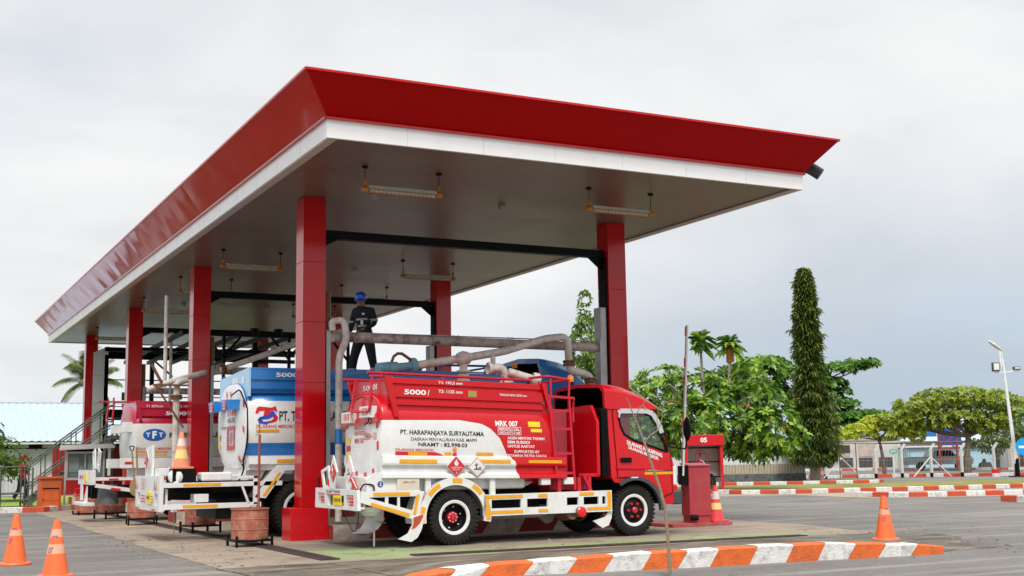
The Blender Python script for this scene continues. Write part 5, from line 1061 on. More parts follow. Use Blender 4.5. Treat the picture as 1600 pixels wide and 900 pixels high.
mb = MB(); mb.b2(-1.35, 3.0, -.04, .08, 1.25, 1.48); mb.b2(-1.9, .2, -.04, .02, .97, 1.03); mb.bar((-1.9, -.01, .86), (-.6, -.01, .66), .05, .09); mb.b2(-1.9, .2, 1.93, 1.98, .97, 1.03); mb.b2(-1.35, 3.0, 1.87, 1.99, 1.25, 1.48); mb.b2(-.9, 2.9, .2, 1.7, .95, 1.25); mb.build('side_rail', M['white'], T3, bevel=.005)
rt = []
for x in (-1.25, -.8, 0.0, .55, 1.5, 2.2): rt.append((x, x + .2, 1.34, 1.40))
for x in (-1.6, -1.0, -.4): rt.append((x, x + .22, .98, 1.02))
tape(T3, lambda x, z: (x, -.045, z), rt, M['red_tape'])
mb = MB()
for x in (-1.55, -1.0): put_poly(mb, lambda x_, z_: (x_, -.05, z_), [(x, .845 - (x + 1.9) * .15 - .04), (x + .22, .81 - (x + 1.9) * .15 - .04), (x + .22, .86 - (x + 1.9) * .15 - .03), (x, .895 - (x + 1.9) * .15 - .04)], 0)
sticker(T3, 'reflective_strip', M['red_tape'], mb)
mb = MB(); mb.plate([(-.05, .88), (-.05, 1.22), (2.0, 1.22), (2.0, .88)], [], 0, -2.0, -1.9); rb3 = mb.build('rear_bumper_panel', M['white'], T3, bevel=.005)
mb = MB(); mb.b2(-2.02, -2.0, .6, .9, .95, 1.15); mb.build('number_plate', M['yellow'], rb3)
mb = MB(); put_text(mb, 'MRK 011', lambda y, z: (-2.006, y, z), 1.75, 1.15, 1.0, 1.1, 0); sticker(rb3, 'rear_lettering', M['txtred'], mb)
for (y, a) in ((.5, .3), (1.2, -.25)):
    mb = MB(); R = Matrix.Rotation(a, 3, 'X'); mb.plate([(-.18, -.25), (.18, -.25), (.18, .25), (-.18, .25)], [[(-.1, -.12), (.1, -.12), (.1, .16), (-.1, .16)]], 0, -.015, .015)
    mb.v = [tuple(R @ Vector(v) + Vector((-1.75, y, 1.45))) for v in mb.v]; mb.build('folding_frame', M['white'], T3)
mb = MB(); mb.b2(-2.0, -1.97, 1.3, 1.62, .5, .88); mb.b2(-2.1, -1.85, .3, 1.9, .38, .46); mb.plate([(1.0, .46), (.6, .46), (.6, .85)], [], 0, -2.0, -1.97); mb.build('folding_foot', M['white'], T3, bevel=.01)
mb = MB(); mb.cyl((-1.55, .35, .42), (-1.55, .35, .86), .25, .22, n=24); mb.build('grey_tank', M['greybin'], T3)
mb = MB(); mb.b2(-1.9, 5.0, .5, .6, .55, .85); mb.b2(-1.9, 5, 1.35, 1.45, .55, .85); mb.b2(-.8, 3, .3, 1.6, .4, .9); mb.build('chassis_frame', M['chassis'], T3)
mb = MB(); mb.plate([(-.75, .35), (-.35, .18), (-.2, .3), (-.25, .6), (-.5, .6)], [], 1, 0, .03); mb.build('mud_flap', M['white'], T3)
for y in (.12, 1.83): wheel(T3, .35, y, -1 if y < 1 else 1, hub='rear'); wheel(T3, 3.75, y, -1 if y < 1 else 1)
cab(T3, 3.3, M['crimson'], W=1.95)

# ---------------------------------------------------------------- pipe racks at the columns and loading arms
def pipe_rack(y, label, tall=4.25):
    t = thing('pipe_rack', label, 'pipe rack', (0, y, 0), 0, 'steel pipe racks between the columns')
    mb = MB(); mb.cyl((.45, .2, 3.51), (6.25, .2, 3.47), .088, n=18); mb.b2(.45, 6.25, .16, .24, 3.585, 3.60)
    for x in (1.05, 2.95, 3.05, 4.1, 4.18): mb.lathe([(.092, -.008), (.105, 0), (.092, .008)], (x, .2, 3.51), (1, 0, 0), 16)
    mb.b2(.45, .62, .1, .3, 3.41, 3.62); mb.build('beam', M['rustpipe'], t)
    for x, z1 in ((.42, 4.3), (6.06, 4.25)):
        wd_ = .11 if x < 1 else .15; mb = MB(); mb.b2(x, x + wd_, .07, .10, .25, z1); mb.b2(x, x + .02, .1, .28, .25, z1); mb.b2(x + wd_ - .02, x + wd_, .1, .28, .25, z1); mb.build('post', M['steel'], t)
        mb = MB(); mb.b2(x + .01, x + wd_ - .01, .055, .069, 3.62, z1)
        for k in range(9): mb.cyl((x + .03, .04, 3.7 + k * .065), (x + .03, .07, 3.7 + k * .065), .012, n=6)
        mb.build('bracket', M['rust'] if x < 1 else M['steel'], t)
    return t
pipe_rack(0, 'rusty grey pipe rack between the two front columns, above the red tank truck')
pipe_rack(8.44, 'grey pipe rack behind the blue tank truck at the second pair of columns'); pipe_rack(16.88, 'grey pipe rack at the third pair of columns, behind the crimson truck')
def arm(name, label, loc, pts, r=.075, extra=None, group='loading arms with white pipes', m='whitepipe', fl=()):
    t = thing(name, label, 'loading arm', loc, 0, group)
    mb = MB(); mb.tube(fillet(pts, .16, 6), r, 14); mb.build('pipe', M[m], t)
    for (p, d) in fl:
        mb = MB(); q = Vector(d).normalized()
        for h in (-.03, .03): mb.lathe([(r * .9, h - .018), (r * 1.75, h - .018), (r * 1.75, h + .018), (r * .9, h + .018)], p, d, 18)
        u = q.orthogonal().normalized(); w_ = q.cross(u)
        for k in range(8): a = 2 * pi * k / 8; c = Vector(p) + (u * cos(a) + w_ * sin(a)) * r * 1.4; mb.cyl(c - q * .06, c + q * .06, .01, n=6)
        mb.build('flange', M['rust'], t)
    if extra: extra(t)
    return t
arm('riser_pipe', 'hooked white riser pipe standing right of the nearest column', (0, 0, 0), [(.55, .02, 3.60), (.52, .02, 3.76), (.74, -.02, 3.80), (.80, -.02, 3.45), (.66, 0, 3.15), (.66, 0, .3)], .062)
mb = MB(); mb.cyl((.66, 0, 1.62), (.66, 0, 1.88), .066); mb.build('blue_band', M['blue'], bpy.data.objects['riser_pipe'])
def coupl(t):
    d = Vector((3.2 , .9, .65)).normalized()
    mb = MB(); mb.cyl((.98, -1.05, 2.86), (1.16, -1.02, 2.88), .10, n=20); mb.cyl((1.16, -1.02, 2.88), (1.34, -1.0, 2.885), .105, n=20); mb.cyl((1.34, -1.0, 2.89), (1.62, -.98, 2.92), .075, n=18)
    mb.lathe([(.075, -.05), (.13, -.04), (.14, 0), (.13, .04)], (1.66, -.98, 2.93), (1, .05, .12), 20); mb.build('coupling', M['coupling'], t)
    mb = MB(); mb.tube([(1.25, -1, 2.98), (1.29, -1, 3.08), (1.36, -1, 3.13), (1.44, -1, 3.13), (1.52, -1, 3.08), (1.60, -1, 3.03), (1.66, -1, 3.0)], .026, 8); mb.build('handle', M['rust'], t)
    mb = MB(); mb.lathe([(.0, -.13), (.1, -.11), (.135, 0), (.1, .11), (0, .13)], (2.62, -.95, 3.08), (1, 0, .1), 18); mb.cyl((2.62, -.95, 3.0), (2.62, -.95, 2.82), .07); mb.lathe([(.06, 0), (.12, 0), (.12, .03), (.06, .03)], (2.62, -.95, 2.84), (0, 0, 1), 16); mb.cyl((2.62, -.95, 2.80), (2.62, -.95, 2.66), .1, .12); mb.cyl((3.25, -.85, 3.15), (3.25, -.85, 2.86), .045); mb.lathe([(.05, 0), (.1, 0), (.1, .04), (.05, .04)], (3.25, -.85, 2.88), (0, 0, 1), 14); mb.build('swivel_joint', M['whitepipe'], t)
arm('fuel_loader', 'long white loading arm with a faded blue coupling resting above the red tank truck', (0, 0, 0), [(1.68, -.98, 2.93), (2.6, -.95, 3.08), (3.6, -.6, 3.26), (4.72, -.12, 3.57), (5.22, -.1, 3.63), (5.26, -.08, 3.1)], .072, coupl)
arm('elbow_pipe', 'rusty flanged elbow pipe at the right end of the front pipe rack', (0, 0, 0), [(5.26, -.08, 3.16), (5.28, -.06, 2.98), (5.65, -.02, 2.93), (5.78, 0, 2.86), (5.80, 0, 1.0)], .07, None, 'loading arms with white pipes', 'whitepipe', [((5.26, -.08, 3.12), (0, 0, 1)), ((5.78, 0, 2.80), (0, 0, 1))])
arm('fuel_loader', 'white loading arm rising over the rear of the blue tank truck', (0, 0, 0), [(.62, 8.3, 3.50), (1.5, 8.3, 3.82), (2.6, 8.4, 4.25), (4.2, 8.9, 4.7)], .07, None, fl=[((.70, 8.3, 3.53), (1, 0, .35))])
arm('fuel_loader', 'white loading arm left of the second left column above the crimson truck', (0, 0, 0), [(-1.05, 8.25, 3.02), (-.5, 8.3, 3.22), (.3, 8.4, 3.45), (1.6, 12, 3.9)], .065, None)
arm('riser_pipe', 'white riser pipe with a rusty joint, left of the second left column', (0, 0, 0), [(-.40, 8.2, .25), (-.40, 8.2, 3.2), (-.15, 8.2, 3.25)], .075, None, fl=[((-.40, 8.2, 2.85), (0, 0, 1))])
for (x, y, h, lb) in ((-.56, 8.75, 4.9, 'thin white pipe standing left of the second left column'), (.75, 10.5, 4.9, 'thin grey pipe standing behind the rear of the blue truck'), (1.25, 16.9, 4.6, 'thin grey pipe near the third left column')):
    mb = MB(); mb.tube([(x, y, 0 if x > 0 else 3.1), (x, y, 5.27)], .045, 10); tag(mb.build('stand_pipe', M['whitepipe']), lb, 'pipe', 'thin upright pipes')
mb = MB(); mb.bar((-.95, 8.1, 3.12), (-.15, 8.1, 3.12), .05, .04); mb.bar((-.9, 8.1, 3.12), (-.25, 8.1, 2.15), .03, .04); mb.bar((-1.0, 8.1, 3.6), (-.75, 8.1, 3.15), .05, .06); tag(mb.build('arm_bracket', M['rust']), 'angled rusty bracket holding the arm left of the second left column', 'bracket')
# black steel loading gantry at the far end
g = thing('loading_gantry', 'black steel frame with catwalk and pipe beams at the far end of the canopy', 'gantry', (0, 0, 0))
for x in (.6, 2.2, 4.2, 6.0):
    for y in (18.5, 25.0): mb = MB(); mb.b2(x, x + .14, y, y + .14, 0, 5.25 if x != .6 or y > 20 else 2.3); mb.build('frame_post', M['black'], g)
for i, (a, b, w_, h_) in enumerate((((.6, 25.05, 5.45), (7.6, 25.05, 5.40), .1, .16), ((.6, 25.05, 5.18), (7.6, 25.05, 5.14), .1, .14), ((.6, 25.0, 3.15), (3.2, 25.0, 3.15), .05, .30), ((.6, 25.0, 2.95), (3, 25.0, 2.95), .05, .06), ((.6, 24.9, 4.35), (7, 24.9, 4.35), .03, .04))):
    mb = MB(); mb.bar(a, b, w_, h_); mb.build('beam', M['black'], g)
for i in range(6):
    mb = MB(); mb.bar((1.0 + i * .8, 14.0, 4.98), (1.3 + i * .8, 25, 4.98), .09, .12); mb.build('pipe_beam', M['black'], g)
mb = MB(); mb.bar((.6, 18.6, 4.9), (7, 18.6, 4.9), .1, .1); mb.bar((2.3, 25, 5.1), (3.0, 25, 4.5), .06, .06); mb.bar((4.2, 25, 5.1), (3.6, 25, 4.5), .06, .06)
for x in (2.6, 4.5, 6.3): mb.bar((x, 14, 4.9), (x - .5, 14, 4.3), .06, .06); mb.bar((x - 1, 14, 4.9), (x - .5, 14, 4.3), .06, .06); mb.b2(x - .52, x - .44, 13.96, 14.04, 2.6, 4.9)
mb.bar((1.4, 14.0, 4.95), (7, 14, 4.95), .1, .1)
for x in (3.0, 3.7, 4.4): mb.cyl((x, 14, 4.9), (x, 14, 5.15), .13)
mb.cyl((1.9, 14, 4.3), (1.9, 14, 4.5), .1); mb.build('brace', M['black'], g)
mb = MB(); mb.b2(.6, 6.2, 18.4, 25.1, 2.22, 2.30); mb.build('catwalk', M['chassis'], g)
for z in (2.75, 3.1, 3.4):
    mb = MB(); mb.tube([(.65, 18.5, z), (6, 18.5, z)], .018, 6); mb.tube([(.65, 25.0, z), (3, 25.0, z)], .018, 6); mb.build('rail', M['greensteel'], g)
# white gloss panel behind the last left column
mb = MB(); mb.b2(.10, .16, 20.3, 24.6, .2, 5.5) if False else mb.plate([(.22, .1), (.72, .1), (.72, 5.56), (.22, 5.32)], [], 1, 25.0, 25.05)
wp = mb.build('white_screen_board', mat('white_gloss_panel', (.70, .71, .73), .15, coat=.6, var=.06)); tag(wp, 'tall glossy white panel behind the last left column', 'panel')
mb = MB()
for z in (1.5, 2.5, 3.5, 4.5): mb.b2(.22, .72, 24.99, 25.0, z, z + .01)
mb.build('panel_seam', M['steel'], wp)
# stairs up to the gantry
s = thing('metal_stairs', 'olive green steel stairs with handrails climbing to the far gantry', 'stairs', (0, 0, 0))
ys = (19.9, 21.0)
for y in ys:
    mb = MB(); mb.bar((-2.35, y, .18), (.3, y, 2.26), .04, .16); mb.build('stringer', M['greensteel'], s)
    mb = MB(); mb.tube([(-2.35, y, 1.33), (.05, y, 3.20), (.12, y, 3.20)], .026, 8); mb.tube([(-2.35, y, 1.24), (.05, y, 3.10)], .016, 6); mb.tube([(-2.3, y, .72), (.10, y, 2.62)], .022, 8); mb.tube([(-2.3, y, .64), (.1, y, 2.54)], .016, 6)
    mb.tube([(-3.9, y, 1.30), (-2.35, y, 1.33)], .026, 8); mb.tube([(-3.9, y, .52), (-2.4, y, .52)], .02, 8)
    for x in (-3.9, -3.1, -2.42, -2.2): mb.tube([(x, y, 0), (x, y, 1.30)], .026, 8)
    for k in range(1, 6): x = -2.3 + k * .44; z = .2 + (x + 2.35) * .785; mb.tube([(x, y, z), (x, y, z + 1.12)], .018, 6)
    mb.tube([(.12, y, 2.2), (.12, y, 3.45)], .026, 8); mb.build('handrail', M['greensteel'], s)
for k in range(10):
    x = -2.25 + k * .27; z = .30 + k * .215; mb = MB(); mb.b2(x - .13, x + .13, ys[0], ys[1], z - .03, z); mb.build('tread', M['greensteel'], s)
mb = MB(); mb.b2(-3.9, -2.2, 19.9, 21, .28, .34); mb.b2(-3.7, -2.0, 19.7, 21, .06, .12); mb.build('landing', M['greensteel'], s)
mb = MB()
for (x, y) in ((.12, 19.9), (.12, 21.0), (.9, 19.9)): mb.b2(x - .04, x + .04, y - .04, y + .04, 0, 2.26)
for z in (2.45, 2.8, 3.3): mb.tube([(.12, 19.9, z), (1.2, 19.9, z)], .018, 6)
for x in (.45, .75, 1.05): mb.tube([(x, 19.9, 2.26), (x, 19.9, 3.3)], .016, 6)
mb.b2(.05, 1.3, 19.8, 21.1, 2.14, 2.26); mb.b2(.35, 1.1, 19.86, 19.88, 3.36, 3.62); mb.b2(.35, 1.1, 19.86, 19.88, 2.75, 2.9); mb.build('platform', M['greensteel'], s)
# ---------------------------------------------------------------- drum pots on stands
def pot(x, y, label, s=1., h=.48, z0=.12, rz=0., cls='terracotta painted half drums on black stands'):
    t = thing('drum_pot', label, 'drum pot', (x, y, 0), rz, cls)
    r = .295 * s; prof = [(r * .97, z0), (r * .985, z0 + .02), (r, z0 + h * .30), (r * 1.025, z0 + h * .32), (r, z0 + h * .34), (r, z0 + h * .64), (r * 1.025, z0 + h * .66), (r, z0 + h * .68), (r * .99, z0 + h * .95), (r * 1.05, z0 + h * .97), (r * 1.05, z0 + h), (r * .97, z0 + h), (r * .95, z0 + h * .75), (0, z0 + h * .74)]
    mb = MB(); mb.lathe(prof, (0, 0, 0), (0, 0, 1), 36); mb.lathe([(0, z0), (r * .97, z0)], (0, 0, 0), (0, 0, 1), 36); mb.build('drum', M['pot'], t)
    mb = MB(); mb.tube([(-.05, 0, z0 + h * .7), (.0, -.02, z0 + h + .03), (.1, -.02, z0 + h + .05), (.15, 0, z0 + h * .7)], .008, 6); mb.build('wire_handle', M['rust'], t)
    mb = MB(); a = r * .96
    for sx in (-1, 1):
        for sy in (-1, 1): mb.b2(sx * a - .018, sx * a + .018, sy * a - .018, sy * a + .018, 0, z0 + .06)
    for sy in (-1, 1): mb.b2(-a, a, sy * a - .012, sy * a + .012, z0 - .035, z0 - .005); mb.b2(sy * a - .012, sy * a + .012, -a, a, z0 - .036, z0 - .006)
    mb.build('stand', M['black'], t); return t
pot(-1.08, -.72, 'pale terracotta drum pot on a black stand, nearest the camera left of the nearest column'); pot(-.82, 3.8, 'sooty terracotta drum pot on a black stand under the tail of the blue truck', 1., .46, .16, .2)
pot(-1.15, 8.0, 'terracotta drum pot on a black stand with the shovels standing in it', 1.05, .42, .16, -.1); pot(-1.15, 11.9, 'terracotta drum pot fourth from the camera, half hidden behind the shovel pot', 1.1, .52, .16, .3); pot(-1.25, 15.2, 'reddish drum pot farthest from the camera beside the notice board', 1.12, .5, .05, .1)
t = thing('shovel', 'shovel with a wooden shaft and worn blade leaning in a drum pot', 'shovel', (-1.3, 8.05, 0))
mb = MB(); mb.tube([(-.02, 0, .95), (-.09, .0, 1.66)], .018, 8); mb.build('shaft', M['wood'], t)
mb = MB(); mb.plate([(-.09, .98), (.05, .98), (.06, .80), (0, .62), (-.10, .70), (-.12, .85)], [], 1, -.012, .0); mb.build('blade', mat('worn_brass_blade', (.42, .33, .16), .4, metal=.4), t, bevel=.004)
mb = MB(); mb.tube(fillet([(-.12, 0, 1.64), (-.14, 0, 1.74), (-.04, 0, 1.74), (-.06, 0, 1.64)], .02), .012, 6); mb.build('grip', M['black'], t)
mb = MB(); mb.tube([(-1.22, 8.0, .35), (-1.30, 8.0, 1.72)], .02, 8); tag(mb.build('wooden_pole', M['wood']), 'brown wooden pole standing in the drum pot beside the shovel', 'pole')
mb = MB(); mb.cyl((-.69, .2, .004), (-.68, .2, 1.80), .022); rp_ = mb.build('red_brown_pole', mat('red_brown_pole_paint', (.30, .07, .045), .6, var=.2)); tag(rp_, 'thin red brown pole standing behind the nearest drum pot', 'pole')
mb = MB(); mb.tube(fillet([(-.75, .2, 1.78), (-.68, .18, 1.83), (-.70, .2, 2.05), (-.6, .2, 2.1)], .03), .006, 6); mb.build('wire', M['black'], rp_)
mb = MB(); mb.cyl((-1.62, 2.4, 0), (-1.62, 2.4, .56), .008); tag(mb.build('earth_rod', M['steel']), 'thin metal rod standing under the tail of the blue truck', 'rod')
# ---------------------------------------------------------------- traffic cones
def cone(x, y, label, h=.66, mats=('cone', 'conef'), bands=((.58, .70),), base='round', txt=True, z=0., rz=0., tilt=0.):
    t = thing('traffic_cone', label, 'traffic cone', (x, y, z), rz, 'traffic cones')
    R0, R1 = .155 * h / .66, .035 * h / .66
    rad = lambda s: R0 + (R1 - R0) * s
    cuts = [0.04]; ml = []
    prof = [(rad(0) + .02, .035)]; seg = []
    pts = sorted({.04, 1.} | {b for q in bands for b in q[:2]})
    prof = [(rad(pts[0]), pts[0] * h)]
    for a, b in zip(pts, pts[1:]):
        m_ = 0
        for q in bands:
            if q[0] <= a + 1e-6 and b <= q[1] + 1e-6: m_ = q[2] if len(q) > 2 else 1
        prof.append((rad(b), b * h)); seg.append(m_)
    mb = MB(); mb.lathe(prof + [(R1 * .7, h * 1.0), (R1 * .6, h * .9)], (0, 0, 0), (0, 0, 1), 32, m_list=seg + [0, 0])
    mb.build('cone_body', [M[mats[0]], M[mats[1]], M['coney']], t)
    mb = MB()
    if base == 'round': mb.lathe([(0, .0), (.205 * h / .66, .0), (.21 * h / .66, .015), (.20 * h / .66, .035), (R0, .042), (0, .04)], (0, 0, 0), (0, 0, 1), 32)
    else: mb.b2(-.18, .18, -.18, .18, 0, .035)
    mb.build('base', M[mats[0]], t, bevel=.005 if base != 'round' else 0)
    if txt:
        cam_a = -1.9; fn_ = lambda u, v: ((rad(v / h) + .002) * cos(cam_a + u / .12), (rad(v / h) + .002) * sin(cam_a + u / .12), v)
        mb = MB(); put_text(mb, 'PATRA', fn_, -.06, .06, .455 * h / .66, .48 * h / .66, 0, .02); put_text(mb, '07', fn_, -.09, -.02, .28 * h / .66, .35 * h / .66, 0, .01); mb.build('lettering', M['bluedk'], t, rec=False)
    return t
cone(-4.72, -2.25, 'orange traffic cone at the left edge of the picture, farther of the two there', .68); cone(-4.49, -4.62, 'orange traffic cone cut off by the lower left edge of the picture', .68, bands=((.42, .58), (.70, .84)))
cone(7.27, -6.12, 'orange traffic cone standing alone on the road behind the right end of the striped kerb', .67); cone(7.90, -1.0, 'faded pink cone with white and yellow bands right of the crimson barrier box', .68, ('pink', 'conew'), ((.34, .52, 2), (.62, .84)), 'square', False, .072)
cone(-1.71, 1.50, 'orange cone with white and yellow bands standing on the tail of the blue truck', .64, ('conepale', 'conew'), ((.28, .52, 2), (.62, .82)), 'square', False, 1.24)

# ---------------------------------------------------------------- drain gratings
def grating(name, a, b, w, label):
    a = Vector((*a, 0)); b = Vector((*b, 0)); d = (b - a).normalized(); n = Vector((-d.y, d.x, 0)); L_ = (b - a).length; mb = MB()
    for s in (-1, 1): mb.bar(a + n * s * w / 2 + Vector((0, 0, .012)), b + n * s * w / 2 + Vector((0, 0, .012)), .035, .022)
    k = 0
    while k * .05 < L_: p = a + d * k * .05; mb.bar(p - n * w / 2 + Vector((0, 0, .013)), p + n * w / 2 + Vector((0, 0, .013)), .016, .016); k += 1
    for s in (-.25, .25): mb.bar(a + n * s * w + Vector((0, 0, .018)), b + n * s * w + Vector((0, 0, .018)), .01, .008)
    mb.add([a + n * w / 2 + Vector((0, 0, .0125)), b + n * w / 2 + Vector((0, 0, .0125)), b - n * w / 2 + Vector((0, 0, .0125)), a - n * w / 2 + Vector((0, 0, .0125))], [(0, 1, 2, 3)], 1)  # near-black sheet filling the spaces between the bars
    tag(mb.build(name, [M['grate'], mat('drain_bed', (.02, .016, .015), .9)]), label, 'drain grating')
grating('drain_grating', (-.80, 15.8), (-.95, -4.3), .24, 'long rusty drain grating running along the drum pots'); grating('drain_grating', (.25, -4.3), (7.0, -4.55), .20, 'long rusty drain grating along the front of the loading bay')
mb = MB(); random.seed(3)
for k in range(330):
    x = random.choice([random.gauss(5.6, 1.2), random.gauss(8.6, 1.4), random.uniform(-3, 12), random.gauss(-2.4, .3)]); y = random.gauss(-7.4, .9) if x > 4 else random.uniform(-7, 3)
    if x > 7.5: y = random.uniform(-9, -4)
    r = random.uniform(.006, .022); R = Matrix.Rotation(random.uniform(0, 6), 3, 'Z'); mb.box((x, y, r * .5), (r * 2, r * 1.5, r), 0, R)
tag(mb.build('loose_gravel', mat('gravel', (.26, .23, .20), .9, island=.4)), 'scattered loose gravel around the kerb and road edge', 'gravel', kind='stuff')

# ---------------------------------------------------------------- barrier
b = thing('boom_barrier', 'crimson barrier box with a raised red and white boom beside the red cab', 'barrier', (7.22, -1.1, 0), radians(-12))
mb = MB(); mb.b2(.02, .42, .0, .36, .06, .20); mb.b2(0, .44, -.02, .38, .20, 1.12); mb.add([(-.01, -.04, 1.12), (.46, -.04, 1.12), (.46, .40, 1.16), (-.01, .40, 1.16), (-.01, -.04, 1.15), (.46, -.04, 1.15), (.46, .40, 1.19), (-.01, .40, 1.19)], [(0, 1, 2, 3), (4, 5, 6, 7), (0, 1, 5, 4), (1, 2, 6, 5), (2, 3, 7, 6), (3, 0, 4, 7)])
bx = mb.build('housing', mat('faded_crimson_paint', (.40, .035, .05), .45, var=.08, dirt=(.3, .12, .1), dirt_amt=.3), b, bevel=.008)
mb = MB(); mb.b2(.42, .47, .04, .12, .90, .98); mb.b2(.42, .47, .04, .12, .26, .34); mb.cyl((.01, -.05, .17), (.14, -.05, .17), .055); mb.build('lock', M['black'], bx)
mb = MB(); mb.b2(-.14, .02, .02, .18, .78, 1.14); mb.build('boom_bracket', M['black'], b, bevel=.01)
mb = MB(); p0, p1 = Vector((-.10, .04, .95)), Vector((.10, .04, 3.82)); mb.bar(p0, p1, .035, .075); bo = mb.build('boom', M['white'], b, bevel=.006)
mb = MB()
for (u, v) in ((.33, .42), (.60, .66), (.72, .78), (.93, .99)): q0 = p0.lerp(p1, u) + Vector((-.012, 0, 0)); q1 = p0.lerp(p1, v) + Vector((-.012, 0, 0)); mb.bar(q0, q1, .038, .055)
mb.build('boom_stripe', M['red_tape'], bo)

# ---------------------------------------------------------------- fire point 05
fc = thing('fire_extinguisher_cabinet', 'open red cabinet numbered 05 holding a wheeled extinguisher, beyond the road', 'cabinet', (19.5, 16.4, 0), radians(-27))
mb = MB()
for x in (0, 1.27): mb.plate([(-.1, 0), (.12, 0), (.10, 1.75), (-.02, 1.75)], [], 0, x, x + .1)
mb.b2(.0, 1.37, .55, .60, .0, 2.0) if False else None
for x in (0, 1.31): mb.b2(x, x + .06, .1, .75, .1, 1.85)
mb.build('side_panel', M['red'], fc)
mb = MB(); mb.b2(-.04, 1.41, -.12, -.06, 1.70, 2.08); mb.b2(-.04, 1.41, -.06, .85, 2.0, 2.05); hd_ = mb.build('header', M['red'], fc, bevel=.01)
mb = MB(); put_text(mb, '05', lambda x, z: (x, -.126, z), .56, .80, 1.81, 1.98, 0, .035); sticker(hd_, 'number', M['txtwhite'], mb)
mb = MB(); mb.b2(.06, 1.31, .74, .78, .55, 1.95); mb.build('back_panel', mat('pinkish_white_panel', (.55, .50, .48), .5), fc)
mb = MB(); mb.b2(.06, 1.31, .70, .74, 1.1, 1.13); mb.b2(.06, 1.31, .70, .74, 1.6, 1.64)
for z in (.55,): mb.b2(.06, 1.31, .70, .74, z, z + .04)
mb.build('shelf_rail', M['black'], fc)
mb = MB(); put_text(mb, 'APAR', lambda x, z: (x, .735, z), .5, .82, 1.50, 1.56, 0, .02); put_rect(mb, lambda x, z: (x, .735, z), .62, .70, 1.30, 1.46, 0, nv=1); sticker(fc, 'lettering', M['txtred'], mb)
e = thing('wheeled_extinguisher', 'red wheeled fire extinguisher inside the numbered cabinet', 'extinguisher', (20.05, 16.25, 0), radians(-27))
mb = MB(); mb.lathe([(0, .10), (.16, .12), (.17, .2), (.17, .95), (.13, 1.05), (.05, 1.10), (.05, 1.18), (0, 1.18)], (.0, .1, 0), (0, 0, 1), 24); mb.build('cylinder', M['red'], e)
mb = MB(); mb.lathe([(.26, -.03), (.33, -.03), (.34, 0), (.33, .03), (.26, .03)], (.40, .2, .345), (1, .35, 0), 32); mb.lathe([(.0, -.02), (.06, -.02), (.06, .02), (0, .02)], (.40, .2, .345), (1, .35, 0), 12)
for k in range(8): a_ = pi * k / 4; mb.cyl((.40, .2, .345), (.40 - .3 * cos(a_) * .33, .2 + .3 * cos(a_) * .94, .345 + .3 * sin(a_)), .008, n=5)
mb.build('wheel', M['blackr'], e)
mb = MB(); mb.tube(fillet([(-.15, .1, 1.08), (-.15, .1, 1.42), (.28, .1, 1.42), (.28, .1, 1.08)], .05), .016, 6); mb.cyl((0, .1, 1.15), (.0, .1, 1.25), .03); mb.build('handle', M['redframe'], e)
mb = MB(); mb.b2(.12, .2, -.08, -.06, .55, .95); mb.tube(fillet([(0, .1, 1.2), (.15, -.05, 1.1), (.18, -.08, .5), (.1, -.08, .4)], .08), .014, 6); mb.build('label_and_hose', M['white'], e)

# ---------------------------------------------------------------- left side furniture
t = thing('wooden_cabinet', 'orange painted wooden cabinet with a four panelled door beside the stairs', 'cabinet', (-2.1, 18.7, 0), radians(4))
mb = MB(); mb.b2(0, .60, .0, .50, .0, .96); mb.build('body', M['orangewood'], t, bevel=.008)
mb = MB(); mb.b2(-.04, .64, -.05, .54, .96, 1.02); mb.build('top', M['orangewood'], t, bevel=.006)
mb = MB(); mb.b2(.06, .54, -.022, 0, .04, .64)
for r in ((.06, .54, .62, .64), (.06, .54, .32, .345), (.29, .31, .04, .64), (.06, .075, .04, .64), (.525, .54, .04, .64)): mb.b2(r[0], r[1], -.034, -.022, r[2], r[3])
mb.build('door', mat('bright_orange_door', (.58, .11, .02), .5, var=.1), t, bevel=.003); mb = MB(); mb.b2(.06, .54, -.01, .0, .655, .69); mb.b2(.07, .10, -.05, -.03, .33, .36); mb.build('shadow_gap', M['black'], t)
t = thing('notice_board', 'glazed aluminium notice board with a small sloping roof beside the orange cabinet', 'notice board', (-1.35, 19.4, 0))
for x in (0, 1.12):
    mb = MB(); mb.b2(x, x + .05, 0, .05, 0, 1.86); mb.build('post', M['alu'], t)
mb = MB(); mb.b2(.05, 1.12, .0, .04, 1.70, 1.76); mb.b2(.05, 1.12, 0, .04, .90, .97); mb.b2(.05, .09, 0, .04, .97, 1.70); mb.b2(.58, .61, 0, .04, .97, 1.7); mb.b2(.05, 1.6, 0, .04, .10, .16); mb.build('frame', M['alu'], t)
mb = MB(); mb.b2(.05, 1.12, .10, .12, .95, 1.72); mb.build('back', mat('grey_felt', (.30, .32, .32), .8), t)
mb = MB(); mb.b2(.12, .42, .085, .10, 1.15, 1.6); mb.b2(.70, 1.05, .085, .10, 1.2, 1.62); mb.b2(.45, .55, .085, .1, 1.0, 1.3); mb.build('notice', mat('faded_paper', (.55, .55, .52), .7, var=.15), t)
mb = MB(); mb.b2(.09, 1.10, .012, .018, .97, 1.70); mb.build('pane', M['glass'], t, rec=False)
mb = MB(); mb.add([(-.2, -.25, 1.80), (1.42, -.25, 1.86), (1.42, .3, 1.97), (-.1, .3, 1.94), (-.2, -.25, 1.83), (1.42, -.25, 1.89), (1.42, .3, 2.0), (-.1, .3, 1.97)], [(0, 1, 2, 3), (4, 5, 6, 7), (0, 1, 5, 4), (1, 2, 6, 5), (2, 3, 7, 6), (3, 0, 4, 7)]); mb.build('roof', M['alu'], t)
mb = MB(); mb.b2(.0, 1.17, .06, .10, 1.76, 1.86); mb.build('fascia_board', M['black'], t)
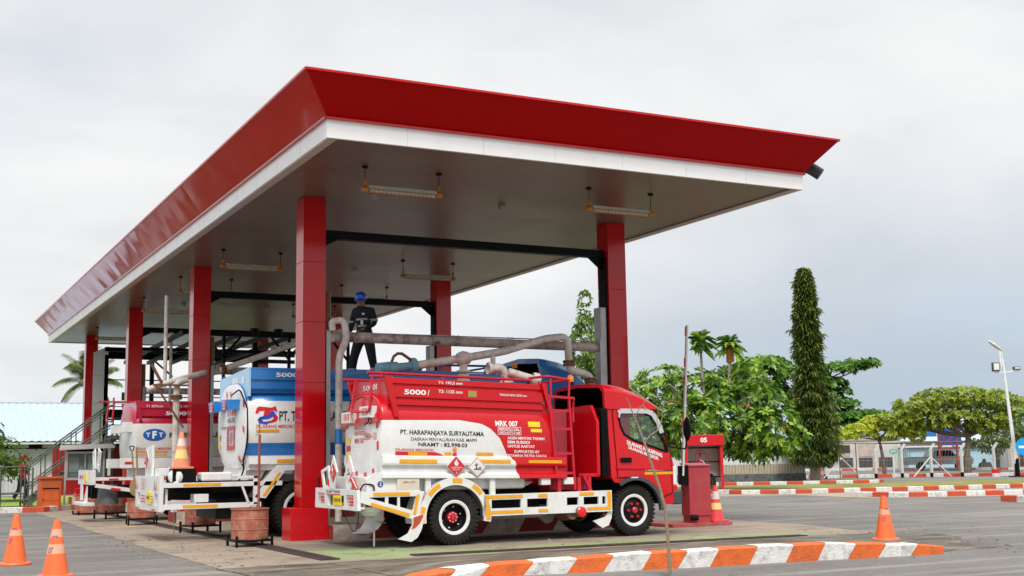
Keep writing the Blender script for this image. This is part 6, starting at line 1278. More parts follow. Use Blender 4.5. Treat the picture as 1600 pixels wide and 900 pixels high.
mb = MB(); mb.b2(-.88, 2.4, 26.4, 26.6, .37, .96); mb.b2(-.88, -.30, 26.3, 26.4, .96, 2.0); mb.b2(1.2, 2.4, 26.2, 26.6, 0, 2.0); tag(mb.build('red_guard_wall', mat('red_sheet_wall', (.34, .008, .015), .5, var=.1)), 'red sheet metal wall behind the notice board', 'wall')
mb = MB(); mb.b2(-.35, .05, 19.9, 20.3, .0, .85); tag(mb.build('red_box', M['red'], bevel=.01), 'small red box standing just right of the notice board', 'box')

# ---------------------------------------------------------------- people
def figure(name, label, loc, rz, joints, cloth, s=1., headcol=None):
    """one continuous skinned body; joints: name -> (x, y, z, radius)"""
    P = joints; order = list(P.keys()); idx = {k: i for i, k in enumerate(order)}
    ed = [('pelvis', 'waist'), ('waist', 'chest'), ('chest', 'neck'), ('neck', 'jaw'), ('jaw', 'skull'), ('skull', 'crown')]
    for q in 'LR': ed += [('pelvis', 'hip' + q), ('hip' + q, 'knee' + q), ('knee' + q, 'ankle' + q), ('ankle' + q, 'toe' + q), ('chest', 'shoulder' + q), ('shoulder' + q, 'elbow' + q), ('elbow' + q, 'wrist' + q), ('wrist' + q, 'palm' + q)]
    me = bpy.data.meshes.new(name); me.from_pydata([P[k][:3] for k in order], [(idx[a], idx[b_]) for a, b_ in ed], [])
    o = bpy.data.objects.new(name, me); COL.objects.link(o)
    md = o.modifiers.new('skin', 'SKIN'); md.use_smooth_shade = True
    for i, k in enumerate(order): me.skin_vertices[0].data[i].radius = (P[k][3], P[k][3] * (P[k][4] if len(P[k]) > 4 else 1)); me.skin_vertices[0].data[i].use_root = (k == 'pelvis')
    o.modifiers.new('sub', 'SUBSURF').levels = 2
    dg = bpy.context.evaluated_depsgraph_get(); ev = bpy.data.meshes.new_from_object(o.evaluated_get(dg)); bpy.data.objects.remove(o); ev.name = name
    mb = MB(); mb.v = [tuple(v.co) for v in ev.vertices]; mb.f = [list(p.vertices) for p in ev.polygons]; mb.sm = [True] * len(mb.f)
    cz = P['neck'][2] + .01; wl, wr = Vector(P['wristL'][:3]), Vector(P['wristR'][:3]); fz = max(P['ankleL'][2], P['ankleR'][2])
    for p in ev.polygons:
        c = p.center; m_ = 0
        if c.z > cz and abs(c.x - P['neck'][0]) < .16 and abs(c.y - P['neck'][1]) < .2: m_ = 1
        elif (c - Vector(P['palmL'][:3])).length < .085 or (c - Vector(P['palmR'][:3])).length < .085: m_ = 1
        elif c.z < min(P['ankleL'][2], P['ankleR'][2]) + .03: m_ = 2
        mb.m.append(m_)
    # fingers: separate tapering chains rooted in each palm
    for q in 'LR':
        pa = Vector(P['palm' + q][:3]); w_ = Vector(P['wrist' + q][:3]); d = (pa - w_).normalized(); sd_ = d.cross(Vector((0, 0, 1)) if abs(d.z) < .9 else Vector((0, 1, 0))).normalized(); cu = d.cross(sd_).normalized()
        for k, (off, ln) in enumerate(((-.032, .06), (-.011, .072), (.011, .068), (.031, .052))):
            a = pa + sd_ * off; mb.tube([a - d * .02, a + d * ln * .5, a + d * ln * .85 + cu * .015, a + d * ln + cu * .035], [.0095, .009, .0085, .006], 7, 1)
        a = pa - d * .02 + sd_ * -.035; mb.tube([a, a - sd_ * .025 + d * .02, a - sd_ * .03 + d * .05 + cu * .01], [.012, .011, .008], 7, 1)
    hx, hy, hz_ = P['skull'][:3]; f = -1
    # face: nose, brow, mouth, ears
    mb.add([(hx - .014, hy + f * .088, hz_ - .03), (hx + .014, hy + f * .088, hz_ - .03), (hx, hy + f * .118, hz_ - .028), (hx, hy + f * .09, hz_ + .02)], [(0, 1, 2), (0, 2, 3), (1, 3, 2)], 1, True)
    for sx in (-1, 1):
        mb.lathe([(0, .010), (.011, .006), (.013, 0)], (hx + sx * .033, hy + f * .080, hz_ + .01), (0, f, 0), 8, 3); mb.lathe([(0, .012), (.02, .008), (.026, 0)], (hx + sx * .088, hy + .01, hz_ - .01), (sx, 0, 0), 10, 1)
    mb.b2(hx - .024, hx + .024, hy + f * .092, hy + f * .084, hz_ - .062, hz_ - .054, 4)
    bpy.data.meshes.remove(ev)
    t_ = mb.build(name, [cloth, M['skin'], M['black'], M['txtblack'], mat('lips', (.2, .06, .05), .6)], None, rec=True)
    t_.location = loc; t_.rotation_euler = (0, 0, rz); tag(t_, label, 'person'); return t_
J = dict(pelvis=(0, 0, .93, .135, .8), waist=(0, .0, 1.08, .135, .78), chest=(-.01, -.03, 1.32, .180, .70), neck=(-.01, -.075, 1.475, .058), jaw=(-.02, -.11, 1.545, .062, 1.1), skull=(-.02, -.125, 1.61, .088, 1.1), crown=(-.02, -.10, 1.67, .07),
         hipL=(.10, 0, .86, .125), kneeL=(.18, -.02, .48, .092), ankleL=(.24, .03, .10, .068), toeL=(.27, -.12, .04, .045), hipR=(-.10, 0, .86, .125), kneeR=(-.20, -.05, .49, .092), ankleR=(-.29, .02, .10, .068), toeR=(-.33, -.12, .04, .045),
         shoulderL=(.19, -.03, 1.40, .078), elbowL=(.26, -.03, 1.14, .062), wristL=(.12, -.20, 1.02, .034), palmL=(.05, -.245, 1.0, .034, .5), shoulderR=(-.20, -.03, 1.39, .078), elbowR=(-.28, .0, 1.13, .060), wristR=(-.30, -.10, .91, .036), palmR=(-.30, -.13, .84, .034, .5))
w1 = figure('person', 'person in dark overalls and blue helmet standing on the blue truck, looking down', (2.0, 2.35, 2.87), radians(-48), J, M['dark_cloth'])
mb = MB(); mb.lathe([(.112, -.02), (.114, .03), (.10, .085), (.065, .12), (0, .132)], (-.02, -.11, 1.645), (0, -.34, 1), 24); mb.lathe([(.10, -.025), (.132, -.028), (.134, -.018), (.112, -.008)], (-.02, -.115, 1.645), (0, -.34, 1), 24)
mb.lathe([(.0, 0), (.055, .003), (.06, .01), (0, .014)], (-.02, -.225, 1.595), (0, -.34, 1), 14); mb.build('helmet', M['helmet'], w1)
mb = MB()
for z, rx_, ry_ in ((1.20, .158, .122), (1.10, .150, .120)): mb.lathe([(1, -.02), (1.015, 0), (1, .02)], (0, 0, 0), (0, 0, 1), 28); n_ = 28 * 3; mb.v[-n_ * 1 - 28:] = mb.v[-n_ * 1 - 28:]
mb.v = []; mb.f = []; mb.m = []; mb.sm = []
for z, rx_, ry_, cy_ in ((1.225, .172, .132, -.018), (1.095, .150, .120, -.004)):
    vs = [((rx_) * cos(2 * pi * k / 28), cy_ + ry_ * sin(2 * pi * k / 28), z + h_) for h_ in (-.02, .02) for k in range(28)]; mb.add(vs, [(k, (k + 1) % 28, (k + 1) % 28 + 28, k + 28) for k in range(28)], 0, True)
for sx in (-1, 1):
    a = Vector(J['kneeL' if sx > 0 else 'kneeR'][:3]).lerp(Vector(J['ankleL' if sx > 0 else 'ankleR'][:3]), .62); mb.cyl(a - Vector((0, 0, .02)), a + Vector((0, 0, .02)), .084, n=18, caps=False)
    a = Vector(J['shoulderL' if sx > 0 else 'shoulderR'][:3]).lerp(Vector(J['elbowL' if sx > 0 else 'elbowR'][:3]), .75); mb.cyl(a - Vector((0, 0, .02)), a + Vector((0, 0, .02)), .071, n=18, caps=False)
mb.build('reflective_strip', M['reflect'], w1)
mb = MB(); mb.b2(.0, .055, -.155, -.147, 1.12, 1.20); mb.b2(.03, .085, -.155, -.145, 1.31, 1.345); mb.build('badge', M['white'], w1)
J2 = dict(J); J2.update(kneeL=(.12, -.12, .50, .072), ankleL=(.13, -.05, .10, .05), toeL=(.13, -.2, .04, .042), kneeR=(-.12, .06, .48, .072), ankleR=(-.13, .25, .14, .05), toeR=(-.13, .12, .04, .042), elbowL=(.28, .08, 1.16, .05), wristL=(.2, -.12, 1.05, .034), palmL=(.17, -.19, 1.04, .034, .5), elbowR=(-.28, .06, 1.15, .05), wristR=(-.2, -.15, 1.02, .034), palmR=(-.17, -.22, 1.02, .034, .5))
w2 = figure('person', 'person in red overalls and red helmet walking on the grass behind the stairs', (-1.45, 30.5, 0), radians(60), J2, M['red_cloth'])
mb = MB(); mb.lathe([(.112, -.02), (.114, .03), (.10, .085), (.065, .12), (0, .132)], (0, -.075, 1.665), (0, -.1, 1), 20); mb.lathe([(.10, -.025), (.135, -.028), (.112, -.008)], (0, -.085, 1.665), (0, -.1, 1), 20); mb.build('helmet', M['redhelmet'], w2)
mb = MB(); mb.cyl((.1, 0, .86), (.12, -.12, .5), .118, .085, n=16); mb.cyl((.12, -.12, .5), (.13, -.05, .12), .085, .07, n=16); mb.cyl((-.1, 0, .86), (-.12, .06, .48), .118, .085, n=16); mb.cyl((-.12, .06, .48), (-.13, .25, .16), .085, .07, n=16); mb.build('trousers', M['dark_cloth'], w2)

# ---------------------------------------------------------------- buildings
def corr(mb, p0, p1, up, pitch=.2, amp=.02, m=0):
    """corrugated sheet: from p0 to p1 along the bottom, raised by vector up"""
    p0, p1, up = Vector(p0), Vector(p1), Vector(up); d = p1 - p0; n = int(d.length / pitch) * 4; nr = d.cross(up).normalized(); vs = []
    for i in range(n + 1):
        o = nr * (amp if i % 4 in (1, 2) else 0); q = p0 + d * i / n + o; vs += [q, q + up]
    mb.add(vs, [(2 * i, 2 * i + 2, 2 * i + 3, 2 * i + 1) for i in range(n)], m)
sheetw = mat('pale_corrugated_sheet', (.50, .52, .52), .55, var=.12, vscale=1.5, dirt=(.28, .27, .24), dirt_amt=.5, dscale=1.2)
roofb = mat('light_blue_roof_sheet', (.37, .455, .53), .6, spec=.2, var=.06, dirt=(.45, .5, .5), dirt_amt=.3)
sh = thing('shed', 'long shed with a light blue sheet roof and pale corrugated wall at the left', 'shed', (0, 0, 0))
mb = MB(); corr(mb, (-16, 41, 0), (7.5, 41, 0), (0, 0, 2.15)); corr(mb, (7.5, 41, 0), (7.5, 52, 0), (0, 0, 2.15)); corr(mb, (-16, 52, 0), (7.5, 52, 0), (0, 0, 2.15)); mb.build('wall', sheetw, sh)
mb = MB(); corr(mb, (-16.5, 40.3, 2.48), (8, 40.3, 2.48), (0, 6.0, 2.05), .33, .035); corr(mb, (-16.5, 52.5, 2.48), (8, 52.5, 2.48), (0, -6.2, 2.05), .33, .035); mb.b2(-16.5, 8, 46.2, 46.5, 4.5, 4.58); mb.build('roof', roofb, sh)
mb = MB(); mb.b2(-16.4, 7.9, 40.35, 40.42, 2.36, 2.46); mb.build('eave_board', M['white'], sh)
mb = MB(); mb.b2(-16, 7.5, 41.05, 41.15, 2.15, 2.5)
for k in range(18): mb.b2(-15.5 + k * 1.3, -15.44 + k * 1.3, 40.98, 41.2, 2.1, 2.5)
mb.build('vent_strip', M['chassis'], sh)
for k in range(16):
    mb = MB(); mb.b2(-15.2 + k * 1.3, -14.5 + k * 1.3, 41.0, 41.04, 2.2, 2.42); mb.build('window', mat('dull_pane', (.4, .45, .48), .2), sh) if k == 0 else None
    if k == 0: wn = sh.children[-1]
    else: c = wn.copy(); COL.objects.link(c); c.parent = sh; c.location = (k * 1.3, 0, 0)
mb = MB(); mb.b2(1.2, 2.2, 40.9, 41, 0, 2.1); mb.b2(4.6, 5.4, 40.9, 41, .0, 2.1); mb.build('door', mat('dark_red_door', (.25, .01, .015), .5), sh)
tag(MB().b2(-9, -2.0, 36.5, 37.2, 0, .3).build('earth_bank', M['sand']), None, None, None, 'structure')
# white warehouse at the right, behind the breadfruit tree
wb = thing('white_warehouse', 'white sheet clad building with a stained lower band behind the breadfruit tree', 'building', (0, 0, 0))
A = Vector((25.5, 33.6, 0)); B = Vector((35.7, 28.9, 0)); d = (B - A).normalized(); nn = Vector((-d.y, d.x, 0)); C_ = B + nn * 9; D_ = A + nn * 9
mb = MB()
for p, q in ((A, B), (B, C_)):
    mb.add([p + Vector((0, 0, .85)), q + Vector((0, 0, .85)), q + Vector((0, 0, 1.95)), p + Vector((0, 0, 1.95))], [(0, 1, 2, 3)])
corr(mb, A + Vector((0, 0, .86)) - nn * .01, B + Vector((0, 0, .86)) - nn * .01, (0, 0, 1.08), .3, -.02); mb.build('wall', mat('white_wall_sheet', (.64, .66, .67), .5, var=.04), wb)
mb = MB()
for p, q in ((A - nn * .02, B - nn * .02), (B + d * .02, C_ + d * .02)): mb.add([p + Vector((0, 0, .38)), q + Vector((0, 0, .38)), q + Vector((0, 0, .86)), p + Vector((0, 0, .86))], [(0, 1, 2, 3)])
corr(mb, A + Vector((0, 0, .38)) - nn * .03, B + Vector((0, 0, .38)) - nn * .03, (0, 0, .48), .15, -.01); mb.build('stained_band', mat('stained_beige_band', (.48, .42, .31), .8, var=.15, dirt=(.26, .20, .13), dirt_amt=.6, dscale=6), wb)
mb = MB()
for p, q in ((A - nn * .05, B - nn * .05), (B + d * .05, C_ + d * .05)): mb.add([p, q, q + Vector((0, 0, .38)), p + Vector((0, 0, .38))], [(0, 1, 2, 3)])
mb.build('plinth', mat('dark_weathered_plinth', (.12, .13, .13), .9, var=.3, dirt=(.03, .03, .03), dirt_amt=.8, dscale=4), wb)
mb = MB(); E1 = Vector((0, 0, 1.95)); mb.add([A - nn * .5 + E1, B - nn * .5 + d * .4 + E1, B + nn * 4.5 + d * .4 + E1 * 1.9, A + nn * 4.5 + E1 * 1.9, C_ + d * .4 + E1, D_ + E1], [(0, 1, 2, 3), (3, 2, 4, 5)]); mb.add([B + E1, C_ + E1, B + nn * 4.5 + E1 * 1.9], [(0, 1, 2)]); mb.build('roof', roofb, wb)
# smaller roof seen through the leaves
rb_ = thing('gabled_outbuilding', 'small building with a pale blue gable roof glimpsed through the breadfruit leaves', 'building', (31.5, 29, 0), radians(-20))
mb = MB(); mb.b2(0, 5, 6, 10, 0, 3.2); mb.build('wall', M['white'], rb_); mb = MB(); mb.plate([(-.5, 3.1), (2.5, 4.05), (5.5, 3.1), (5.5, 3.2), (2.5, 4.2), (-.5, 3.2)], [], 1, 5.4, 10.6); mb.build('roof', roofb, rb_)
# buildings beyond the fence
def blk(name, label, px0, px1, Y, z1, col, extra=None, depth=6, cat='building'):
    """px0/px1 are points (x, y) on the ground of the long front wall"""
    a = Vector((*px0, 0)); b_ = Vector((*px1, 0)); t_ = thing(name, label, cat, a, atan2(b_.y - a.y, b_.x - a.x)); Lw = (b_ - a).length
    mb = MB(); mb.b2(0, Lw, 0, depth, 0, z1); mb.build('wall', col, t_)
    if extra: extra(t_, Lw, z1)
    return t_
conc = mat('weathered_render', (.42, .39, .34), .9, var=.15, vscale=1, dirt=(.2, .17, .14), dirt_amt=.6, dscale=.8); conc2 = mat('pale_render', (.56, .55, .53), .9, var=.1, vscale=.8, dirt=(.38, .31, .26), dirt_amt=.6, dscale=.6)
def ex1(t_, Lw, z1):
    for k in range(6): mb = MB(); x = 1 + k * 1.6; mb.b2(x, x + 1.1, -.06, 0, .25, 1.0); mb.build('opening', mat('dark_opening', (.06, .06, .06), .8), t_)
    mb = MB(); mb.b2(0, Lw, -.08, 0, z1 - .12, z1 + .02); mb.build('coping', conc, t_)
    for k in range(3): mb = MB(); x = 3 + k * 2.2; mb.b2(x, x + 1.5, -.04, 0, 1.1, 2.2); mb.build('rusty_panel', mat('rust_stained_panel', (.5, .42, .37), .8, dirt=(.3, .16, .1), dirt_amt=.7, dscale=1.5), t_)
blk('white_compound_wall', 'long white rust stained wall beyond the fence, right of the vine covered tree', (58.5, 60), (68, 54.8), 0, 2.5, conc2, ex1, 5, 'wall')
def ex2(t_, Lw, z1):
    mb = MB(); mb.b2(2.6, 4.4, -.08, 0, 1.9, 3.9); mb.build('blue_panel', M['bluedk'], t_); mb = MB(); mb.b2(1.0, 2.4, -.08, 0, 2.6, 4.1); mb.build('blue_panel', mat('mid_blue_panel', (.03, .17, .45), .5), t_)
    mb = MB(); mb.b2(-.3, Lw + .3, -.3, 5, z1, z1 + .12); mb.build('roof', M['white'], t_)
blk('light_blue_building', 'light blue walled building with dark blue panels under the red truss roof', (67.5, 53.5), (74.5, 50.2), 0, 1.75, mat('sky_blue_wall', (.40, .62, .72), .7, var=.05), ex2, 5)
def ex3(t_, Lw, z1):
    mb = MB(); mb.b2(.8, 2.1, -.04, 0, 0, 1.55); mb.build('door', mat('tan_door', (.30, .25, .15), .8), t_)
    mb = MB(); mb.b2(1.0, 1.9, -.06, -.03, .1, 1.4); mb.build('doorway', mat('dark_doorway', (.05, .045, .04), .8), t_)
    mb = MB(); mb.b2(-.2, Lw, -.1, .1, z1, z1 + .9); mb.build('sooty_band', mat('sooty_band', (.10, .085, .07), .9, var=.3, vscale=2), t_)
    for x in (0, 4.2, 9): mb = MB(); mb.b2(x, x + .25, -.15, 0, 0, z1 + .3); mb.build('pilaster', conc, t_)
blk('concrete_building', 'weathered concrete building with a sooty parapet at the right edge', (73.6, 49), (88, 42), 0, 2.35, conc2, ex3, 6)
t = thing('hip_roof_house', 'house with a pale blue hipped roof behind the concrete building', 'house', (76, 62, 0), radians(-26)); mb = MB(); mb.b2(0, 13, 0, 8, 0, 2.4); mb.build('wall', conc2, t)
mb = MB(); mb.add([(-.6, -.6, 2.35), (13.6, -.6, 2.35), (13.6, 8.6, 2.35), (-.6, 8.6, 2.35), (3.5, 4, 4.4), (8, 4, 4.4)], [(0, 1, 5, 4), (1, 2, 5), (2, 3, 4, 5), (3, 0, 4)]); mb.build('roof', roofb, t)
# red steel truss shelter
t = thing('truss_shelter', 'rusty red steel truss shelter with a sloping roof among the yellow green trees', 'shelter', (61.5, 44.5, 0), radians(-24)); TR = mat('red_oxide_steel', (.28, .05, .035), .6, var=.15)
for x in (.0, 1.3, 7.5, 8.8): mb = MB(); mb.b2(x, x + .14, 0, .14, 0, 3.4 + x * .12); mb.build('post', TR, t)
mb = MB()
for (a, b_) in (((0, 3.0), (8.8, 4.2)), ((0, 3.3), (9.4, 4.6)), ((.0, 1.6), (1.4, 2.7)), ((1.3, 1.6), (0, 2.7)), ((1.3, 2.9), (3.6, 4.4)), ((7.5, 1.9), (8.9, 3.2)), ((8.8, 1.9), (7.4, 3.2)), ((7.5, 3.2), (5.2, 4.0)), ((0, .9), (1.4, .9)), ((0, 1.6), (1.4, 1.6))): mb.bar((a[0], .07, a[1]), (b_[0], .07, b_[1]), .08, .08)
mb.build('truss', TR, t); mb = MB(); mb.add([(-3, -.6, 3.1), (9.8, -.6, 4.75), (9.8, 5, 4.75), (-3, 5, 3.1)], [(0, 1, 2, 3)]); mb.build('roof', TR, t)
mb = MB(); mb.cyl((72.4, 45.5, 0), (72.4, 45.5, 1.5), .22, n=14); mb.cyl((72.4, 45.5, 1.5), (72.3, 45.5, 3.8), .16, n=14); tag(mb.build('red_standpipe', mat('bright_red_pipe', (.6, .03, .02), .4))if False else mb.build('standpipe', mat('bright_red_pipe', (.6, .03, .02), .4)), 'bright red upright pipe in front of the concrete building', 'pipe')

# ---------------------------------------------------------------- wire fence, signs, lamp
FW = mat('white_fence_paint', (.58, .58, .55), .8, var=.1)
fn_pts = [(39.13, 31.24), (41.56, 30.0), (42.82, 29.35), (44.23, 28.62), (45.71, 27.87), (47.28, 27.07), (49.6, 25.9)]
t = thing('wire_fence', 'wire fence on cranked white concrete posts with black feet along the far kerb', 'fence', (0, 0, 0))
for i, (x, y) in enumerate(fn_pts):
    mb = MB(); mb.b2(x - .06, x + .06, y - .06, y + .06, .22, 1.5); mb.bar((x, y, 1.48), (x + .18, y - .12, 1.80), .11, .11); po = mb.build('fence_post', FW, t)
    mb = MB(); mb.b2(x - .062, x + .062, y - .062, y + .062, 0, .24); mb.build('post_foot', M['black'], po)
mb = MB()
for z in (.45, .95, 1.45):
    for p, q in zip(fn_pts, fn_pts[1:]): mb.bar((*p, z), (*q, z), .012, .012)
for p, q in zip(fn_pts, fn_pts[1:]):
    for k in range(10): u = k / 10; mb.bar((p[0] + (q[0] - p[0]) * u, p[1] + (q[1] - p[1]) * u, .3), (p[0] + (q[0] - p[0]) * (u + .1), p[1] + (q[1] - p[1]) * (u + .1), 1.45), .006, .006)
mb.build('wire', M['steel'], t)
mb = MB()
for (x, y) in ((44.23, 28.62), (39.9, 30.8)): mb.bar((x, y, 1.1), (x - 1.2, y + .1, .05), .05, .05); mb.bar((x, y, 1.1), (x + .9, y - .5, .05), .05, .05)
mb.build('strut', FW, t)
t = thing('information_board', 'small dark board on a rusty frame near the left end of the wire fence', 'sign', (39.2, 30.2, 0), radians(-27))
mb = MB(); mb.b2(0, .04, 0, .04, 0, 1.9); mb.b2(.9, .94, 0, .04, 0, 1.9); mb.b2(0, .94, 0, .04, 1.86, 1.9); mb.build('frame', M['rust'], t); mb = MB(); mb.b2(-.1, .6, -.03, 0, 1.35, 1.78); mb.build('board', mat('dark_brown_board', (.06, .045, .04), .7), t)
t = thing('green_sign', 'small green sign on a white post before the light blue building', 'sign', (42.2, 29.3, 0), radians(-27)); mb = MB(); mb.b2(-.04, .04, 0, .06, 0, 1.4); mb.build('post', FW, t)
mb = MB(); mb.b2(-.19, .19, -.04, 0, 1.30, 1.52); mb.build('board', mat('green_board', (.02, .38, .24), .5), t); mb = MB(); put_text(mb, 'EXIT', lambda x, z: (x, -.045, z), -.14, .14, 1.36, 1.46, 0, .02); sticker(t, 'lettering', M['txtwhite'], mb)
t = thing('street_lamp', 'tall white street lamp post with a curved arm and two floodlights at the right edge', 'street lamp', (46.23, 24.7, 0), radians(-27))
mb = MB(); mb.cyl((0, 0, .55), (-.35, 0, 6.1), .11, .06, n=14); mb.tube(fillet([(-.33, 0, 5.9), (-.36, 0, 6.35), (-.48, 0, 6.65)], .2), .04, 8); mb.bar((-.8, 0, 5.42), (.5, 0, 5.5), .05, .06); mb.cyl((-.45, 0, 5.7), (-.47, 0, 6.6), .05); pl = mb.build('post', mat('white_pole_paint', (.75, .76, .77), .4), t)
mb = MB(); mb.cyl((.02, 0, 0), (0, 0, .95), .13, .118, n=14); mb.b2(-.35, .25, -.3, .3, 0, .06); mb.build('black_foot', M['black'], t)
mb = MB(); mb.lathe([(0, -.45), (.10, -.42), (.16, -.15), (.13, .2), (.05, .42), (0, .43)], (0, 0, 0), (1, 0, 0), 14); R = Matrix.Rotation(radians(38), 3, 'Y'); mb.v = [tuple(R @ Vector((v[0], v[1], v[2] * .55)) + Vector((-.66, 0, 6.82))) for v in mb.v]; mb.build('lamp_head', mat('lamp_head_shell', (.62, .61, .52), .4), t)
for x in (-.72, .38): mb = MB(); mb.b2(x - .2, x + .16, -.12, .1, 5.48 if x < 0 else 5.55, 5.95 if x < 0 else 5.72); fl_ = mb.build('floodlight', M['darkgrey'], t, bevel=.02); mb = MB(); mb.b2(x - .16, x + .12, -.135, -.12, 5.56 if x < 0 else 5.60, 5.9 if x < 0 else 5.68); mb.build('lens', M['white'], fl_)
t = thing('direction_sign', 'round blue sign with a white arrow pointing right at the right edge', 'sign', (43.55, 21.9, 0), radians(-27))
mb = MB(); mb.cyl((0, 0, 0), (0, 0, 1.9), .035); mb.build('post', FW, t); mb = MB(); mb.cyl((0, -.05, 1.52), (0, -.02, 1.52), .42, n=40, smooth=False); ds = mb.build('disc', mat('sign_blue', (.0, .30, .75), .4, var=.02), t)
mb = MB(); put_poly(mb, lambda x, z: (x, -.056, z), [(-.28, 1.46), (.04, 1.46), (.04, 1.36), (.28, 1.52), (.04, 1.68), (.04, 1.58), (-.28, 1.58)], 0); sticker(ds, 'arrow', M['txtwhite'], mb)
# far pick-up and trolley shapes beyond the fence
t = thing('pickup_truck', 'grey pick-up parked beyond the fence before the light blue wall', 'pick-up', (60.5, 46.5, 0), radians(-24))
mb = MB(); mb.plate([(0, .45), (4.8, .45), (4.9, .8), (4.7, 1.0), (3.7, 1.05), (3.2, 1.5), (2.0, 1.5), (1.7, 1.02), (0, 1.02)], [], 1, 0, 1.6); mb.build('body', mat('grey_blue_car_paint', (.16, .2, .22), .35, coat=.5), t, bevel=.05)
mb = MB(); mb.plate([(2.1, 1.06), (3.55, 1.06), (3.12, 1.44), (2.15, 1.44)], [], 1, -.02, .0); mb.build('side_window', M['black'], t)
for x in (.9, 3.8): mb = MB(); mb.lathe([(0, -.02), (.2, -.02), (.33, 0), (.34, .1), (.33, .2), (0, .2)], (x, -.03, .34), (0, 1, 0), 24); mb.build('wheel', M['blackr'], t)
mb = MB()
for x in (.1, 1.6): mb.b2(x, x + .05, 0, .05, 1.0, 1.5)
mb.b2(.1, 1.65, 0, .05, 1.45, 1.5); mb.build('rack', M['steel'], t)
mb = MB(); mb.lathe([(0, 0), (.2, 0), (.21, .2), (.21, .22), (.2, .42), (0, .43)], (45.7, 25.6, 0), (0, 0, 1), 20, m_list=[0, 0, 1, 1, 0]); tag(mb.build('painted_drum', [M['white'], M['red_tape']]), 'short red and white drum at the foot of the street lamp', 'drum')
mb = MB(); mb.plate([(0, 0), (1.1, 0), (.85, .55), (.6, .5), (.5, .8), (.3, .45), (.2, .5)], [], 1, 0, .5); o = mb.build('rubble_sack', mat('grey_tarpaulin', (.13, .13, .13), .9)); o.location = (66.2, 45.2, 0); o.rotation_euler = (0, 0, -.5); tag(o, 'grey tarpaulin heap against the concrete wall near the lamp', 'heap')
# ---------------------------------------------------------------- trees
import numpy as np
rng_ = np.random.default_rng(11)
def leafmat(name, c, var=.35, rough=.5, sub=.0):
    m = bpy.data.materials.new(name); m.use_nodes = True; nt = m.node_tree; l = nt.links.new; p = nt.nodes['Principled BSDF']
    ge = _m(nt, 'NewGeometry'); cr = _m(nt, 'ValToRGB'); l(ge.outputs['Random Per Island'], cr.inputs[0]); e = cr.color_ramp.elements
    e[0].color = (*[v * (1 - var) for v in c[0]], 1); e[1].color = (*c[-1], 1); e[0].position = 0; e[1].position = 1
    for i, q in enumerate(c[1:-1]): n = e.new((i + 1) / (len(c) - 1)); n.color = (*q, 1)
    l(cr.outputs[0], p.inputs['Base Color']); p.inputs['Roughness'].default_value = rough
    tr = _m(nt, 'BsdfTranslucent'); l(cr.outputs[0], tr.inputs[0]); mx = _m(nt, 'MixShader'); mx.inputs[0].default_value = .35; l(p.outputs[0], mx.inputs[1]); l(tr.outputs[0], mx.inputs[2]); l(mx.outputs[0], nt.nodes['Material Output'].inputs[0])
    return m
def leaves(name, P, D, U, Lg, Wd, m, parent, lobed=False, droop=.25):
    """N folded leaves; P base points, D directions, U approximate normals (numpy N x 3)"""
    D = D / np.linalg.norm(D, axis=1, keepdims=True); Sd = np.cross(D, U); Sd /= (np.linalg.norm(Sd, axis=1, keepdims=True) + 1e-9); Un = np.cross(Sd, D)
    Lg = Lg[:, None]; Wd = Wd[:, None]
    if lobed: prof = [(0, 0), (.25, .55), (.32, .25), (.5, 1.), (.55, .35), (.75, .8), (.80, .25), (1, 0)]
    else: prof = [(0, 0), (.35, .9), (.7, .8), (1, 0)]
    mid = []; V = []; n = len(P)
    mids = [(0.), (.5), (1.)]
    cen = [P + D * Lg * a - np.array([[0, 0, 1]]) * Lg * droop * a * a for a in mids]
    k = len(prof) - 2
    lf = [P + D * Lg * a + Sd * Wd * .5 * b + Un * Wd * .12 * b - np.array([[0, 0, 1]]) * Lg * droop * a * a for a, b in prof[1:-1]]
    rt = [P + D * Lg * a - Sd * Wd * .5 * b + Un * Wd * .12 * b - np.array([[0, 0, 1]]) * Lg * droop * a * a for a, b in prof[1:-1]]
    blk_ = [cen[0]] + lf + [cen[2]] + rt; nv = len(blk_)
    A = np.stack(blk_, 1).reshape(-1, 3); fs = []
    base = [0] + list(range(1, k + 1)) + [k + 1]; base2 = [0, k + 1] + list(range(2 * k + 1, k + 1, -1))
    f1 = base; f2 = base2
    nf = len(f1)
    me = bpy.data.meshes.new(name); me.vertices.add(len(A)); me.vertices.foreach_set('co', A.ravel().astype('f'))
    idx = (np.arange(n)[:, None] * nv); F = np.concatenate([idx + np.array(f1)[None], idx + np.array(f2)[None]], 1).ravel()
    me.loops.add(len(F)); me.loops.foreach_set('vertex_index', F.astype('i')); me.polygons.add(2 * n); me.polygons.foreach_set('loop_start', (np.arange(2 * n) * nf).astype('i')); me.polygons.foreach_set('loop_total', np.full(2 * n, nf, 'i'))
    me.materials.append(m); me.update(calc_edges=True); o = bpy.data.objects.new(name, me); COL.objects.link(o); o.parent = parent; return o
def shell_points(n, c, r, bias=.6, top=0.):
    """points biased to the outside of an ellipsoid"""
    v = rng_.normal(size=(n, 3)); v /= np.linalg.norm(v, axis=1, keepdims=True)
    if top: v[:, 2] = np.where(v[:, 2] < -top, -v[:, 2] * .4, v[:, 2])
    rad = rng_.random(n) ** (1 - bias) ; q = .45 + .55 * rad
    return np.array(c) + v * q[:, None] * np.array(r), v
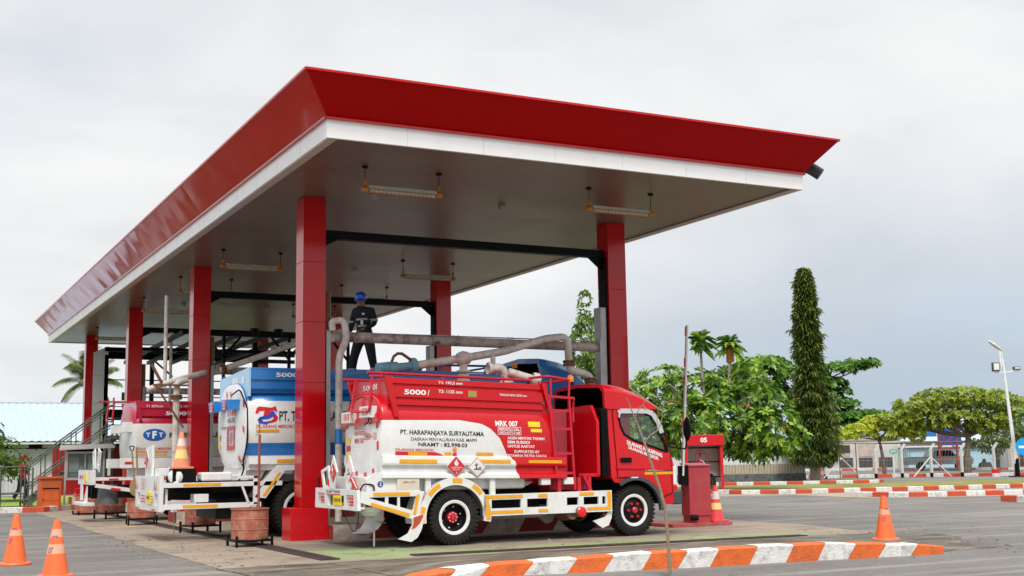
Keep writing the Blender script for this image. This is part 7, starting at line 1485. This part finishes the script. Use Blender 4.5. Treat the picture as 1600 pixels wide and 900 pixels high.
def rosettes(C, V, k, Lm, Wm, spread=.9, up=.35):
    """k leaves radiating from each centre"""
    n = len(C); P = np.repeat(C, k, 0); V = np.repeat(V, k, 0); a = np.tile(np.arange(k) * 2 * pi / k, n) + np.repeat(rng_.random(n) * 6, k)
    ax = V + np.array([0, 0, up]); ax /= np.linalg.norm(ax, axis=1, keepdims=True); t1 = np.cross(ax, np.array([.3, .9, .1])); t1 /= np.linalg.norm(t1, axis=1, keepdims=True); t2 = np.cross(ax, t1)
    D = (t1 * np.cos(a)[:, None] + t2 * np.sin(a)[:, None]) * spread + ax * rng_.uniform(.1, .8, (len(P), 1)); L_ = Lm * rng_.uniform(.7, 1.2, len(P)); return P + D * .04, D, ax, L_, Wm * rng_.uniform(.8, 1.2, len(P))
def trunk(parent, pts, r, m='bark', branches=()):
    mb = MB(); mb.tube(fillet(pts, .3, 4), list(np.linspace(r[0], r[1], len(fillet(pts, .3, 4)))), 12); mb.build('trunk', M[m], parent)
    mb = MB()
    for (q, r0) in branches: f = fillet(q, .3, 3); mb.tube(f, list(np.linspace(r0, r0 * .3, len(f))), 8)
    if branches: mb.build('limb', M[m], parent)
def tree(name, label, x, y, blobs, trunkpts, tr, m, k=6, Lm=.2, Wm=.1, dens=40, lobed=False, up=.35, tm='bark', limbs=None, group=None, bias=.55, droop=.25, cat='tree', top=0):
    """blobs: (dx, dy, z, rx, ry, rz)"""
    t_ = thing(name, label, cat, (x, y, 0), 0, group)
    Cs, Vs = [], []
    for b_ in blobs:
        n = max(6, int(dens * (b_[3] * b_[4] + b_[3] * b_[5] + b_[4] * b_[5]) / 3)); c, v = shell_points(n, b_[:3], b_[3:6], bias, top); Cs.append(c); Vs.append(v)
    C0 = np.concatenate(Cs); V0 = np.concatenate(Vs); P, D, U, L_, W_ = rosettes(C0, V0, k, Lm, Wm, up=up); leaves('crown', P, D, U, L_, W_, m, t_, lobed, droop)
    br = limbs if limbs is not None else [([trunkpts[-1], tuple((Vector(trunkpts[-1]) + Vector(b_[:3])) / 2 + Vector((0, 0, -.1))), b_[:3]], tr[1] * .6) for b_ in blobs]
    trunk(t_, trunkpts, tr, tm, br); return t_
def rot27(pts): # crown blobs given as (across, depth, z...) in the camera's facing direction
    c, s_ = cos(radians(-27.3)), sin(radians(-27.3)); return [(p[0] * c - p[1] * s_, p[0] * s_ + p[1] * c, *p[2:]) for p in pts]
random.seed(5)
G_bread = leafmat('breadfruit_leaf', [(.018, .055, .008), (.05, .15, .012), (.12, .28, .02), (.28, .45, .04), (.42, .56, .07)], .3, .35)
G_term = leafmat('dark_round_leaf', [(.03, .10, .010), (.07, .20, .016), (.16, .34, .03)], .3, .4)
G_yel = leafmat('yellow_green_leaf', [(.07, .12, .010), (.20, .29, .014), (.36, .44, .025), (.14, .15, .02)], .25, .45)
G_yel2 = leafmat('bright_yellow_green_leaf', [(.26, .34, .012), (.46, .52, .02), (.58, .62, .04)], .2, .45)
G_cyp = leafmat('dark_drooping_leaf', [(.03, .055, .012), (.06, .10, .016), (.10, .14, .025), (.18, .23, .03)], .3, .5)
G_lt = leafmat('light_green_leaf', [(.07, .15, .02), (.13, .24, .03), (.22, .33, .06)], .3, .45)
G_far = leafmat('distant_leaf', [(.06, .10, .02), (.10, .15, .03), (.14, .18, .05)], .3, .6)
# breadfruit tree: base about 48 m away
bx_, by_ = 22.7, 19.3
bl = []
for (a, z, rx, rz_) in ((-3.2, 3.6, 1.1, .8), (-2.6, 2.6, 1.2, .8), (-1.6, 4.2, 1.2, .7), (-1.6, 3.0, 1.3, .9), (-2.1, 2.0, 1.1, .6), (-.4, 3.9, 1.2, .9), (-.5, 2.7, 1.3, 1.), (-.6, 1.9, 1.2, .6), (.8, 4.1, 1.1, .8), (.8, 3.0, 1.3, 1.), (.7, 2.1, 1.3, .7), (1.9, 4.6, .8, .5), (2.0, 3.5, 1.1, .8), (2.0, 2.4, 1.2, .8), (1.5, 1.75, .7, .4), (2.6, 2.9, .8, .7), (2.6, 2.1, .8, .6), (1.9, 1.6, .7, .4)):
    bl.append((a, random.uniform(-1.2, .8), z, rx, 1.1, rz_))
tree('breadfruit_tree', 'large breadfruit tree with lobed leaves and bare upper sprigs behind the numbered cabinet', bx_, by_, rot27(bl), [(0, 0, 0), (.1, 0, 1.2), (0, .1, 2.0)], (.22, .14), G_bread, 9, .35, .19, 46, True, .5, limbs=[([(0, 0, 1.8), (0, 0, 2.2), q[:3]], .06) for q in rot27(bl)[::2]], bias=.7, droop=.3)
# the two tall sprigs of the same species
bt = bpy.data.objects['breadfruit_tree']
sp = rot27([(-.20, -.2, 5.85), (.95, -.2, 5.75)]); C0 = np.array([s_ for p in sp for s_ in [p, (p[0] + .05, p[1], p[2] + .15), (p[0] - .1, p[1] + .1, p[2] - .2), (p[0] + .15, p[1], p[2] - .3)]]); V0 = np.tile([0, 0, .6], (len(C0), 1)).astype(float)
P, D, U, L_, W_ = rosettes(C0, V0, 14, .66, .28, up=.3); D[:, 2] += rng_.uniform(-.9, 1.3, len(D)); leaves('sprig', P, D, U, L_, W_, G_bread, bt, True, .55)
mb = MB()
for p in sp: mb.tube([(p[0] * .8, p[1], 3.8), (p[0], p[1], 5.2), p], [.06, .05, .04], 8)
for k in range(3): a = random.uniform(-3.3, 2.5); q = rot27([(a, -1.4, random.uniform(3.0, 4.2)), (a + random.uniform(-.8, .8), -1.5, random.uniform(3.6, 4.6))]); mb.tube([(q[0][0] * .3, q[0][1] * .3, q[0][2] - 1.6), q[0], q[1]], [.035, .022, .01], 6)
mb.build('bare_branch', M['barklt'], bt)
mb = MB(); p = sp[1]; mb.box((p[0], p[1], p[2] - .5), (.22, .22, .5)); mb.build('dead_leaf_sheath', mat('dry_orange_leaf', (.42, .14, .03), .8, var=.3), bt)
P, D, U, L_, W_ = rosettes(np.array([b_[:3] for b_ in rot27([(2.2, -1.6, 1.6), (1.2, -1.7, 3.2), (2.6, -1.6, 2.3), (-1.6, -1.7, 3.4)])]), np.zeros((4, 3)) + [0, 0, .5], 4, .35, .2); leaves('dead_leaf', P, D, U, L_, W_, leafmat('dry_leaf', [(.45, .12, .03), (.55, .22, .05)], .2), bt, True, .5)
# dark layered almond tree behind the vine column
bl = [(-2.5, 0, 5.6, 1.6, 1.2, .45), (-1.2, .3, 6.0, 1.3, 1., .4), (.3, 0, 5.3, 1.5, 1.2, .6), (2.2, 0, 5.7, 1.1, 1, .35), (3.2, 0, 5.85, .9, .8, .33), (4.0, 0, 5.9, .5, .5, .28), (.8, 0, 4.4, 1.6, 1.2, .6), (1.8, .2, 3.9, 1.3, 1.1, .4), (2.4, 0, 4.5, .55, .5, .15), (1.0, 0, 3.2, 1.9, 1.3, .55), (2.9, 0, 3.2, 1.3, 1, .4), (4.0, 0, 3.25, .8, .6, .25), (1.6, 0, 4.9, 1.2, 1, .4), (2.6, .1, 3.8, .9, .8, .3), (3.2, 0, 2.75, 1.2, .9, .4), (.8, 0, 2.5, 1.7, 1.2, .5), (2.3, 0, 2.6, 1.4, 1, .4), (-1.5, .5, 4.5, 1.8, 1.2, .8), (-3.2, .5, 5.0, 1.2, 1., .6)]
tree('almond_tree', 'dark green tropical almond tree with flat layered branches behind the vine covered column tree', 44.9, 40.2, rot27(bl), [(0, 0, 0), (0, 0, 2), (-.2, 0, 4.5)], (.25, .14), G_term, 8, .25, .18, 130, False, .5, top=.2)
bpy.data.objects['almond_tree'].scale = (1.21, 1.21, 1.21); bpy.data.objects['almond_tree'].location.z = -.25
# vine covered columnar tree
t_ = thing('columnar_tree', 'tall narrow column of a tree draped in drooping dark leaves, rising above all the others', 'tree', (35.05, 27.37, 0))
n = 2300; z = rng_.uniform(1.05, 10.75, n); w_ = np.interp(z, [1.05, 1.6, 3, 5, 8, 10, 10.8], [.85, 1.02, .90, .54, .42, .27, .04]) * rng_.uniform(.7, 1.22, n) * (1 + .22 * np.sin(z * 5.1 + 2 * np.floor(rng_.random(n) * 3)) * np.sin(z * 2.3)); a = rng_.random(n) * 2 * pi; w_ = w_ * (1 + .30 * np.sin(z * 7.3 + a * 2) * np.sin(z * 3.1 - a * 3 + 1)); rr = w_ * (.45 + .55 * rng_.random(n) ** .5); rr = np.where(rng_.random(n) < .035, w_ * 1.3, rr)
lean_ = -(z / 10.6) * .12; C0 = np.stack([np.cos(a) * rr + lean_, np.sin(a) * rr + lean_ * .0, z], 1); V0 = np.stack([np.cos(a), np.sin(a), np.full(n, -.7)], 1)
P, D, U, L_, W_ = rosettes(C0, V0, 8, .34, .085, spread=.55, up=-.9); leaves('crown', P, D, U, L_, W_, G_cyp, t_, False, .5)
m_low = z < 4.5; sel = rng_.random(n) < .13; P, D, U, L_, W_ = rosettes(C0[sel | (m_low & (rng_.random(n) < .18))] * [1.05, 1.05, 1], V0[sel | (m_low & (rng_.random(n) < 0))] if False else np.repeat(np.array([[0, -.5, -.3]]), len(C0[sel | (m_low & (rng_.random(n) < 0))]), 0), 6, .3, .1) if False else rosettes(C0[sel] * [1.06, 1.06, 1], V0[sel], 6, .30, .11, up=-.6); leaves('fresh_leaf', P, D, U, L_, W_, G_yel, t_, False, .4)
trunk(t_, [(0, 0, 0), (.03, 0, 1.2), (-.05, 0, 5), (-.1, 0, 10)], (.27, .06), 'barklt')
# pointed light tree behind the right front column
bl = [(0, 0, 2.6 + k * .5, max(.16, .82 - (k > 4) * (k - 4) * .13), max(.14, .8 - k * .07), .42) for k in range(10)]
tree('pointed_tree', 'light green pointed tree seen between the right front column and the blue truck', 16.5, 18.2, bl, [(0, 0, 0), (0, 0, 5.5)], (.14, .03), G_lt, 7, .19, .10, 150, False, -.1, limbs=[([(0, 0, 2.6), (.2, 0, 3.2), (.6, 0, 3.6)], .04)], droop=.45)
# yellow green trees beyond the fence
bl = [(-2.0, 0, 2.5, .8, .7, .32), (-1.2, 0, 2.75, .9, .8, .4), (-.3, .2, 3.1, .9, .8, .4), (.6, 0, 3.15, .9, .8, .38), (1.4, 0, 2.7, .9, .8, .35), (.2, 0, 2.5, 1.2, .9, .35), (1.9, 0, 2.3, .6, .6, .3)]
tree('small_spreading_tree', 'small bright yellow green tree with a flat crown right of the columnar tree', 44.9, 32.8, rot27(bl), [(0, 0, 0), (-.1, 0, 1.2), (-.3, 0, 2.1)], (.11, .08), G_yel2, 8, .17, .10, 170, False, .4, bias=.6)
bl = [(-4.0, 0, 3.2, 1.2, 1, .5), (-2.9, 0, 3.9, 1.3, 1.2, .55), (-1.4, .2, 4.4, 1.5, 1.2, .55), (.2, 0, 4.5, 1.6, 1.2, .55), (1.8, 0, 4.3, 1.4, 1.2, .5), (3.0, 0, 3.9, 1.1, 1, .5), (-1.8, 0, 3.2, 1.5, 1.1, .5), (-3.0, .2, 2.8, 1., .9, .4), (.0, 0, 3.4, 1.4, 1.1, .5), (1.0, 0, 2.8, 1.0, 1, .4), (2.2, 0, 3.2, 1.1, 1, .4)]
tree('spreading_tree', 'wide yellow green umbrella shaped tree near the lamp post', 48.9, 30.4, rot27(bl), [(0, 0, 0), (0, 0, 1.0), (.2, 0, 2.2)], (.24, .15), G_yel, 8, .24, .12, 125, False, .4, bias=.65)
bl = [(0, 0, 3.0, 1.4, 1.2, .6), (1.5, 0, 3.6, 1.5, 1.2, .7), (2.2, 0, 2.6, 1.2, 1, .5)]
tree('roadside_tree', 'yellow green tree cut off by the right edge of the picture', 46.2, 23.0, rot27(bl), [(0, 0, 0), (1.0, -.5, 2.3)], (.16, .1), G_lt, 7, .22, .12, 60, False, .4)
tree('low_shrub_tree', 'low grey green trees showing between the umbrella tree and the lamp post', 60, 38, rot27([(0, 0, 2.4, 2.4, 1.4, 1.1), (3, 0, 2.2, 2, 1.4, .9), (-14, 6, 2.2, 3, 1.5, 1.2)]), [(0, 0, 0), (0, 0, 2)], (.15, .1), G_far, 6, .3, .14, 60)
# left: bush, palm
tree('roadside_bush', 'rounded dark green bushy tree at the left edge behind the stairs', -2.6, 30.5, [(-.7, 0, 2.2, 1.2, 1.1, .8), (.2, 0, 1.8, 1.0, .9, .7), (-.9, .3, 1.4, 1.3, 1., .5), (.85, 0, 1.45, .65, .6, .45), (-.5, 0, 2.75, .9, .8, .45), (.6, 0, 1.15, .6, .6, .3)], [(0, 0, 0), (-.3, 0, 1)], (.14, .09), leafmat('bush_leaf', [(.05, .11, .012), (.09, .18, .02), (.18, .27, .03)], .3), 7, .16, .08, 120, False, .3)
tp = thing('coconut_palm', 'coconut palm whose fronds rise above the blue roofed shed', 'palm', (4.9, 58.3, .75)); mb = MB(); mb.tube([(0, 0, -1.2), (.1, 0, 3), (0, 0, 5.6)], [.2, .16, .14], 12); mb.build('trunk', M['barklt'], tp)
Ps, Ds, Us, Ls, Ws = [], [], [], [], []; mb = MB()
for k in range(22):
    az = k * 2.4 + random.uniform(-.2, .2); el = random.choice([1.4, 1.25, 1.05, .7, .3, .0]); Lf = random.uniform(2.0, 2.5); pos = Vector((0, 0, 5.6)); d = Vector((cos(az) * cos(el), sin(az) * cos(el), sin(el))); line = [pos.copy()]
    for s_ in range(26):
        d = (d + Vector((0, 0, -.055 - .03 * (el < .5)))).normalized(); pos = pos + d * Lf / 26; line.append(pos.copy()); sd_ = d.cross(Vector((0, 0, 1))).normalized()
        for q in (-1, 1):
            for w2_ in (0,): Ps.append(pos - d * w2_ * Lf / 26); Ds.append(sd_ * q + d * .6 + Vector((0, 0, -.45))); Us.append((0, 0, 1)); Ls.append(.62 * (1 - abs(s_ / 26 - .45) * 1.1) + .08); Ws.append(.04)
    mb.tube(line[::3], [.035 * (1 - i / len(line[::3]) * .8) for i in range(len(line[::3]))], 5)
mb.build('frond_rib', M['barklt'], tp); leaves('frond', np.array(Ps), np.array([tuple(v) for v in Ds]), np.array(Us, float), np.array(Ls), np.array(Ws), leafmat('palm_leaf', [(.07, .12, .02), (.13, .19, .03), (.24, .28, .08)], .3), tp, False, .35)
# distant woods on the horizon
C0 = []; 
for k in range(420):
    a = radians(random.uniform(-62, -2)); r = random.uniform(190, 230); C0.append((-6 - sin(a) * r * 1., -20 + cos(a) * r, random.uniform(.5, 4.5) * (1 + .5 * sin(a * 9))))
C0 = np.array(C0); V0 = rng_.normal(size=C0.shape); P, D, U, L_, W_ = rosettes(C0, V0, 14, 2.6, 1.5); wd = leaves('distant_wood', P, D, U, L_, W_, G_far, None); wd.parent = None; tag(wd, 'line of distant trees on the horizon behind the depot', 'trees', kind='stuff')
# dead sapling stuck at the front kerb
t_ = thing('dead_sapling', 'thin leafless stick like sapling standing in front of the striped kerb', 'sapling', (1.40, -8.9, 0)); ax = Vector((.89, -.46, 0)).normalized()
def sv(u, z): return tuple(ax * u + Vector((0, 0, z)))
mb = MB(); mb.tube([sv(0, 0), sv(-.005, .35), sv(-.03, .75), sv(-.09, 1.0), sv(-.17, 1.25), sv(-.24, 1.48), sv(-.30, 1.66), sv(-.38, 1.86), sv(-.42, 1.98)], [.020, .019, .017, .016, .014, .013, .010, .007, .003], 8)
mb.build('stem', mat('dry_bark', (.24, .19, .12), .9, var=.25, vscale=25, bump=.5), t_)
mb = MB(); mb.tube([sv(-.24, 1.46), sv(-.17, 1.55), sv(-.09, 1.60), sv(-.04, 1.70), sv(-.01, 1.86), sv(.02, 2.02)], [.010, .009, .008, .006, .004, .002], 6); mb.tube([sv(-.09, 1.60), sv(-.085, 1.75), sv(-.06, 1.86)], [.005, .004, .002], 6); mb.tube([sv(-.33, 1.76), sv(-.28, 1.86), sv(-.22, 1.92), sv(-.24, 1.98)], [.006, .005, .004, .002], 6); mb.tube([sv(-.25, 1.9), sv(-.21, 1.84)], [.004, .012], 6)
mb.build('twig', bpy.data.materials['dry_bark'], t_)
